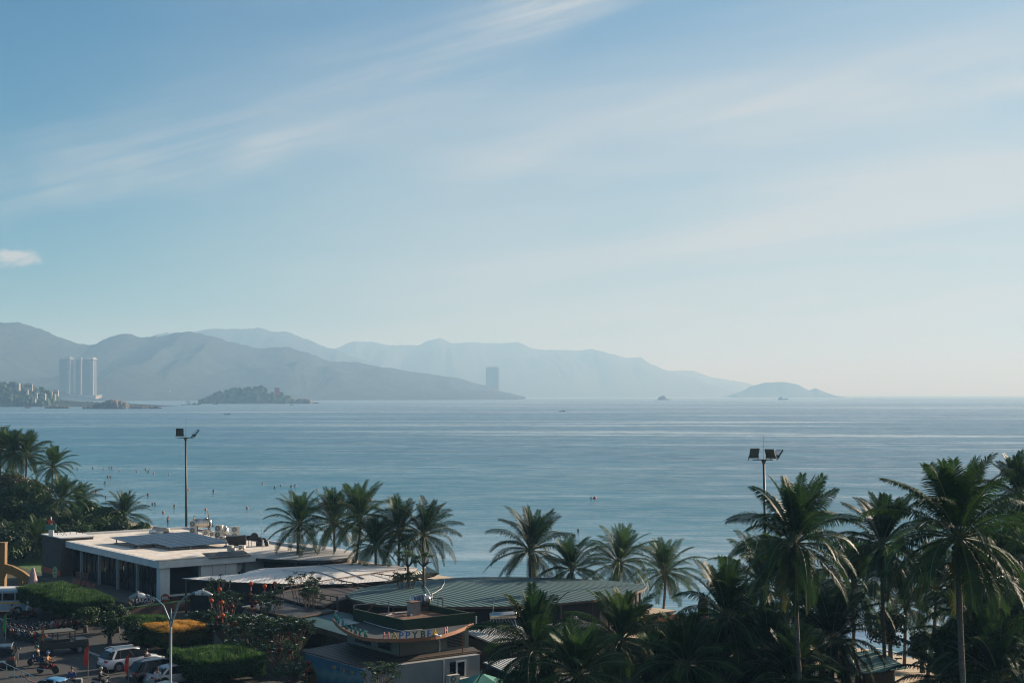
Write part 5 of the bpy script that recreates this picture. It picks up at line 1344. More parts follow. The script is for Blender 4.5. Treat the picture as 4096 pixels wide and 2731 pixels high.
put('frame', MB().tube([(-.3, 0, 1.1), (-.3, .1, 0)], .03, 5).tube([(1.8, 0, 1.2), (1.8, .1, 0)], .03, 5).tube([(.1, -1.55, .06), (2.2, -1.55, .1)], .03, 5), M_GALV, o)
put('aerial', MB().tube([(-.1, .2, 1.2), (.05, .2, 2.4)], .02, 5), M_GALV, o)
p = on(2292, 2560, 1.2)
o = thing('service_hut', 'small white hut between the two near palms, air unit on its flat roof', 'hut', (p.x, p.y, 0), STREET)
put('wall', MB().bx(-1.3, 1.3, -1, 1, 0, 2.4), M_WALLG, o); put('roof', MB().bx(-1.9, 1.9, -1.4, 1.6, 2.4, 2.52), M_GALV, o); put('wall_joint', MB().bx(-.04, .04, -1.02, -1.001, .1, 2.38), M_FRAME, o)
ac_unit(Vector((p.x, p.y, 2.53)), STREET - .2, .85, .36, .68, 1, 'air conditioner with a big round grille on the hut between the near palms')
p = on(2120, 2700, .8)
o = thing('slatted_roof_stall', 'low stall with a slatted grey roof behind the green parasol', 'stall', (on(2080, 2660, 1.8).x, on(2080, 2660, 1.8).y, 0), STREET)
put('roof', MB().add([(-2.4, -1.5, 1.75), (2.4, -1.5, 1.75), (2.4, 1.5, 2.1), (-2.4, 1.5, 2.1)], [(0, 1, 2, 3)]).add([(-2.4, -1.5, 1.68), (2.4, -1.5, 1.68), (2.4, 1.5, 2.03), (-2.4, 1.5, 2.03)], [(3, 2, 1, 0)]), bpy.data.materials['slatted grey sheet'], o)
put('wall', MB().bx(-2.2, 2.2, -1.3, 1.3, 0, 1.66), M_DARK, o)
# parasols, tents, thatch
M_GREENC = pmat('green parasol cloth', (0.07, 0.27, 0.20), .7, col2=(0.03, 0.16, 0.13), scale=.8)
M_TEALC = pmat('blue tarpaulin', (0.02, 0.13, 0.22), .55, col2=(0.01, 0.07, 0.13), scale=1.0)
M_LILAC = pmat('pale tent cloth', (0.48, 0.44, 0.50), .8, var=.1)
M_THATCH = pmat('thatch', (0.13, 0.095, 0.06), .95, col2=(0.07, 0.05, 0.03), scale=8, bump=.06)
def parasol(px, py, z, r, drop, n, mat, label, tilt=0, D=None):
    p = on(px, py, z); o = thing('parasol', label, 'parasol', (p.x, p.y, gz(p)))
    h = z - gz(p); mb = MB(); V = [(0, 0, h)]
    for k in range(n): 
        a = 2 * math.pi * k / n + tilt; V.append((r * math.cos(a), r * math.sin(a), h - drop)); a2 = a + math.pi / n; V.append((r * .90 * math.cos(a2), r * .90 * math.sin(a2), h - drop * 1.12))
    m_ = len(V) - 1
    mb.add(V, [(0, 1 + k, 1 + (k + 1) % m_) for k in range(m_)]); mb.add([(x, y, zz - .02) for x, y, zz in V], [(0, 1 + (k + 1) % m_, 1 + k) for k in range(m_)])
    put('canopy', mb, mat, o); put('pole', MB().tube([(0, 0, 0), (0, 0, h + .12)], .03, 6), M_GALV, o)
    for k in range(n):
        a = 2 * math.pi * k / n + tilt; put('rib', MB().beam((0, 0, h - .04), (r * math.cos(a), r * math.sin(a), h - drop - .03), .02), M_GALV, o)
    return o
parasol(1925, 2690, 2.0, 1.75, .6, 5, M_GREENC, 'green parasol at the bottom edge right of the cafe', .5)
parasol(2616, 2585, 1.9, 1.25, .65, 8, M_LILAC, 'pale lilac beach tent top between two near palms', .2)
p = on(2812, 2475, 2.0)
o = thing('thatched_parasol', 'dark thatched parasol with a pointed tuft in front of the sea', 'parasol', (p.x, p.y, gz(p)))
hh = 2.4 - gz(p)
put('thatch', MB().lathe([(3.4, hh - 1.9), (3.35, hh - 1.75), (1.7, hh - .85), (.55, hh - .05), (.42, hh + .3), (.5, hh + .8), (.36, hh + 1.4), (.08, hh + 1.9)], (0, 0, 0), 20), M_THATCH, o); put('pole', MB().tube([(0, 0, 0), (0, 0, hh)], .1, 8), M_BROWN, o)
P = [on(x, y, .9) for x, y in [(2480, 2440), (2560, 2425), (2640, 2432), (2705, 2440), (2600, 2456), (2520, 2462)]]
c = sum(P, Vector()) / len(P)
o = thing('beach_bar', 'low sand-coloured terrace roof over a bar counter beside the beach palm', 'bar', (c.x, c.y, gz(c)))
put('roof', sheet_roof(MB(), P, .05, .16, 2), [M_SAND, M_BROWN], o, world=True)
for x, y in [(2520, 2460), (2600, 2455), (2690, 2441)]:
    q = on(x, y, .8); put('post', MB().bx(q.x - .06, q.x + .06, q.y - .06, q.y + .06, gz(q) - .1, .74), M_BROWN, o, world=True)
q0, q1 = on(2470, 2500, 0.1), on(2705, 2472, 0.1); put('counter', MB().beam(q0, q1, .5, .9), M_OCHRE, o, world=True)
for k in range(5):
    q = q0.lerp(q1, .35 + k * .14) + Vector((0, 1.2, 0)); put('stool', MB().lathe([(.16, 0), (.05, .1), (.05, .6), (.2, .65), (.2, .72)], (q.x, q.y, gz(q)), 8), M_FRAME, o, world=True)
# pale road/terrace seen between palms at the bottom, tarpaulins, kiosk
mb = MB(); q = [on(2060, 2705, 0.05), on(2260, 2690, .05), on(2330, 2760, .05), on(2020, 2760, .05)]; mb.add([tuple(x) for x in q], [(3, 2, 1, 0)])
o = put('terrace', mb, pmat('terrace screed', (.45, .41, .36), .85)); o['kind'] = 'structure'
p = on(2960, 2715, 1.2)
o = thing('blue_awning', 'blue tarpaulin awning low under the dark palms at the bottom edge', 'awning', (p.x, p.y, 0), .2)
put('sheet', MB().add([(-1.4, -1.2, 1.5), (1.4, -1.2, 1.35), (1.5, 1.2, 2.1), (-1.3, 1.2, 2.2), (0, -1.3, 1.3), (0, 1.2, 2.25)], [(0, 4, 5, 3), (4, 1, 2, 5)]), M_TEALC, o)
for x in (-1.3, 1.35): put('pole', MB().tube([(x, -1.15, 0), (x, -1.15, 1.45)], .03, 6), M_GALV, o)
p = on(3470, 2660, 1.7)
o = thing('beach_kiosk', 'kiosk with a sunlit teal ribbed roof seen between palm trunks', 'kiosk', (p.x, p.y, gz(p)), .55)
put('wall', MB().bx(-1.5, 1.5, -1.2, 1.2, 0, 1.7), M_BROWN, o)
put('roof', MB().add([(-2.3, -1.9, 1.6), (2.3, -1.9, 1.6), (1.3, .3, 2.75), (-1.3, .3, 2.75), (2.3, 2.0, 1.7), (-2.3, 2.0, 1.7)], [(0, 1, 2, 3), (1, 4, 2), (3, 2, 4, 5), (0, 3, 5)]).add([(-2.3, -1.9, 1.55), (2.3, -1.9, 1.55), (2.3, 2.0, 1.65), (-2.3, 2.0, 1.65)], [(3, 2, 1, 0)]), corrugated('kiosk sheet', (0.11, 0.33, 0.33), (0.05, 0.20, 0.22), .35, False, depth=.08), o)
put('shutter', MB().bx(1.51, 1.55, -1.0, 1.0, .3, 1.5), pmat('yellow-green slats', (.20, .24, .05), .6), o)
p = on(3576, 2718, 0)
o = thing('beach_lamp', 'short two-headed lamp post on the sand behind the palms', 'lamp', (p.x, p.y, gz(p)))
hh = at(3576, 2640, p.y).z - gz(p)
put('post', MB().tube([(0, 0, 0), (0, 0, hh)], .09, 8), M_GALV, o)
for s_ in (-1, 1): 
    a_ = put('arm', MB().tube([(0, 0, hh - .1), (s_ * .3, 0, hh + .12)], .04, 6), M_FRAME, o); put('lamp_head', MB().bx(s_ * .25 - .18, s_ * .25 + .25 * s_ + .1, -.1, .1, hh + .12, hh + .2), M_FRAME, a_)
# cloud-cut little trees between the roofs
def cloudtree(px, py, D, H, label, seed):
    c = at(px, py, D); rg = random.Random(seed); o = thing('cloud_pruned_tree', label, 'tree', (c.x, c.y, 0), 0, 'cloud-cut trees between the roofs')
    tk = MB(); cr = MB(); z = c.z
    tk.tube([(0, 0, 0), (.05, 0, z * .6), (0, 0, z)], [.2, .15, .12], 7)
    for k in range(7):
        a = k * .9 + rg.random(); r_ = rg.uniform(.5, 1.0); e = Vector((r_ * math.cos(a), r_ * .6 * math.sin(a), z + rg.uniform(.3, 1.5)))
        tk.tube([(0, 0, z - .1), (e.x * .6, e.y * .6, z + .35), e], [.08, .06, .02], 5)
        if k < 5: leafcloud(cr, e, .48, 170, rg, .13, 0, .35, .1)
    leafcloud(cr, (.15, 0, z + 1.0), .62, 220, rg, .13, 0, .4, .1)
    put('trunk', tk, M_BARK, o, True); put('crown', cr, [M_LEAF], o)
cloudtree(1632, 2262, 138, 5, 'left cloud-cut tree between the white and teal roofs', 3)
cloudtree(1694, 2262, 138, 5, 'right cloud-cut tree, taller, between the white and teal roofs', 6)
# ------------------------------------------------------------------ clipped block hedges on trunks
M_HEDGE = leafmat('clipped needle foliage', (0.014, 0.050, 0.010), (0.060, 0.140, 0.026), .6, .35, .25, .1)
M_HEDGEO = leafmat('orange new growth', (0.58, 0.32, 0.06), (0.36, 0.19, 0.04), .6, .4, .25, .1)
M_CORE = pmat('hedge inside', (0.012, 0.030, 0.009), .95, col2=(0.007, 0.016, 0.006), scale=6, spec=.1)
def hedge(c, rz, lx, ly, z0, z1, seed, label, dome=.25, nb=9000, top=None, trunks=2, shag=.30):
    """tall hedge clipped to a block with softened corners: dense core, blades over it, trunks under it"""
    rg = random.Random(seed); o = thing('block_hedge', label, 'hedge', (c.x, c.y, 0), rz, 'clipped block hedges along the kerb')
    def surf(a, b):      # super-ellipse plan, domed top
        k = (abs(math.cos(a)) ** 14 + abs(math.sin(a)) ** 14) ** (-1 / 14)
        return lx / 2 * k * math.cos(a), ly / 2 * k * math.sin(a)
    def ztop(x, y): 
        d = max(abs(x) / (lx / 2), abs(y) / (ly / 2)); return z1 + dome * (1 - d ** 2) + .22 * noise.noise(Vector((x * .7, y * .7, seed))) + .10 * noise.noise(Vector((x * 2.1, y * 2.1, seed)))
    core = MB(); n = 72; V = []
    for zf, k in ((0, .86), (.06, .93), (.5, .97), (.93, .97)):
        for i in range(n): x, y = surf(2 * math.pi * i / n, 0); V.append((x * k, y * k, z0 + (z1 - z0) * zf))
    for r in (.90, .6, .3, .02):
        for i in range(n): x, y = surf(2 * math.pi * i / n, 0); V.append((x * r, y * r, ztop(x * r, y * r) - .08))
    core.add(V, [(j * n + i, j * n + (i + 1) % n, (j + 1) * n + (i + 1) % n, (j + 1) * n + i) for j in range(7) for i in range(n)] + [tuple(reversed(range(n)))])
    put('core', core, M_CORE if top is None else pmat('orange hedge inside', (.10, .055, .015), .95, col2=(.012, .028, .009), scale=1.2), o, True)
    sb = MB(); tb = MB(); per = 2 * (lx + ly); hh = z1 - z0; asd = per * hh; at_ = lx * ly * 1.4
    for k in range(nb):
        topf = rg.random() < at_ / (at_ + asd * .8)
        if topf:
            while True:
                x, y = rg.uniform(-.5, .5) * lx, rg.uniform(-.5, .5) * ly
                if (abs(2 * x / lx) ** 14 + abs(2 * y / ly) ** 14) < .98: break
            p = Vector((x, y, ztop(x, y) - .1)); L = shag * rg.uniform(.5, 1.5) * (1 + .6 * noise.noise(Vector((x * .6, y * .6, seed + 3))))
            d = Vector((rg.uniform(-.5, .5), rg.uniform(-.5, .5), 1)).normalized()
        else:
            a = rg.uniform(0, 2 * math.pi); x, y = surf(a, 0); z = z0 + hh * rg.random()
            x += rg.uniform(-.1, 0) * math.copysign(1, x); y += rg.uniform(-.1, 0) * math.copysign(1, y)
            p = Vector((x * .95, y * .95, z)); d = Vector((x / lx, y / ly, 0)).normalized() + Vector((rg.uniform(-.5, .5), rg.uniform(-.5, .5), rg.uniform(-.2, .9))); d.normalize(); L = rg.uniform(.12, .3)
        s_ = d.cross(Vector((rg.uniform(-1, 1), rg.uniform(-1, 1), rg.uniform(-1, 1)))).normalized() * (.040 if topf else .045)
        m_ = tb if topf else sb
        q = len(m_.v); m_.v.extend((p - s_, p + s_, p + d * L)); m_.f.append([q, q + 1, q + 2]); m_.m.append(0)
    put('side_foliage', sb, M_HEDGE, o); put('top_foliage', tb, top or M_HEDGE, o)
    for k in range(trunks):
        f = (k + .5) / trunks - .5
        put('trunk', MB().tube([(f * lx * .3, f * ly * .8, 0), (f * lx * .3 + .1, f * ly * .8, z0 * .6), (f * lx * .25, f * ly * .8, z0 + .4)], [.16, .12, .10], 7).tube([(f * lx * .3 + .1, f * ly * .8, z0 * .5), (f * lx * .3 + .6, f * ly * .8 + .3, z0 + .3)], [.09, .06], 6), M_BARK, o)
    return o
n0, n1 = on(265, 2415, 2.6), on(54, 2348, 2.6)
lenA = (Vector((n1.x, n1.y)) - Vector((n0.x, n0.y))).dot(Vector((UU.x, UU.y)))
cA = Vector((n0.x, n0.y, 0)) + UU * (lenA / 2) + VV * 2.55
hedge(cA, STREET, 5.1, lenA, 1.25, 2.6, 1, 'longest and largest green block hedge, beside the parked motorbikes', .35, 26000, trunks=4)
cB = on(560, 2496, 1.9); hedge(Vector((cB.x, cB.y, 0)) + VV * 1.0, STREET, 3.4, 4.2, .7, 2.1, 2, 'small green block hedge tucked behind the orange-topped one', .3, 8000, trunks=1)
cC = on(712, 2503, 2.3); hedge(Vector((cC.x, cC.y, 0)), STREET, 4.7, 4.9, .9, 2.25, 3, 'block hedge with orange new growth on top, behind the street lamp', .3, 26000, M_HEDGEO, 1, .24)
cD = on(866, 2612, 2.1); hedge(Vector((cD.x, cD.y, 0)), STREET, 5.8, 6.2, .6, 2.0, 4, 'nearest green block hedge, at the bottom edge right of the street lamp', .35, 16000, trunks=2)

# ------------------------------------------------------------------ frangipani trees with paper lanterns
M_FRANG = leafmat('frangipani leaves', (0.020, 0.055, 0.016), (0.040, 0.095, 0.028), .35, .25, .5)
M_PETAL = pmat('white petals', (.50, .49, .44), .6, var=.05)
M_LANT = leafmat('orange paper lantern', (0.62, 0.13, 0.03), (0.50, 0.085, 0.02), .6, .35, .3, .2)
def frangipani(px, py, D, rpx, seed, label, dens=26, flowers=.2, bare=.0, zc=None):
    c = at(px, py + rpx * .18, D); R_ = rpx / F * D; rg = random.Random(seed)
    o = thing('frangipani_tree', label, 'tree', (c.x, c.y, 0), 0, 'frangipani trees beside the cafe')
    tk = MB(); lf = MB(); fl = MB(); H = c.z
    tk.tube([(0, 0, 0), (.05, 0, H * .35)], [.11, .09], 7)
    for k in range(dens):
        a = rg.uniform(0, 6.28); e = rg.uniform(-.45, 1.35); rr = R_ * rg.uniform(.55, 1.05)
        tip = Vector((rr * math.cos(a) * math.cos(e), rr * math.sin(a) * math.cos(e), max(.6, H + rr * math.sin(e) * .55)))
        mid = Vector((tip.x * .5 + rg.uniform(-.15, .15), tip.y * .5 + rg.uniform(-.15, .15), H * .35 + (tip.z - H * .35) * .45))
        tk.tube([(.05, 0, H * .33), mid, mid.lerp(tip, .6) + Vector((rg.uniform(-.12, .12), 0, .05)), tip], [.055, .035, .025, .016], 5, caps=False)
        for b in range(rg.choice((2, 3, 3, 4))):
            t2 = tip + Vector((rg.uniform(-.4, .4), rg.uniform(-.4, .4), rg.uniform(-.15, .35))) * (R_ / 1.6)
            tk.tube([mid.lerp(tip, .75), t2], [.022, .013], 4, caps=False)
            if rg.random() < bare: continue
            nl = rg.randint(10, 14)
            for j in range(nl):
                az = j * 6.28 / nl + rg.uniform(-.3, .3); el = rg.uniform(-.35, .85)
                d = Vector((math.cos(az) * math.cos(el), math.sin(az) * math.cos(el), math.sin(el))); s_ = d.cross(Vector((0, 0, 1))).normalized(); L = rg.uniform(.24, .40)
                q = len(lf.v); nrm = s_.cross(d)
                lf.v.extend((t2, t2 + d * L * .5 + s_ * L * .17 + nrm * .02, t2 + d * L - nrm * .05, t2 + d * L * .5 - s_ * L * .17 + nrm * .02)); lf.f.append([q, q + 1, q + 2, q + 3]); lf.m.append(0)
            if rg.random() < flowers:
                for j in range(4):
                    blob(fl, t2 + Vector((rg.uniform(-.09, .09), rg.uniform(-.09, .09), .07 + rg.uniform(0, .07))), .05, 6, 4, .8, j)
    put('trunk', tk, M_BARK, o); put('leaves', lf, M_FRANG, o)
    if len(fl.v): put('blossoms', fl, M_PETAL, o)
    return o
frangipani(1205, 2330, 134, 78, 1, 'frangipani with bare twisting branches in front of the white roof', 13, .1, .15)
frangipani(1130, 2345, 132, 40, 2, 'thin bare frangipani left of the one with twisting branches', 5, .1, .6)
frangipani(880, 2335, 136, 62, 3, 'sparse frangipani at the corner of the white restaurant', 9, .1, .35)
frangipani(905, 2400, 133, 70, 4, 'frangipani hung with three bright lanterns behind the right lamp head', 18, .3)
frangipani(1060, 2400, 131, 70, 5, 'frangipani hung with lanterns left of the dark ribbed canopy', 18, .3)
frangipani(805, 2470, 130, 70, 6, 'flowering frangipani between lamp arm and orange-topped hedge', 34, .28)
frangipani(912, 2500, 126, 80, 7, 'flowering frangipani right of the orange-topped hedge', 40, .3)
frangipani(1010, 2510, 122, 100, 8, 'flowering frangipani in the middle of the flowering clump', 42, .28)
frangipani(1110, 2520, 121, 95, 9, 'flowering frangipani under the eave blocks of the dark canopy', 40, .25)
frangipani(1185, 2510, 119, 80, 10, 'flowering frangipani at the left end of the turquoise canopy', 34, .25)
frangipani(1000, 2590, 118, 95, 11, 'shaded frangipani behind the nearest block hedge', 26, .15)
frangipani(1130, 2610, 116, 100, 12, 'shaded frangipani with dim red lanterns left of the mural', 26, .15)
frangipani(1160, 2690, 112, 90, 13, 'dark frangipani at the bottom edge left of the mural', 22, .1)
frangipani(1530, 2685, 102, 92, 14, 'spindly frangipani in front of the white cafe wall', 15, .2, .1)
frangipani(1245, 2370, 132, 50, 15, 'leafy frangipani at the tip of the pergola roof', 16, .2)
frangipani(1620, 2310, 137, 50, 16, 'bushy frangipani under the cloud-cut trees', 16, .05)
lan = MB().ball((0, 0, 0), (.195, .195, .185), 18, 10)
for z in (-.19, .17): lan.lathe([(.07, z), (.07, z + .025)], (0, 0, 0), 10)
M_LANTSHADE = leafmat('paper lantern with painted shade', (0.20, 0.035, 0.012), (0.14, 0.025, 0.01), .6, .3, .3, .2)  # lantern paper again, with the shade under the trees put into its colour
lan_me = lan.mesh('lantern', [M_LANT], True); lan_shaded = lan.mesh('lantern', [M_LANTSHADE], True)
tas = MB().tube([(0, 0, -.19), (0, 0, -.30)], .012, 5); tas.lathe([(.02, -.30), (.045, -.34), (.055, -.62), (.01, -.64)], (0, 0, 0), 7)
tas_me = tas.mesh('tassel', [M_RED], False)
string_me = MB().tube([(0, 0, .18), (0, 0, .62)], .008, 4).mesh('hanging_string', [M_BROWN], False)
LN = [(878, 2356, 134, 'topmost of the three bright orange lanterns behind the right lamp head'), (846, 2401, 131, 'lantern with a long tassel, left of the three behind the lamp head'), (888, 2408, 131, 'lower right of the three bright lanterns behind the lamp head'),
      (1004, 2333, 135, 'lantern hanging left of two others against the white roof edge'), (1059, 2343, 133, 'lantern hung in front of the white roof edge, middle of three'), (1099, 2332, 133, 'lantern with a long red tassel, right of three at the roof edge'),
      (1001, 2378, 131, 'brownish lantern below the three at the roof edge'), (1021, 2409, 129.5, 'larger bright lantern just above the dark ribbed canopy edge'), (1044, 2411, 130.5, 'pale orange lantern touching the dark canopy edge'), (1010, 2421, 131, 'lantern half hidden behind the tip of the dark canopy'),
      (928, 2424, 132, 'unlit lantern in shade right of the bright three'), (908, 2420, 133, 'darkest lantern directly beside the bright three'), (890, 2459, 124, 'pale lantern nested among the white blossoms'), (868, 2470, 125, 'brownish lantern half covered by leaves among the blossoms'),
      (942, 2493, 122, 'small vivid red lantern among dark leaves, right of two'), (908, 2498, 122, 'small vivid red lantern among dark leaves, left of two'),
      (1072, 2582, 116, 'dim red lantern above the far end of the nearest hedge'), (1120, 2578, 116, 'dim red lantern in the deep shade, second from the mural'), (1120, 2596, 115, 'lower dim lantern of the pair in deep shade'), (1160, 2603, 114, 'dim lantern in the shade close to the mural corner'), (1235, 2650, 110, 'dark red lantern beside the left edge of the mural'), (1228, 2682, 110, 'lowest dark red lantern left of the mural'), (1155, 2530, 118, 'dim lantern under the left end of the turquoise canopy'), (970, 2540, 120, 'dull red lantern in the shade below the blossoms'), (1030, 2555, 119, 'dull lantern in the shade, middle of the dark clump')]
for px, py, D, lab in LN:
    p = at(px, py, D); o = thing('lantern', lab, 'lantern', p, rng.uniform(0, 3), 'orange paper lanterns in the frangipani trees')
    put('shade', lan_shaded if any(w_ in lab for w_ in ('dim', 'dark', 'dull', 'unlit', 'brown')) else lan_me, M_LANT, o); put('tassel', tas_me, M_RED, o); put('string', string_me, M_BROWN, o)

# ------------------------------------------------------------------ cars
M_TYRE = pmat('tyre rubber', (.015, .015, .015), .85, var=.1)
M_RIM = pmat('alloy rim', (.30, .30, .31), .35, metal=.7, var=.1)
M_CGLASS = pmat('car glass', (.006, .008, .010), .12, var=.1, spec=.25)
M_TAIL = pmat('tail lamp', (.40, .03, .015), .25, var=.1)
M_HEAD = pmat('head lamp', (.75, .75, .72), .15, var=.05)
M_PLATE = pmat('number plate', (.65, .65, .62), .5, var=.03)
M_PLAST = pmat('black trim', (.02, .02, .02), .6, var=.1)
def paint(n, c, metal=0.0): 
    m = pmat(n, c, .28, metal=metal, var=.04, scale=1.5); m.node_tree.nodes['Principled BSDF'].inputs['Coat Weight'].default_value = .25 if max(c) < .1 else .5
    return m
P_WHITE, P_BLACK, P_SILVER, P_NAVY, P_TAXI = paint('white car paint', (.66, .67, .68)), paint('black car paint', (.012, .012, .014)), paint('silver car paint', (.42, .43, .44), .3), paint('dark blue car paint', (.015, .02, .03)), paint('taxi car paint', (.55, .56, .55))
def loft(mb, st, mi=0, close=True):
    """st: list of (x, [(y, z) half outline from bottom centre to top centre])"""
    n = len(st[0][1]); V = []
    for x, o_ in st:
        V += [(x, y, z) for y, z in o_] + [(x, -y, z) for y, z in reversed(o_)]
    m_ = 2 * n
    Fc = [(i * m_ + j, i * m_ + (j + 1) % m_, (i + 1) * m_ + (j + 1) % m_, (i + 1) * m_ + j) for i in range(len(st) - 1) for j in range(m_)]
    return mb.add(V, Fc + [tuple(reversed(range(m_))), tuple(range((len(st) - 1) * m_, len(st) * m_))], mi)
def car(loc, rz, L, W, H, label, mat, suv=True, roof_mat=None, plate=True, roof_glass=False, grp='cars parked along the kerb'):
    """x forward, origin on the ground at the middle"""
    o = thing('parked_car', label, 'car', loc, rz, grp); h = W / 2; l = L / 2
    wb = .29 * L; r = .205 * H if suv else .225 * H; belt = H * (.60 if suv else .62)
    def sec(w, zb, zt, cr=.0): return [(0, zb), (w * .80, zb), (w * .97, zb + .12), (w, (zb + zt) * .5), (w * .975, zt - .10), (w * .90, zt - .015), (w * .5, zt + cr), (0, zt + cr)]
    body = MB(); gc = .20
    loft(body, [(-l, sec(h * .82, gc + .18, belt * .80, .01)), (-l + .06, sec(h * .92, gc + .05, belt * .97, .01)), (-l + .35, sec(h * .98, gc, belt * 1.0, .01)), (-wb, sec(h, gc, belt, .01)), (0, sec(h * .99, gc, belt * .985, .01)), (wb * .62, sec(h, gc, belt * .96, .02)), (wb, sec(h, gc, belt * .93, .03)), (l - .45, sec(h * .96, gc, belt * .84, .03)), (l - .12, sec(h * .86, gc + .02, belt * .70, .02)), (l, sec(h * .72, gc + .12, belt * .58, 0))])
    put('body', body, mat, o, True)
    # roof and pillars
    ro = MB(); rr_, rf = (-l + .42, wb * .30) if suv else (-l + .85, wb * .22)
    cab = [(rr_ - (.36 if suv else .55), h * .86, belt - .03, 0), (rr_ + .12, h * .70, H - .16, 0), (rr_ + .55, h * .70, H - .06, 0), (-.15, h * .71, H, 0), (rf, h * .68, H - .12, 0), (rf + 1.05, h * .86, belt - .03, 0)]
    def rsec(w, z): return [(0, z - .05), (w * .99, z - .055), (w, z - .03), (w * .88, z + .01), (w * .5, z + .025), (0, z + .03)]
    loft(ro, [(x, rsec(w, z)) for x, w, z, _ in cab[1:5]])
    put('roof', ro, roof_mat or mat, o, True)
    b0, b1 = cab[0], cab[5]; t0, t1 = cab[1], cab[4]
    gl = MB(); e = .012
    gl.add([(t0[0], -t0[1] * .92, t0[2]), (t0[0], t0[1] * .92, t0[2]), (b0[0], b0[1] * .9, b0[2] + .03), (b0[0], -b0[1] * .9, b0[2] + .03)], [(0, 1, 2, 3)])
    put('rear_window', gl, M_CGLASS, o)
    put('windscreen', MB().add([(t1[0], -t1[1] * .93, t1[2]), (t1[0], t1[1] * .93, t1[2]), (b1[0], b1[1] * .9, b1[2] + .02), (b1[0], -b1[1] * .9, b1[2] + .02)], [(3, 2, 1, 0)]), M_CGLASS, o)
    for s_ in (-1, 1):
        def side(x, f): # point on the leaning side plane: f 0 belt .. 1 roof
            zt = H - .11; w0, w1 = h * .93, h * .715
            return (x, s_ * (w0 + (w1 - w0) * f), belt - .02 + (zt - belt + .02) * f)
        xr0, xr1 = b0[0] + .10, t0[0] + .06; xf0, xf1 = b1[0] - .12, t1[0] - .02
        put('side_window', MB().add([side(xr0, 0), side(xf0, 0), side(xf1, .96), side(xr1, .96)], [(0, 1, 2, 3) if s_ < 0 else (3, 2, 1, 0)]), M_CGLASS, o)
        for f in (.40, .02, .72):
            xa = xr0 + (xf0 - xr0) * (1 - f) if f != .02 else xr0 + .42; xb = xr1 + (xf1 - xr1) * (1 - f) if f != .02 else xr1 + .35
            if f == .72 and not suv: continue
            a, b = Vector(side(xa, 0)), Vector(side(xb, .98)); off = Vector((0, s_ * .012, .01)); put('pillar', MB().beam(a + off, b + off, .07 if f != .02 else .16, .02, up=(0, s_, .4)), M_PLAST if f != .02 else mat, o)
        for x in (-wb, wb):
            w = put('wheel', MB().tube([(x, s_ * (h - .24), r * 1.02), (x, s_ * (h - .20), r * 1.02), (x, s_ * (h + .0), r * 1.02), (x, s_ * (h + .015), r * 1.02)], [r * .9, r * 1.02, r * 1.02, r * .9], 20), M_TYRE, o)
            put('rim', MB().tube([(x, s_ * (h - .03), r * 1.02), (x, s_ * (h + .022), r * 1.02)], r * .66, 14), M_RIM, w)
            put('arch', MB().tube([(x, s_ * (h - .3), r * 1.08), (x, s_ * (h + .004), r * 1.08)], r * 1.20, 20), M_PLAST, o)
        put('mirror', MB().ball((b1[0] - .35, s_ * (h + .10), belt + .06), (.08, .12, .09), 8, 6), mat, o)
        put('tail_lamp', MB().box((-l + .07, s_ * h * .74, belt * .84), (.16, h * .36, .16), 0), M_TAIL, o)
        put('headlamp', MB().box((l - .16, s_ * h * .66, belt * .70), (.22, h * .36, .13), s_ * -.35), M_HEAD, o)
        put('door_handle', MB().box((-.35, s_ * (h + .003), belt - .16), (.2, .03, .035)), mat, o)
        if suv: put('roof_rail', MB().tube([(rr_ + .1, s_ * h * .66, H - .03), (rr_ + .5, s_ * h * .66, H + .045), (rf - .2, s_ * h * .66, H + .03), (rf, s_ * h * .66, H - .03)], .022, 6), M_ALU, o)
    put('bumper', MB().box((-l + .02, 0, gc + .16), (.16, W * .9, .26)), M_PLAST if suv else mat, o)
    put('number_plate', MB().box((-l - .045, 0, belt * .62), (.03, .42, .16)), M_PLATE, o)
    put('sill', MB().bx(-wb + r * 1.25, wb - r * 1.25, -h * .97, h * .97, gc - .05, gc + .06), M_PLAST, o)
    if roof_glass: put('sunroof', MB().add([(rr_ + .55, -h * .5, H + .028), (rf - .1, -h * .5, H + .005), (rf - .1, h * .5, H + .005), (rr_ + .55, h * .5, H + .028), (0, -h * .5, H + .042), (0, h * .5, H + .042)], [(0, 4, 5, 3), (4, 1, 2, 5)]), M_CGLASS, o)
    return o
car((-30.65, 119.95, .01), STREET + .02, 5.05, 1.97, 1.74, 'white estate-like off-roader with a black glass roof, parked across the bays', P_WHITE, roof_glass=True)
car((-27.1, 115.0, .01), STREET + .05, 4.9, 1.92, 1.72, 'black car parked right of the white off-roader', P_BLACK)
car((-25.7, 113.6, .01), STREET, 4.3, 1.80, 1.50, 'silver hatchback behind the white street lamp pole', P_SILVER, False)
car((-24.4, 107.0, .01), STREET + .1, 4.6, 1.82, 1.46, 'dark car at the bottom edge, only its roof in view', P_NAVY, False)
car((-41.4, 121.6, .01), R(105), 4.6, 1.88, 1.70, 'dark off-roader with glowing red tail lamp at the left edge', P_BLACK, grp='cars on the road')
car((-33.6, 108.2, .01), STREET + 2.2, 4.4, 1.75, 1.50, 'white taxi with a blue roof at the bottom edge', P_TAXI, False, paint('blue roof paint', (.06, .20, .38)), grp='cars on the road')
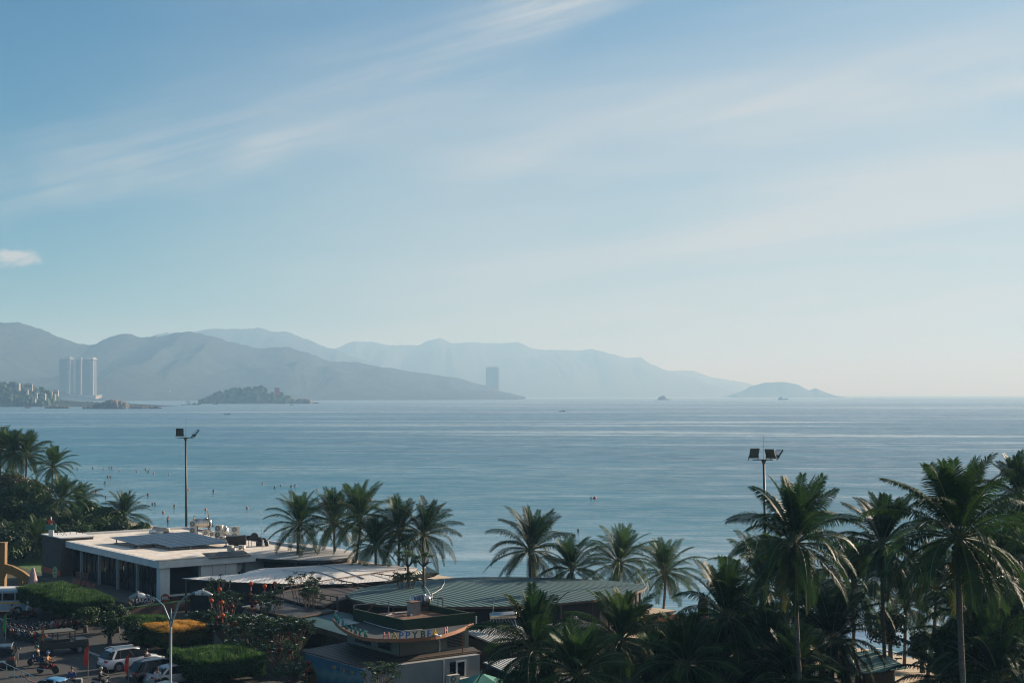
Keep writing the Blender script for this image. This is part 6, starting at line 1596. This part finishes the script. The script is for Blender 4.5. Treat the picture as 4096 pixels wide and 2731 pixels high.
# dark open jeep under the long hedge
o = thing('open_truck', 'dark flat-roofed utility truck in the shade of the longest hedge', 'truck', (-38.4, 126.8, .01), STREET - .1)
M_OLIVE = pmat('dark olive paint', (.03, .035, .03), .5)
put('body', MB().bx(-2.0, 2.1, -.9, .9, .5, 1.05).bx(1.1, 2.1, -.8, .8, 1.05, 1.15), M_OLIVE, o)
put('roof', MB().bx(-2.0, 1.0, -.92, .92, 1.88, 1.95), pmat('canvas roof', (.07, .075, .065), .9), o)
for x in (-1.9, -.5, .95):
    for y in (-.85, .85): put('pillar', MB().bx(x - .04, x + .04, y - .04, y + .04, 1.05, 1.88), M_OLIVE, o)
put('seat_bench', MB().bx(-1.8, .6, -.75, .75, 1.05, 1.3), M_PLAST, o)
for x in (-1.3, 1.35):
    for y in (-.9, .9): 
        w = put('wheel', MB().tube([(x, y - .1, .36), (x, y + .1, .36)], .36, 16), M_TYRE, o); put('rim', MB().tube([(x, y - .11, .36), (x, y + .11, .36)], .2, 12), M_RIM, w)
put('number_plate', MB().box((-2.03, 0, .75), (.03, .4, .2)), M_PLATE, o)
for y in (-.75, .75): put('tail_lamp', MB().box((-2.03, y, .85), (.05, .14, .1)), M_TAIL, o)
# bus at the left edge
p = on(20, 2462, 0)
o = thing('minibus', 'white minibus with a blue roof and a yellow stripe, cut by the left edge', 'bus', (p.x - 1.2, p.y + 1.5, .01), .12)
put('body', MB().bx(-3.2, 3.2, -1.0, 1.0, .4, 2.3), paint('bus paint', (.30, .36, .42)), o); put('roof', MB().bx(-3.25, 3.2, -1.02, 1.02, 2.3, 2.45), paint('bus roof paint', (.30, .48, .62)), o)
for k in range(5): put('window', MB().bx(-3.0 + k * 1.22, -1.9 + k * 1.22, -1.03, -1.005, 1.45, 2.15), M_CGLASS, o)
put('stripe', MB().bx(-3.21, 3.21, -1.02, -1.003, 1.12, 1.24), pmat('yellow stripe', (.65, .38, .03), .5), o)
for x in (-2.1, 2.1): 
    w = put('wheel', MB().tube([(x, -1.03, .42), (x, -.75, .42)], .42, 18), M_TYRE, o); put('rim', MB().tube([(x, -1.045, .42), (x, -1.0, .42)], .24, 12), M_RIM, w)
put('rooftop_box', MB().bx(-.2, 3.0, -.8, .8, 2.45, 2.62), M_PVC, o)

# ------------------------------------------------------------------ motorbikes and people
def bike_parts(o, col, off=(0, 0), mirror=True):
    put('frame', MB().tube([(-.5, 0, .55), (-.1, 0, .42), (.25, 0, .40), (.45, 0, .85), (.5, 0, .98)], [.09, .10, .09, .06, .04], 7), col, o)
    put('leg_shield', MB().add([(.36, -.2, .38), (.36, .2, .38), (.5, .17, .9), (.5, -.17, .9), (.43, 0, .6)], [(0, 1, 4), (1, 2, 4), (2, 3, 4), (3, 0, 4)]), col, o)
    put('seat', MB().tube([(-.72, 0, .76), (-.4, 0, .76), (.05, 0, .72)], [.09, .13, .10], 8), M_PLAST, o)
    put('tail', MB().tube([(-.85, 0, .72), (-.45, 0, .62), (-.1, 0, .5)], [.05, .13, .12], 8), col, o)
    put('handlebar', MB().tube([(.42, -.34, 1.02), (.5, -.12, .99), (.5, .12, .99), (.42, .34, 1.02)], .018, 5), M_FRAME, o)
    put('headlamp', MB().ball((.58, 0, .92), (.06, .08, .06), 8, 6), M_CGLASS, o)
    for x in (-.62, .64):
        w = put('wheel', MB().tube([(x, -.05, .29), (x, .05, .29)], [.29, .29], 18), M_TYRE, o)
        put('rim', MB().tube([(x, -.052, .29), (x, .052, .29)], .17, 12), M_PLAST, w)
    put('fork', MB().tube([(.5, 0, .95), (.64, 0, .29)], .035, 6), M_FRAME, o)
    put('exhaust', MB().tube([(-.1, -.14, .3), (-.75, -.16, .38)], [.03, .055], 6), M_ALU, o)
    put('mudguard', MB().tube([(.42, 0, .52), (.58, 0, .62), (.78, 0, .56)], .05, 6), col, o)
    put('tail_lamp', MB().box((-.87, 0, .72), (.05, .14, .07)), M_TAIL, o)
    if mirror:
        for s_ in (-1, 1): put('mirror', MB().tube([(.46, s_ * .25, 1.02), (.42, s_ * .3, 1.22)], .01, 4).ball((.42, s_ * .3, 1.25), (.02, .06, .045), 7, 5), M_FRAME, o)
M_BK = [pmat('black bike plastic', (.015, .015, .017), .3), pmat('red bike plastic', (.20, .02, .02), .3), pmat('silver bike plastic', (.30, .31, .32), .35), pmat('blue bike plastic', (.03, .07, .18), .3)]
protos = []
for i, m in enumerate(M_BK):
    o = thing('motorbike', 'parked scooter', 'motorbike', (0, 0, 0), 0, 'motorbikes parked under the long hedge'); bike_parts(o, m); protos.append(o)
spots = []; q0, q1 = on(48, 2552, 0), on(162, 2572, 0)
for i in range(11): spots.append((q0.lerp(q1, i / 10) + Vector((rng.uniform(-.1, .1), rng.uniform(-.2, .2), 0)), 1))
q0, q1 = on(62, 2518, 0), on(158, 2545, 0)
for i in range(8): spots.append((q0.lerp(q1, i / 7), 2))
q0, q1 = on(190, 2535, 0), on(300, 2520, 0)
for i in range(6): spots.append((q0.lerp(q1, i / 5), 3))
lab = {1: 'dark scooter in the tightly packed front row beside the red and yellow flag', 2: 'dark scooter in the back row of the packed parking by the red and yellow flag', 3: 'scooter in deep shade beneath the longest block hedge'}
first = set()
for i, (p, row) in enumerate(spots):
    k = [0, 0, 1, 0, 2, 0, 3, 0, 0, 2, 1][i % 11]; z = .02 if (p.x * VV.x + p.y * VV.y) < 47.7 else .13
    rz = STREET + (2.2 if row == 1 else -.9 if row == 2 else 1.4) + rng.uniform(-.12, .12)
    if k not in first: first.add(k); o = protos[k]; o.location = (p.x, p.y, z); o.rotation_euler.z = rz; o['label'] = lab[row]
    else: dup(protos[k], (p.x, p.y, z), rz, lab[row])
# people: one continuous skinned body, clothing and hair as parts
def skin_body(name, joints, edges, mat, parent, sub=2):
    me = bpy.data.meshes.new(name); me.from_pydata([j[0] for j in joints], edges, [])
    ob = bpy.data.objects.new(name, me); COL.objects.link(ob)
    md = ob.modifiers.new('skin', 'SKIN'); ss = ob.modifiers.new('sub', 'SUBSURF'); ss.levels = sub; ss.render_levels = sub
    for i, j in enumerate(joints): v = me.skin_vertices[0].data[i]; v.radius = (j[1], j[2] if len(j) > 2 else j[1]); v.use_root = i == 0
    bpy.context.view_layer.update()
    dg = bpy.context.evaluated_depsgraph_get(); me2 = bpy.data.meshes.new_from_object(ob.evaluated_get(dg)); bpy.data.objects.remove(ob)
    me2.materials.clear(); me2.materials.append(mat); me2.polygons.foreach_set('use_smooth', [True] * len(me2.polygons)); me2.name = name
    o = bpy.data.objects.new(name, me2); COL.objects.link(o); o.parent = parent
    return o
def cloth(n, c): return pmat(n, c, .85, var=.15, scale=6)
def person(loc, rz, label, shirt, trousers, pose='stand', helmet=None, sleeves=True, bare=False, hat=None, grp=None):
    o = thing('person', label, 'person', loc, rz, grp)
    sit = pose == 'ride'
    hz_ = .82 if sit else .92; lean = .10 if sit else (.03 if pose != 'wade' else .08)
    sh = hz_ + .50; ne = sh + .06; hd = ne + .16
    if sit: legs = {s: [Vector((.32, s * .15, hz_ - .10)), Vector((.30, s * .16, .42)), Vector((.44, s * .16, .36))] for s in (-1, 1)}
    else: legs = {s: [Vector((.03 + .05 * s, s * .10, .50)), Vector((-.02 + .06 * s, s * .11, .09)), Vector((.13 + .06 * s, s * .12, .04))] for s in (-1, 1)}
    if sit: arms = {s: [Vector((.22, s * .30, sh - .26)), Vector((.46, s * .29, sh - .30)), Vector((.55, s * .28, sh - .30))] for s in (-1, 1)}
    elif pose == 'wade': arms = {s: [Vector((.02, s * .30, sh - .26)), Vector((.10, s * .34, sh - .50)), Vector((.14, s * .30, sh - .58))] for s in (-1, 1)}
    else: arms = {s: [Vector((-.02, s * .26, sh - .28)), Vector((.08, s * .25 , sh - .52)), Vector((.12, s * .24, sh - .60))] for s in (-1, 1)}
    J = [((0, 0, hz_), .13, .11), ((lean * .5, 0, hz_ + .25), .125, .10), ((lean, 0, sh - .06), .14, .10), ((lean * 1.1, 0, ne), .055, .055), ((lean * 1.2 + .01, 0, hd - .05), .075, .085), ((lean * 1.2, 0, hd + .07), .07, .08)]
    E = [(0, 1), (1, 2), (2, 3), (3, 4), (4, 5)]
    for s in (-1, 1):
        b = len(J); J.append(((lean, s * .19, sh - .05), .06)); J += [(tuple(v), r_) for v, r_ in zip(arms[s], (.045, .034, .026))]; E += [(2, b), (b, b + 1), (b + 1, b + 2), (b + 2, b + 3)]
        b = len(J); J.append(((0, s * .10, hz_ - .08), .095)); J += [(tuple(v), r_) for v, r_ in zip(legs[s], (.065, .045, .04))]; E += [(0, b), (b, b + 1), (b + 1, b + 2), (b + 2, b + 3)]
    skin_body('body', J, E, M_SKIN, o)
    # fingers
    for s in (-1, 1):
        w = arms[s][2]; d = (arms[s][2] - arms[s][1]).normalized(); mb = MB()
        for f in range(4):
            q = w + Vector((0, (f - 1.5) * .018, 0)); mb.tube([q, q + d * .05 + Vector((.01, 0, -.01)), q + d * .07 + Vector((.0, 0, -.045))], [.010, .009, .006], 5)
        mb.tube([w - d * .02 + Vector((.01, -s * .03, 0)), w + d * .03 + Vector((.035, -s * .045, 0))], [.011, .008], 5)
        put('fingers', mb, M_SKIN, o, True)
    # face
    mb = MB().ball((lean * 1.2 + .095, 0, hd - .02), (.02, .014, .025), 6, 4)
    for s in (-1, 1): mb.ball((lean * 1.2 + .0, s * .085, hd - .01), (.02, .012, .03), 6, 4)
    put('nose_and_ears', mb, M_SKIN, o, True)
    mb = MB()
    for s in (-1, 1): mb.ball((lean * 1.2 + .085, s * .032, hd + .01), (.01, .012, .008), 6, 4)
    mb.ball((lean * 1.2 + .085, 0, hd - .065), (.008, .025, .006), 6, 4); put('eyes_and_mouth', mb, M_HAIR, o)
    if not bare:
        Js = [((0, 0, hz_ - .06), .155, .135), ((lean * .5, 0, hz_ + .25), .145, .12), ((lean, 0, sh - .05), .16, .12)]; Es = [(0, 1), (1, 2)]
        for s in (-1, 1):
            b = len(Js); Js += [((lean, s * .19, sh - .05), .078), (tuple(Vector((lean, s * .19, sh - .05)).lerp(arms[s][0], .95)), .062)]; Es += [(2, b), (b, b + 1)]
            if sleeves: Js.append((tuple(arms[s][1]), .046)); Es.append((b + 1, b + 2))
        skin_body('shirt', Js, Es, shirt, o)
    Jt = [((0, 0, hz_ + .02), .15, .125)]; Et = []
    for s in (-1, 1):
        b = len(Jt); Jt += [((0, s * .10, hz_ - .09), .11), (tuple(legs[s][0]), .082)]; Et += [(0, b), (b, b + 1)]
        if not bare: Jt.append((tuple(legs[s][1]), .06)); Et.append((b + 1, b + 2))
    skin_body('trousers', Jt, Et, trousers, o)
    if helmet: 
        put('helmet', MB().ball((lean * 1.2 - .01, 0, hd + .055), (.135, .125, .115), 12, 8), helmet, o, True)
    else: put('hair', MB().ball((lean * 1.2 - .018, 0, hd + .045), (.105, .095, .10), 10, 7), M_HAIR, o, True)
    if not bare:
        for s in (-1, 1): put('shoe', MB().ball(tuple(legs[s][2] + Vector((0, 0, 0.01))), (.13, .05, .05), 8, 6), M_PLAST, o)
    return o
C_DARK, C_NAVY, C_BLUE, C_ORANGE, C_WHITE, C_BROWN = cloth('dark cloth', (.02, .02, .025)), cloth('navy cloth', (.02, .035, .08)), cloth('blue shirt cloth', (.015, .04, .17)), cloth('orange jacket cloth', (.45, .20, .07)), cloth('white shirt cloth', (.55, .55, .55)), cloth('brown cloth', (.10, .07, .05))
def rider(px, py, rz, label, blabel, shirt, helmet, bm_):
    p = on(px, py, 0); b = thing('motorbike', blabel, 'motorbike', (p.x, p.y, .012), rz, 'motorbikes being ridden on the road'); bike_parts(b, bm_)
    person((p.x - .15 * math.cos(rz), p.y - .15 * math.sin(rz), .012), rz, label, shirt, C_DARK, 'ride', helmet)
rider(147, 2664, STREET + 2.1, 'rider in dark clothes and pale helmet on the left motorbike', 'dark motorbike ridden beside the left dark car', C_DARK, pmat('green helmet', (.10, .20, .16), .3), M_BK[3])
rider(192, 2692, STREET - .75, 'rider in a sunlit orange jacket and blue helmet', 'motorbike carrying the rider in the orange jacket', C_ORANGE, pmat('blue helmet', (.08, .16, .40), .3), M_BK[1])
rider(48, 2484, STREET + .3, 'rider in dark clothes below the minibus', 'motorbike passing in front of the minibus', C_BROWN, pmat('dark helmet', (.05, .05, .05), .3), M_BK[0])
rider(112, 2474, STREET + .2, 'rider in a pale shirt at the end of the long hedge', 'motorbike with a red tail lamp right of the minibus', C_WHITE, pmat('white helmet', (.5, .5, .5), .3), M_BK[1])
rider(405, 2757, STREET - .8, 'helmeted rider at the very bottom edge under the silver car', 'motorbike at the very bottom edge', C_DARK, pmat('grey helmet', (.3, .3, .3), .3), M_BK[2])
person((-32.75, 110.9, 0), STREET + 1.2, 'person in a blue shirt standing behind the blue-roofed taxi', C_BLUE, C_DARK)
person((-29.15, 118.9, 0), STREET + 2.0, 'person in black standing at the bonnet of the white off-roader', C_DARK, C_DARK)
person((-26.35, 110.75, 0), STREET + 1.0, 'person in a white shirt standing beside the silver hatchback', C_WHITE, C_NAVY)
p = on(671, 2087, SEA); person((p.x, p.y, SEA - .55), 1.0, 'bare-chested man wading in shallow sea left of the floodlight mast', None, C_DARK, 'wade', bare=True, grp='men wading off the beach')
p = on(778, 2084, SEA); person((p.x, p.y, SEA - .75), 2.6, 'bare-chested man in the sea above the roof water tank', None, C_NAVY, 'wade', bare=True, grp='men wading off the beach')

# ------------------------------------------------------------------ flags, lamps, signs, railings
def feather_flag(px, py, h, mat, label, lean=0.05, w=.42):
    p = on(px, py, 0); o = thing('feather_flag', label, 'flag', (p.x, p.y, .01), -.1, 'tall narrow flags along the kerb')
    put('pole', MB().tube([(0, 0, 0), (lean * .3, 0, h * .5), (lean, 0, h)], [.022, .018, .01], 6), M_GALV, o)
    V = []; n = 12
    for i in range(n + 1):
        s = i / n; z = h * (.32 + .68 * s); ww = w * math.sin(math.pi * min(1, s * .93 + .05)) ** .6 * (1 - .3 * s)
        x0_ = lean * (z / h) ** 2 + .02; V += [(x0_, .02 * math.sin(i), z), (x0_ - ww * .55, .06 * math.sin(i * .9), z - .02), (x0_ - ww, .09 * math.sin(i * 1.1 + 1), z - .05)]
    put('cloth', MB().add(V, [(3 * i + j, 3 * i + j + 1, 3 * i + 4 + j, 3 * i + 3 + j) for i in range(n) for j in range(2)]), mat, o, True)
feather_flag(352, 2712, 2.62, M_FLAG, 'bright red feather flag left of the white off-roader', .05, .5)
feather_flag(513, 2738, 2.35, M_FLAG, 'red feather flag behind the black car', .04)
feather_flag(174, 2624, 2.5, pmat('red and yellow flag cloth', (.50, .04, .02), .8, col2=(.60, .36, .03), scale=1.3), 'red and yellow feather flag beside the packed scooters', .05)
feather_flag(22, 2568, 2.6, pmat('green flag cloth', (.03, .35, .06), .8), 'green feather flag near the left edge', .05, .36)
# double street lamp
M_LAMPW = pmat('lamp enamel', (.62, .62, .60), .35, var=.06); M_SHELL = pmat('smoked lamp shell', (.20, .26, .28), .3, var=.05); M_LAMPB = pmat('blue-grey lamp paint', (.13, .22, .26), .4, var=.1); M_POLE = pmat('pale pole paint', (.50, .50, .46), .45, var=.08)
D_ = 82.0; b = at(684, 2486, D_); top = b.z
o = thing('street_lamp', 'white double-armed street lamp with shell-shaped heads in the left foreground', 'street lamp', (b.x, b.y, 0))
put('pole', MB().tube([(0, 0, 0), (0, 0, 3), (0, 0, top - .35), (0, 0, top + .05)], [.11, .08, .06, .055], 12), M_POLE, o, True)
put('finial', MB().tube([(0, 0, top), (.0, 0, top + .75)], [.045, .02], 8), M_LAMPB, o, True)
for s_, hx_, hy_ in ((-1, 590, 2383), (1, 776, 2370)):
    e = at(hx_, hy_, D_) - Vector((b.x, b.y, 0)); e.y = -.1 * s_
    put('arm', MB().tube([(0, 0, top - .3), (s_ * .08, 0, top + .05), (e.x * .32, 0, top + .62 * (e.z - top)), (e.x * .62, e.y * .5, top + .87 * (e.z - top)), (e.x, e.y, e.z)], [.055, .055, .05, .045, .035], 10), M_LAMPB, o, True)
    put('joint', MB().ball(tuple(e), (.09, .07, .08), 8, 6).tube([e + Vector((0, 0, .02)), e + Vector((s_ * .12, 0, .04))], .06, 8), M_LAMPB, o, True)
    hd_ = MB(); hl = .95; V = []; n = 14; m_ = 9
    for i in range(n + 1):
        s = i / n; x = s_ * (.10 + hl * s); ww = .27 * math.sin(math.pi * min(.97, .10 + .86 * s)) ** .65; hh = .27 * math.sin(math.pi * (.10 + .87 * s)) ** .75 * (1.25 - .55 * s)
        for j in range(m_):
            a = math.pi * j / (m_ - 1); V.append((e.x + x, e.y + ww * math.cos(a), e.z - .09 - .05 * s * s_ * 0 + hh * math.sin(a)))
    cut = 6
    shell_f = lambda lo, hi: [(i * m_ + j, i * m_ + j + 1, (i + 1) * m_ + j + 1, (i + 1) * m_ + j) for i in range(lo, hi) for j in range(m_ - 1)]
    gs_ = MB(); gs_.add(V, shell_f(cut, n) + [tuple(n * m_ + j for j in range(m_))])
    hd_.add(V, shell_f(0, cut) + [tuple(i * m_ for i in range(n + 1)) + tuple(i * m_ + m_ - 1 for i in reversed(range(n + 1)))] + [tuple(range(m_))])
    put('glass_shell', gs_, M_SHELL, o, True)
    h_ob = put('lamp_head', hd_, M_LAMPW, o, True)
    put('stripe', MB().tube([(e.x + s_ * (.42 + .10 * 0), e.y, e.z - .1), (e.x + s_ * .45, e.y, e.z - .1)], .01, 6), M_FRAME, h_ob)
    st_ = MB()
    for dx in (.40, .47):
        ring = [(e.x + s_ * (.10 + dx) , e.y + .285 * math.cos(math.pi * j / 8), e.z - .085 + .345 * math.sin(math.pi * j / 8)) for j in range(9)]
        st_.tube(ring, .014, 5)
    put('seam', st_, M_FRAME, h_ob)
# floodlight masts
def mast(px, pyt, D, label, heads, H_extra=1.3):
    t_ = at(px, pyt, D); z0 = gz(t_); h = t_.z - z0
    o = thing('floodlight_mast', label, 'floodlight mast', (t_.x, t_.y, z0), 0, 'floodlight masts on the beach')
    M_ = M_MAST
    put('pole', MB().tube([(.25, 0, 0), (.12, 0, h * .5), (0, 0, h - .1)], [.19, .15, .115], 10), M_, o, True)
    put('head_frame', MB().bx(-1.15, .95, -.06, .06, h - .06, h + .04).bx(-.1, .1, -.5, .5, h - .05, h + .03).tube([(0, 0, h - .45), (0, 0, h - .05)], [.12, .28], 10), M_, o)
    put('lightning_rod', MB().tube([(0, 0, h), (0, 0, h + H_extra * 1.9)], .018, 5), M_, o)
    for x, y, yaw, tilt in heads:
        f = thing('floodlight', None, None, (x, y, h + .28), yaw); f.parent = o; bpy.data.objects.remove(f)
        Mx = Matrix.Translation((x, y, h + .22)) @ Matrix.Rotation(yaw, 4, 'Z') @ Matrix.Rotation(tilt, 4, 'X')
        q = MB(); q.M = Mx; q.bx(-.5, .5, -.07, .07, .06, 1.0); q.bx(-.52, .52, -.12, .12, -.02, .22)
        fo = put('floodlight', q, M_, o)
        q = MB(); q.M = Mx; q.bx(-.44, .44, -.086, -.071, .26, .94); put('lens', q, M_HEAD, fo)
        q = MB(); q.M = Mx; q.bx(-.56, -.52, -.05, .05, -.3, .15); q.bx(.52, .56, -.05, .05, -.3, .15); put('bracket', q, M_, fo)
    return o
M_MAST = pmat('dark green mast paint', (.016, .032, .028), .5, var=.1)
mast(743, 1750, 193, 'dark floodlight mast standing free behind the white restaurant roof', [(-.75, 0, R(180), R(-8)), (1.0, 0, R(-62), R(-38))])
mast(3055, 1838, 152, 'dark floodlight mast with three heads, left of the tallest palm', [(-1.05, 0, R(180 + 18), R(-20)), (.75, -.1, R(180 - 30), R(-32)), (1.25, .5, R(-62), R(-42))])
# planter ledge with signs in front of the restaurant
q0, q1 = on(468, 2437, .95), on(765, 2399, .95)
o = thing('planter_ledge', 'low brick planter with a strip of grass on top in front of the restaurant', 'planter', (q0.x, q0.y, 0), math.atan2(q1.y - q0.y, q1.x - q0.x))
Lp = (Vector(q1) - Vector(q0)).length
put('wall', MB().bx(0, Lp, 0, .9, 0, .86), pmat('dark brick', (.08, .05, .04), .9, scale=3), o); put('grass_top', MB().bx(.03, Lp - .03, .03, .87, .86, .95), M_LAWN, o)
p = on(572, 2424, .95)
o = thing('restaurant_sign', 'dark blue board with the word SAIGON on the grassy planter', 'sign', (p.x, p.y, .95), math.atan2(q1.y - q0.y, q1.x - q0.x) + .02)
put('board', MB().bx(-.95, 1.25, -.03, .05, .12, .95), pmat('navy board', (.012, .022, .05), .6), o)
M_GREYL = pmat('pale grey letter', (.42, .45, .50), .5)
l = put('letters', glyph('SAIGON', .44, .04), M_GREYL, o); l.location = (.22, -.06, .42)
l = put('letters', glyph('1', .24, .04), M_GREYL, o); l.location = (-.86, -.06, .42)
mb = MB(); rg = random.Random(5)
for k in range(9): blob(mb, (-1.5 + rg.uniform(-.25, .25), -.02, .2 + rg.uniform(0, .75)), rg.uniform(.08, .17), 7, 5, 1, k)
put('gilt_ornament', mb, pmat('faded gilt', (.20, .16, .08), .7), o)
for x in (-.8, 1.1): put('post', MB().bx(x - .03, x + .03, .05, .1, 0, .95), M_FRAME, o)
p = on(661, 2395, 1.25)
o = thing('round_sign', 'round red sign with white lettering beside the corner pillar', 'sign', (p.x, p.y, .95), 0.2)
put('disc', MB().tube([(0, .05, .42), (0, -.03, .42)], .42, 24), M_RED, o)
put('rim', MB().tube([(.40 * math.cos(a), -.04, .42 + .40 * math.sin(a)) for a in [2 * math.pi * k / 20 for k in range(21)]], .03, 5), pmat('dark red rim', (.16, .03, .02), .5), o)
l = put('letters', glyph('MK', .34, .03), M_PVC, o); l.location = (0, -.06, .26)
put('post', MB().bx(-.03, .03, .05, .1, -.9, .4), M_FRAME, o)
# counter, stools, oval sign, parasol, arch at the restaurant's terrace
p0 = on(733, 2377, .95); o = thing('terrace_counter', 'brown terrace counter with a sunlit pale top at the corner pillar', 'counter', (p0.x, p0.y, 0), STREET)
put('body', MB().bx(-1.6, 1.5, -.5, .6, 0, .95), M_BROWN, o); put('top', MB().bx(-1.7, 1.6, -.6, .7, .95, 1.02), M_WHITE, o)
M_CLAY = pmat('clay coloured wood', (.20, .10, .075), .8, var=.2)
for k, (x, y, s_) in enumerate([(300, 2345, 1.15), (316, 2350, 1.1), (334, 2351, .95), (355, 2354, .9), (374, 2358, .85)]):
    p = on(x, y, 0.3); o = thing('log_stool', 'clay-coloured round stool, ' + ['first and tallest', 'second', 'third', 'fourth', 'last'][k] + ' of the row behind the longest hedge', 'stool', (p.x, p.y, .12), 0, 'round stools on the terrace')
    put('body', MB().lathe([(.26, 0), (.30, .1), (.31, .5), (.28, .95 * s_)], (0, 0, 0), 12), M_CLAY, o, True); put('seat', MB().lathe([(.30, .95 * s_), (.31, .95 * s_ + .05), (.02, .95 * s_ + .07)], (0, 0, 0), 12), M_CLAY, o, True)
for k, (x, y) in enumerate([(315, 2330), (342, 2336)]):
    p = on(x, y, .3); o = thing('lattice_screen', ('left' if k == 0 else 'right') + ' of two clay-coloured lattice screens behind the stools', 'screen', (p.x, p.y, .12), STREET - 1.3, 'lattice screens on the terrace')
    for j in range(4): put('upright', MB().bx(-.4 + j * .26, -.32 + j * .26, -.04, .04, 0, 1.5), M_CLAY, o)
    for j in range(4): put('crossbar', MB().bx(-.42, .5, -.07, -.042, .2 + j * .38, .28 + j * .38), M_CLAY, o)
p = on(220, 2306, .6)
o = thing('oval_sign', 'pale yellow-green oval sign standing by the stone tower', 'sign', (p.x, p.y, .1), STREET - R(70))
V = [(.42 * math.cos(a), y_, 1.0 + .72 * math.sin(a)) for y_ in (-.04, .04) for a in [2 * math.pi * k / 24 for k in range(24)]]
put('disc', MB().add(V, [tuple(range(24)), tuple(reversed(range(24, 48)))] + [(i, i + 24, (i + 1) % 24 + 24, (i + 1) % 24) for i in range(24)]), pmat('lime board', (.38, .42, .20), .6), o)
put('emblem', MB().ball((0, -.05, 1.25), (.13, .02, .16), 8, 6).bx(-.2, .2, -.06, -.045, .78, .86), M_TEALW, o); put('post', MB().bx(-.03, .03, .045, .09, 0, 1.0), M_FRAME, o)
p = on(131, 2395, 0)
o = thing('closed_parasol', 'closed pinkish-grey parasol beside the ochre arch', 'parasol', (p.x, p.y, 0)); zt = at(131, 2268, p.y).z
mb = MB(); V = []; n = 16
for i, (r_, z) in enumerate([(.03, zt), (.12, zt - .12), (.22, zt - .6), (.36, zt - 1.3), (.52, zt - 2.1)]):
    for k in range(n): a = 2 * math.pi * k / n; rr = r_ * (1.25 if k % 2 else .72); V.append((rr * math.cos(a), rr * math.sin(a), z))
mb.add(V, [(i * n + k, i * n + (k + 1) % n, (i + 1) * n + (k + 1) % n, (i + 1) * n + k)[::-1] for i in range(4) for k in range(n)])
put('folded_cloth', mb, pmat('pinkish parasol cloth', (.40, .30, .29), .85), o, True); put('pole', MB().tube([(0, 0, 0), (0, 0, zt)], .035, 6), M_GALV, o)
p = on(8, 2392, 0)
o = thing('ochre_arch', 'ochre column with a curved arch sweeping down to the right, at the left edge', 'arch', (p.x, p.y, 0), 0)
zt = at(8, 2172, p.y).z; s_ = p.y / F
put('column', MB().bx(-1.2, 14 * s_, -.4, .4, 0, zt).bx(-1.3, 15 * s_, -.5, .5, zt, zt + .12), M_OCHRE, o); put('post', MB().bx(68 * s_, 80 * s_, -.25, .25, 0, at(0, 2290, p.y).z), M_OCHRE, o)
A = [(14, 2252), (50, 2262), (90, 2282), (125, 2308), (160, 2345), (185, 2385)]
mb = MB(); pts = [((x - 8) * s_, at(x, y, p.y).z) for x, y in A]; V = []
for x, z in pts: V += [(x, -.3, z), (x, .3, z), (x, .3, z - .95), (x, -.3, z - .95)]
mb.add(V, [(4 * i + j, 4 * i + (j + 1) % 4, 4 * i + 4 + (j + 1) % 4, 4 * i + 4 + j)[::-1] for i in range(5) for j in range(4)] + [(0, 1, 2, 3), (23, 22, 21, 20)])
put('arch_rib', mb, M_OCHRE, o); put('red_plinth', MB().bx(80 * s_, 125 * s_, .4, 1.0, 0, .8), M_RED, o)
# sign board and railing at the bottom
p = on(292, 2760, 0)
o = thing('street_sign_board', 'white-framed dark sign board at the bottom edge, right of the taxi', 'sign', (p.x, p.y, 0), .06)
zt = at(292, 2712, p.y).z
put('board', MB().bx(-.58, .58, -.02, .02, zt - 1.3, zt - .06), pmat('blue-black board', (.02, .045, .07), .5), o)
put('frame', MB().bx(-.64, .64, -.05, .05, zt - .06, zt + .02).bx(-.66, -.58, -.05, .05, zt - 1.3, zt - .06).bx(.58, .66, -.05, .05, zt - 1.3, zt - .06), M_WHITE, o)
for x in (-.6, .6): put('post', MB().bx(x - .03, x + .03, .05, .1, 0, zt), M_GALV, o)
q0, q1 = on(-30, 2628, 1.05), on(150, 2712, 1.05)
o = thing('railing', 'grey steel railing running off the bottom left corner', 'railing', (q0.x, q0.y, 0)); n = 6; v = Vector((q1.x - q0.x, q1.y - q0.y, 0))
put('top_rail', MB().tube([(0, 0, 1.05), (v.x, v.y, 1.05)], .035, 6), M_LAMPB, o); put('mid_rail', MB().tube([(0, 0, .5), (v.x, v.y, .5)], .02, 6), M_LAMPB, o)
for k in range(n + 1): put('post', MB().tube([(v.x * k / n, v.y * k / n, 0), (v.x * k / n, v.y * k / n, 1.05)], .025, 6), M_LAMPB, o)
rp_ = thing('rope', 'pinkish rope sagging from the end of the railing', 'rope', (q1.x, q1.y, 0))
put('strand', MB().tube([(-1.6, 1.6, 1.0), (-.9, .8, .75), (0, 0, .7), (.6, -.5, .75), (.3, -1.0, .1)], .05, 6), pmat('pink rope', (.42, .22, .17), .9), rp_, True)
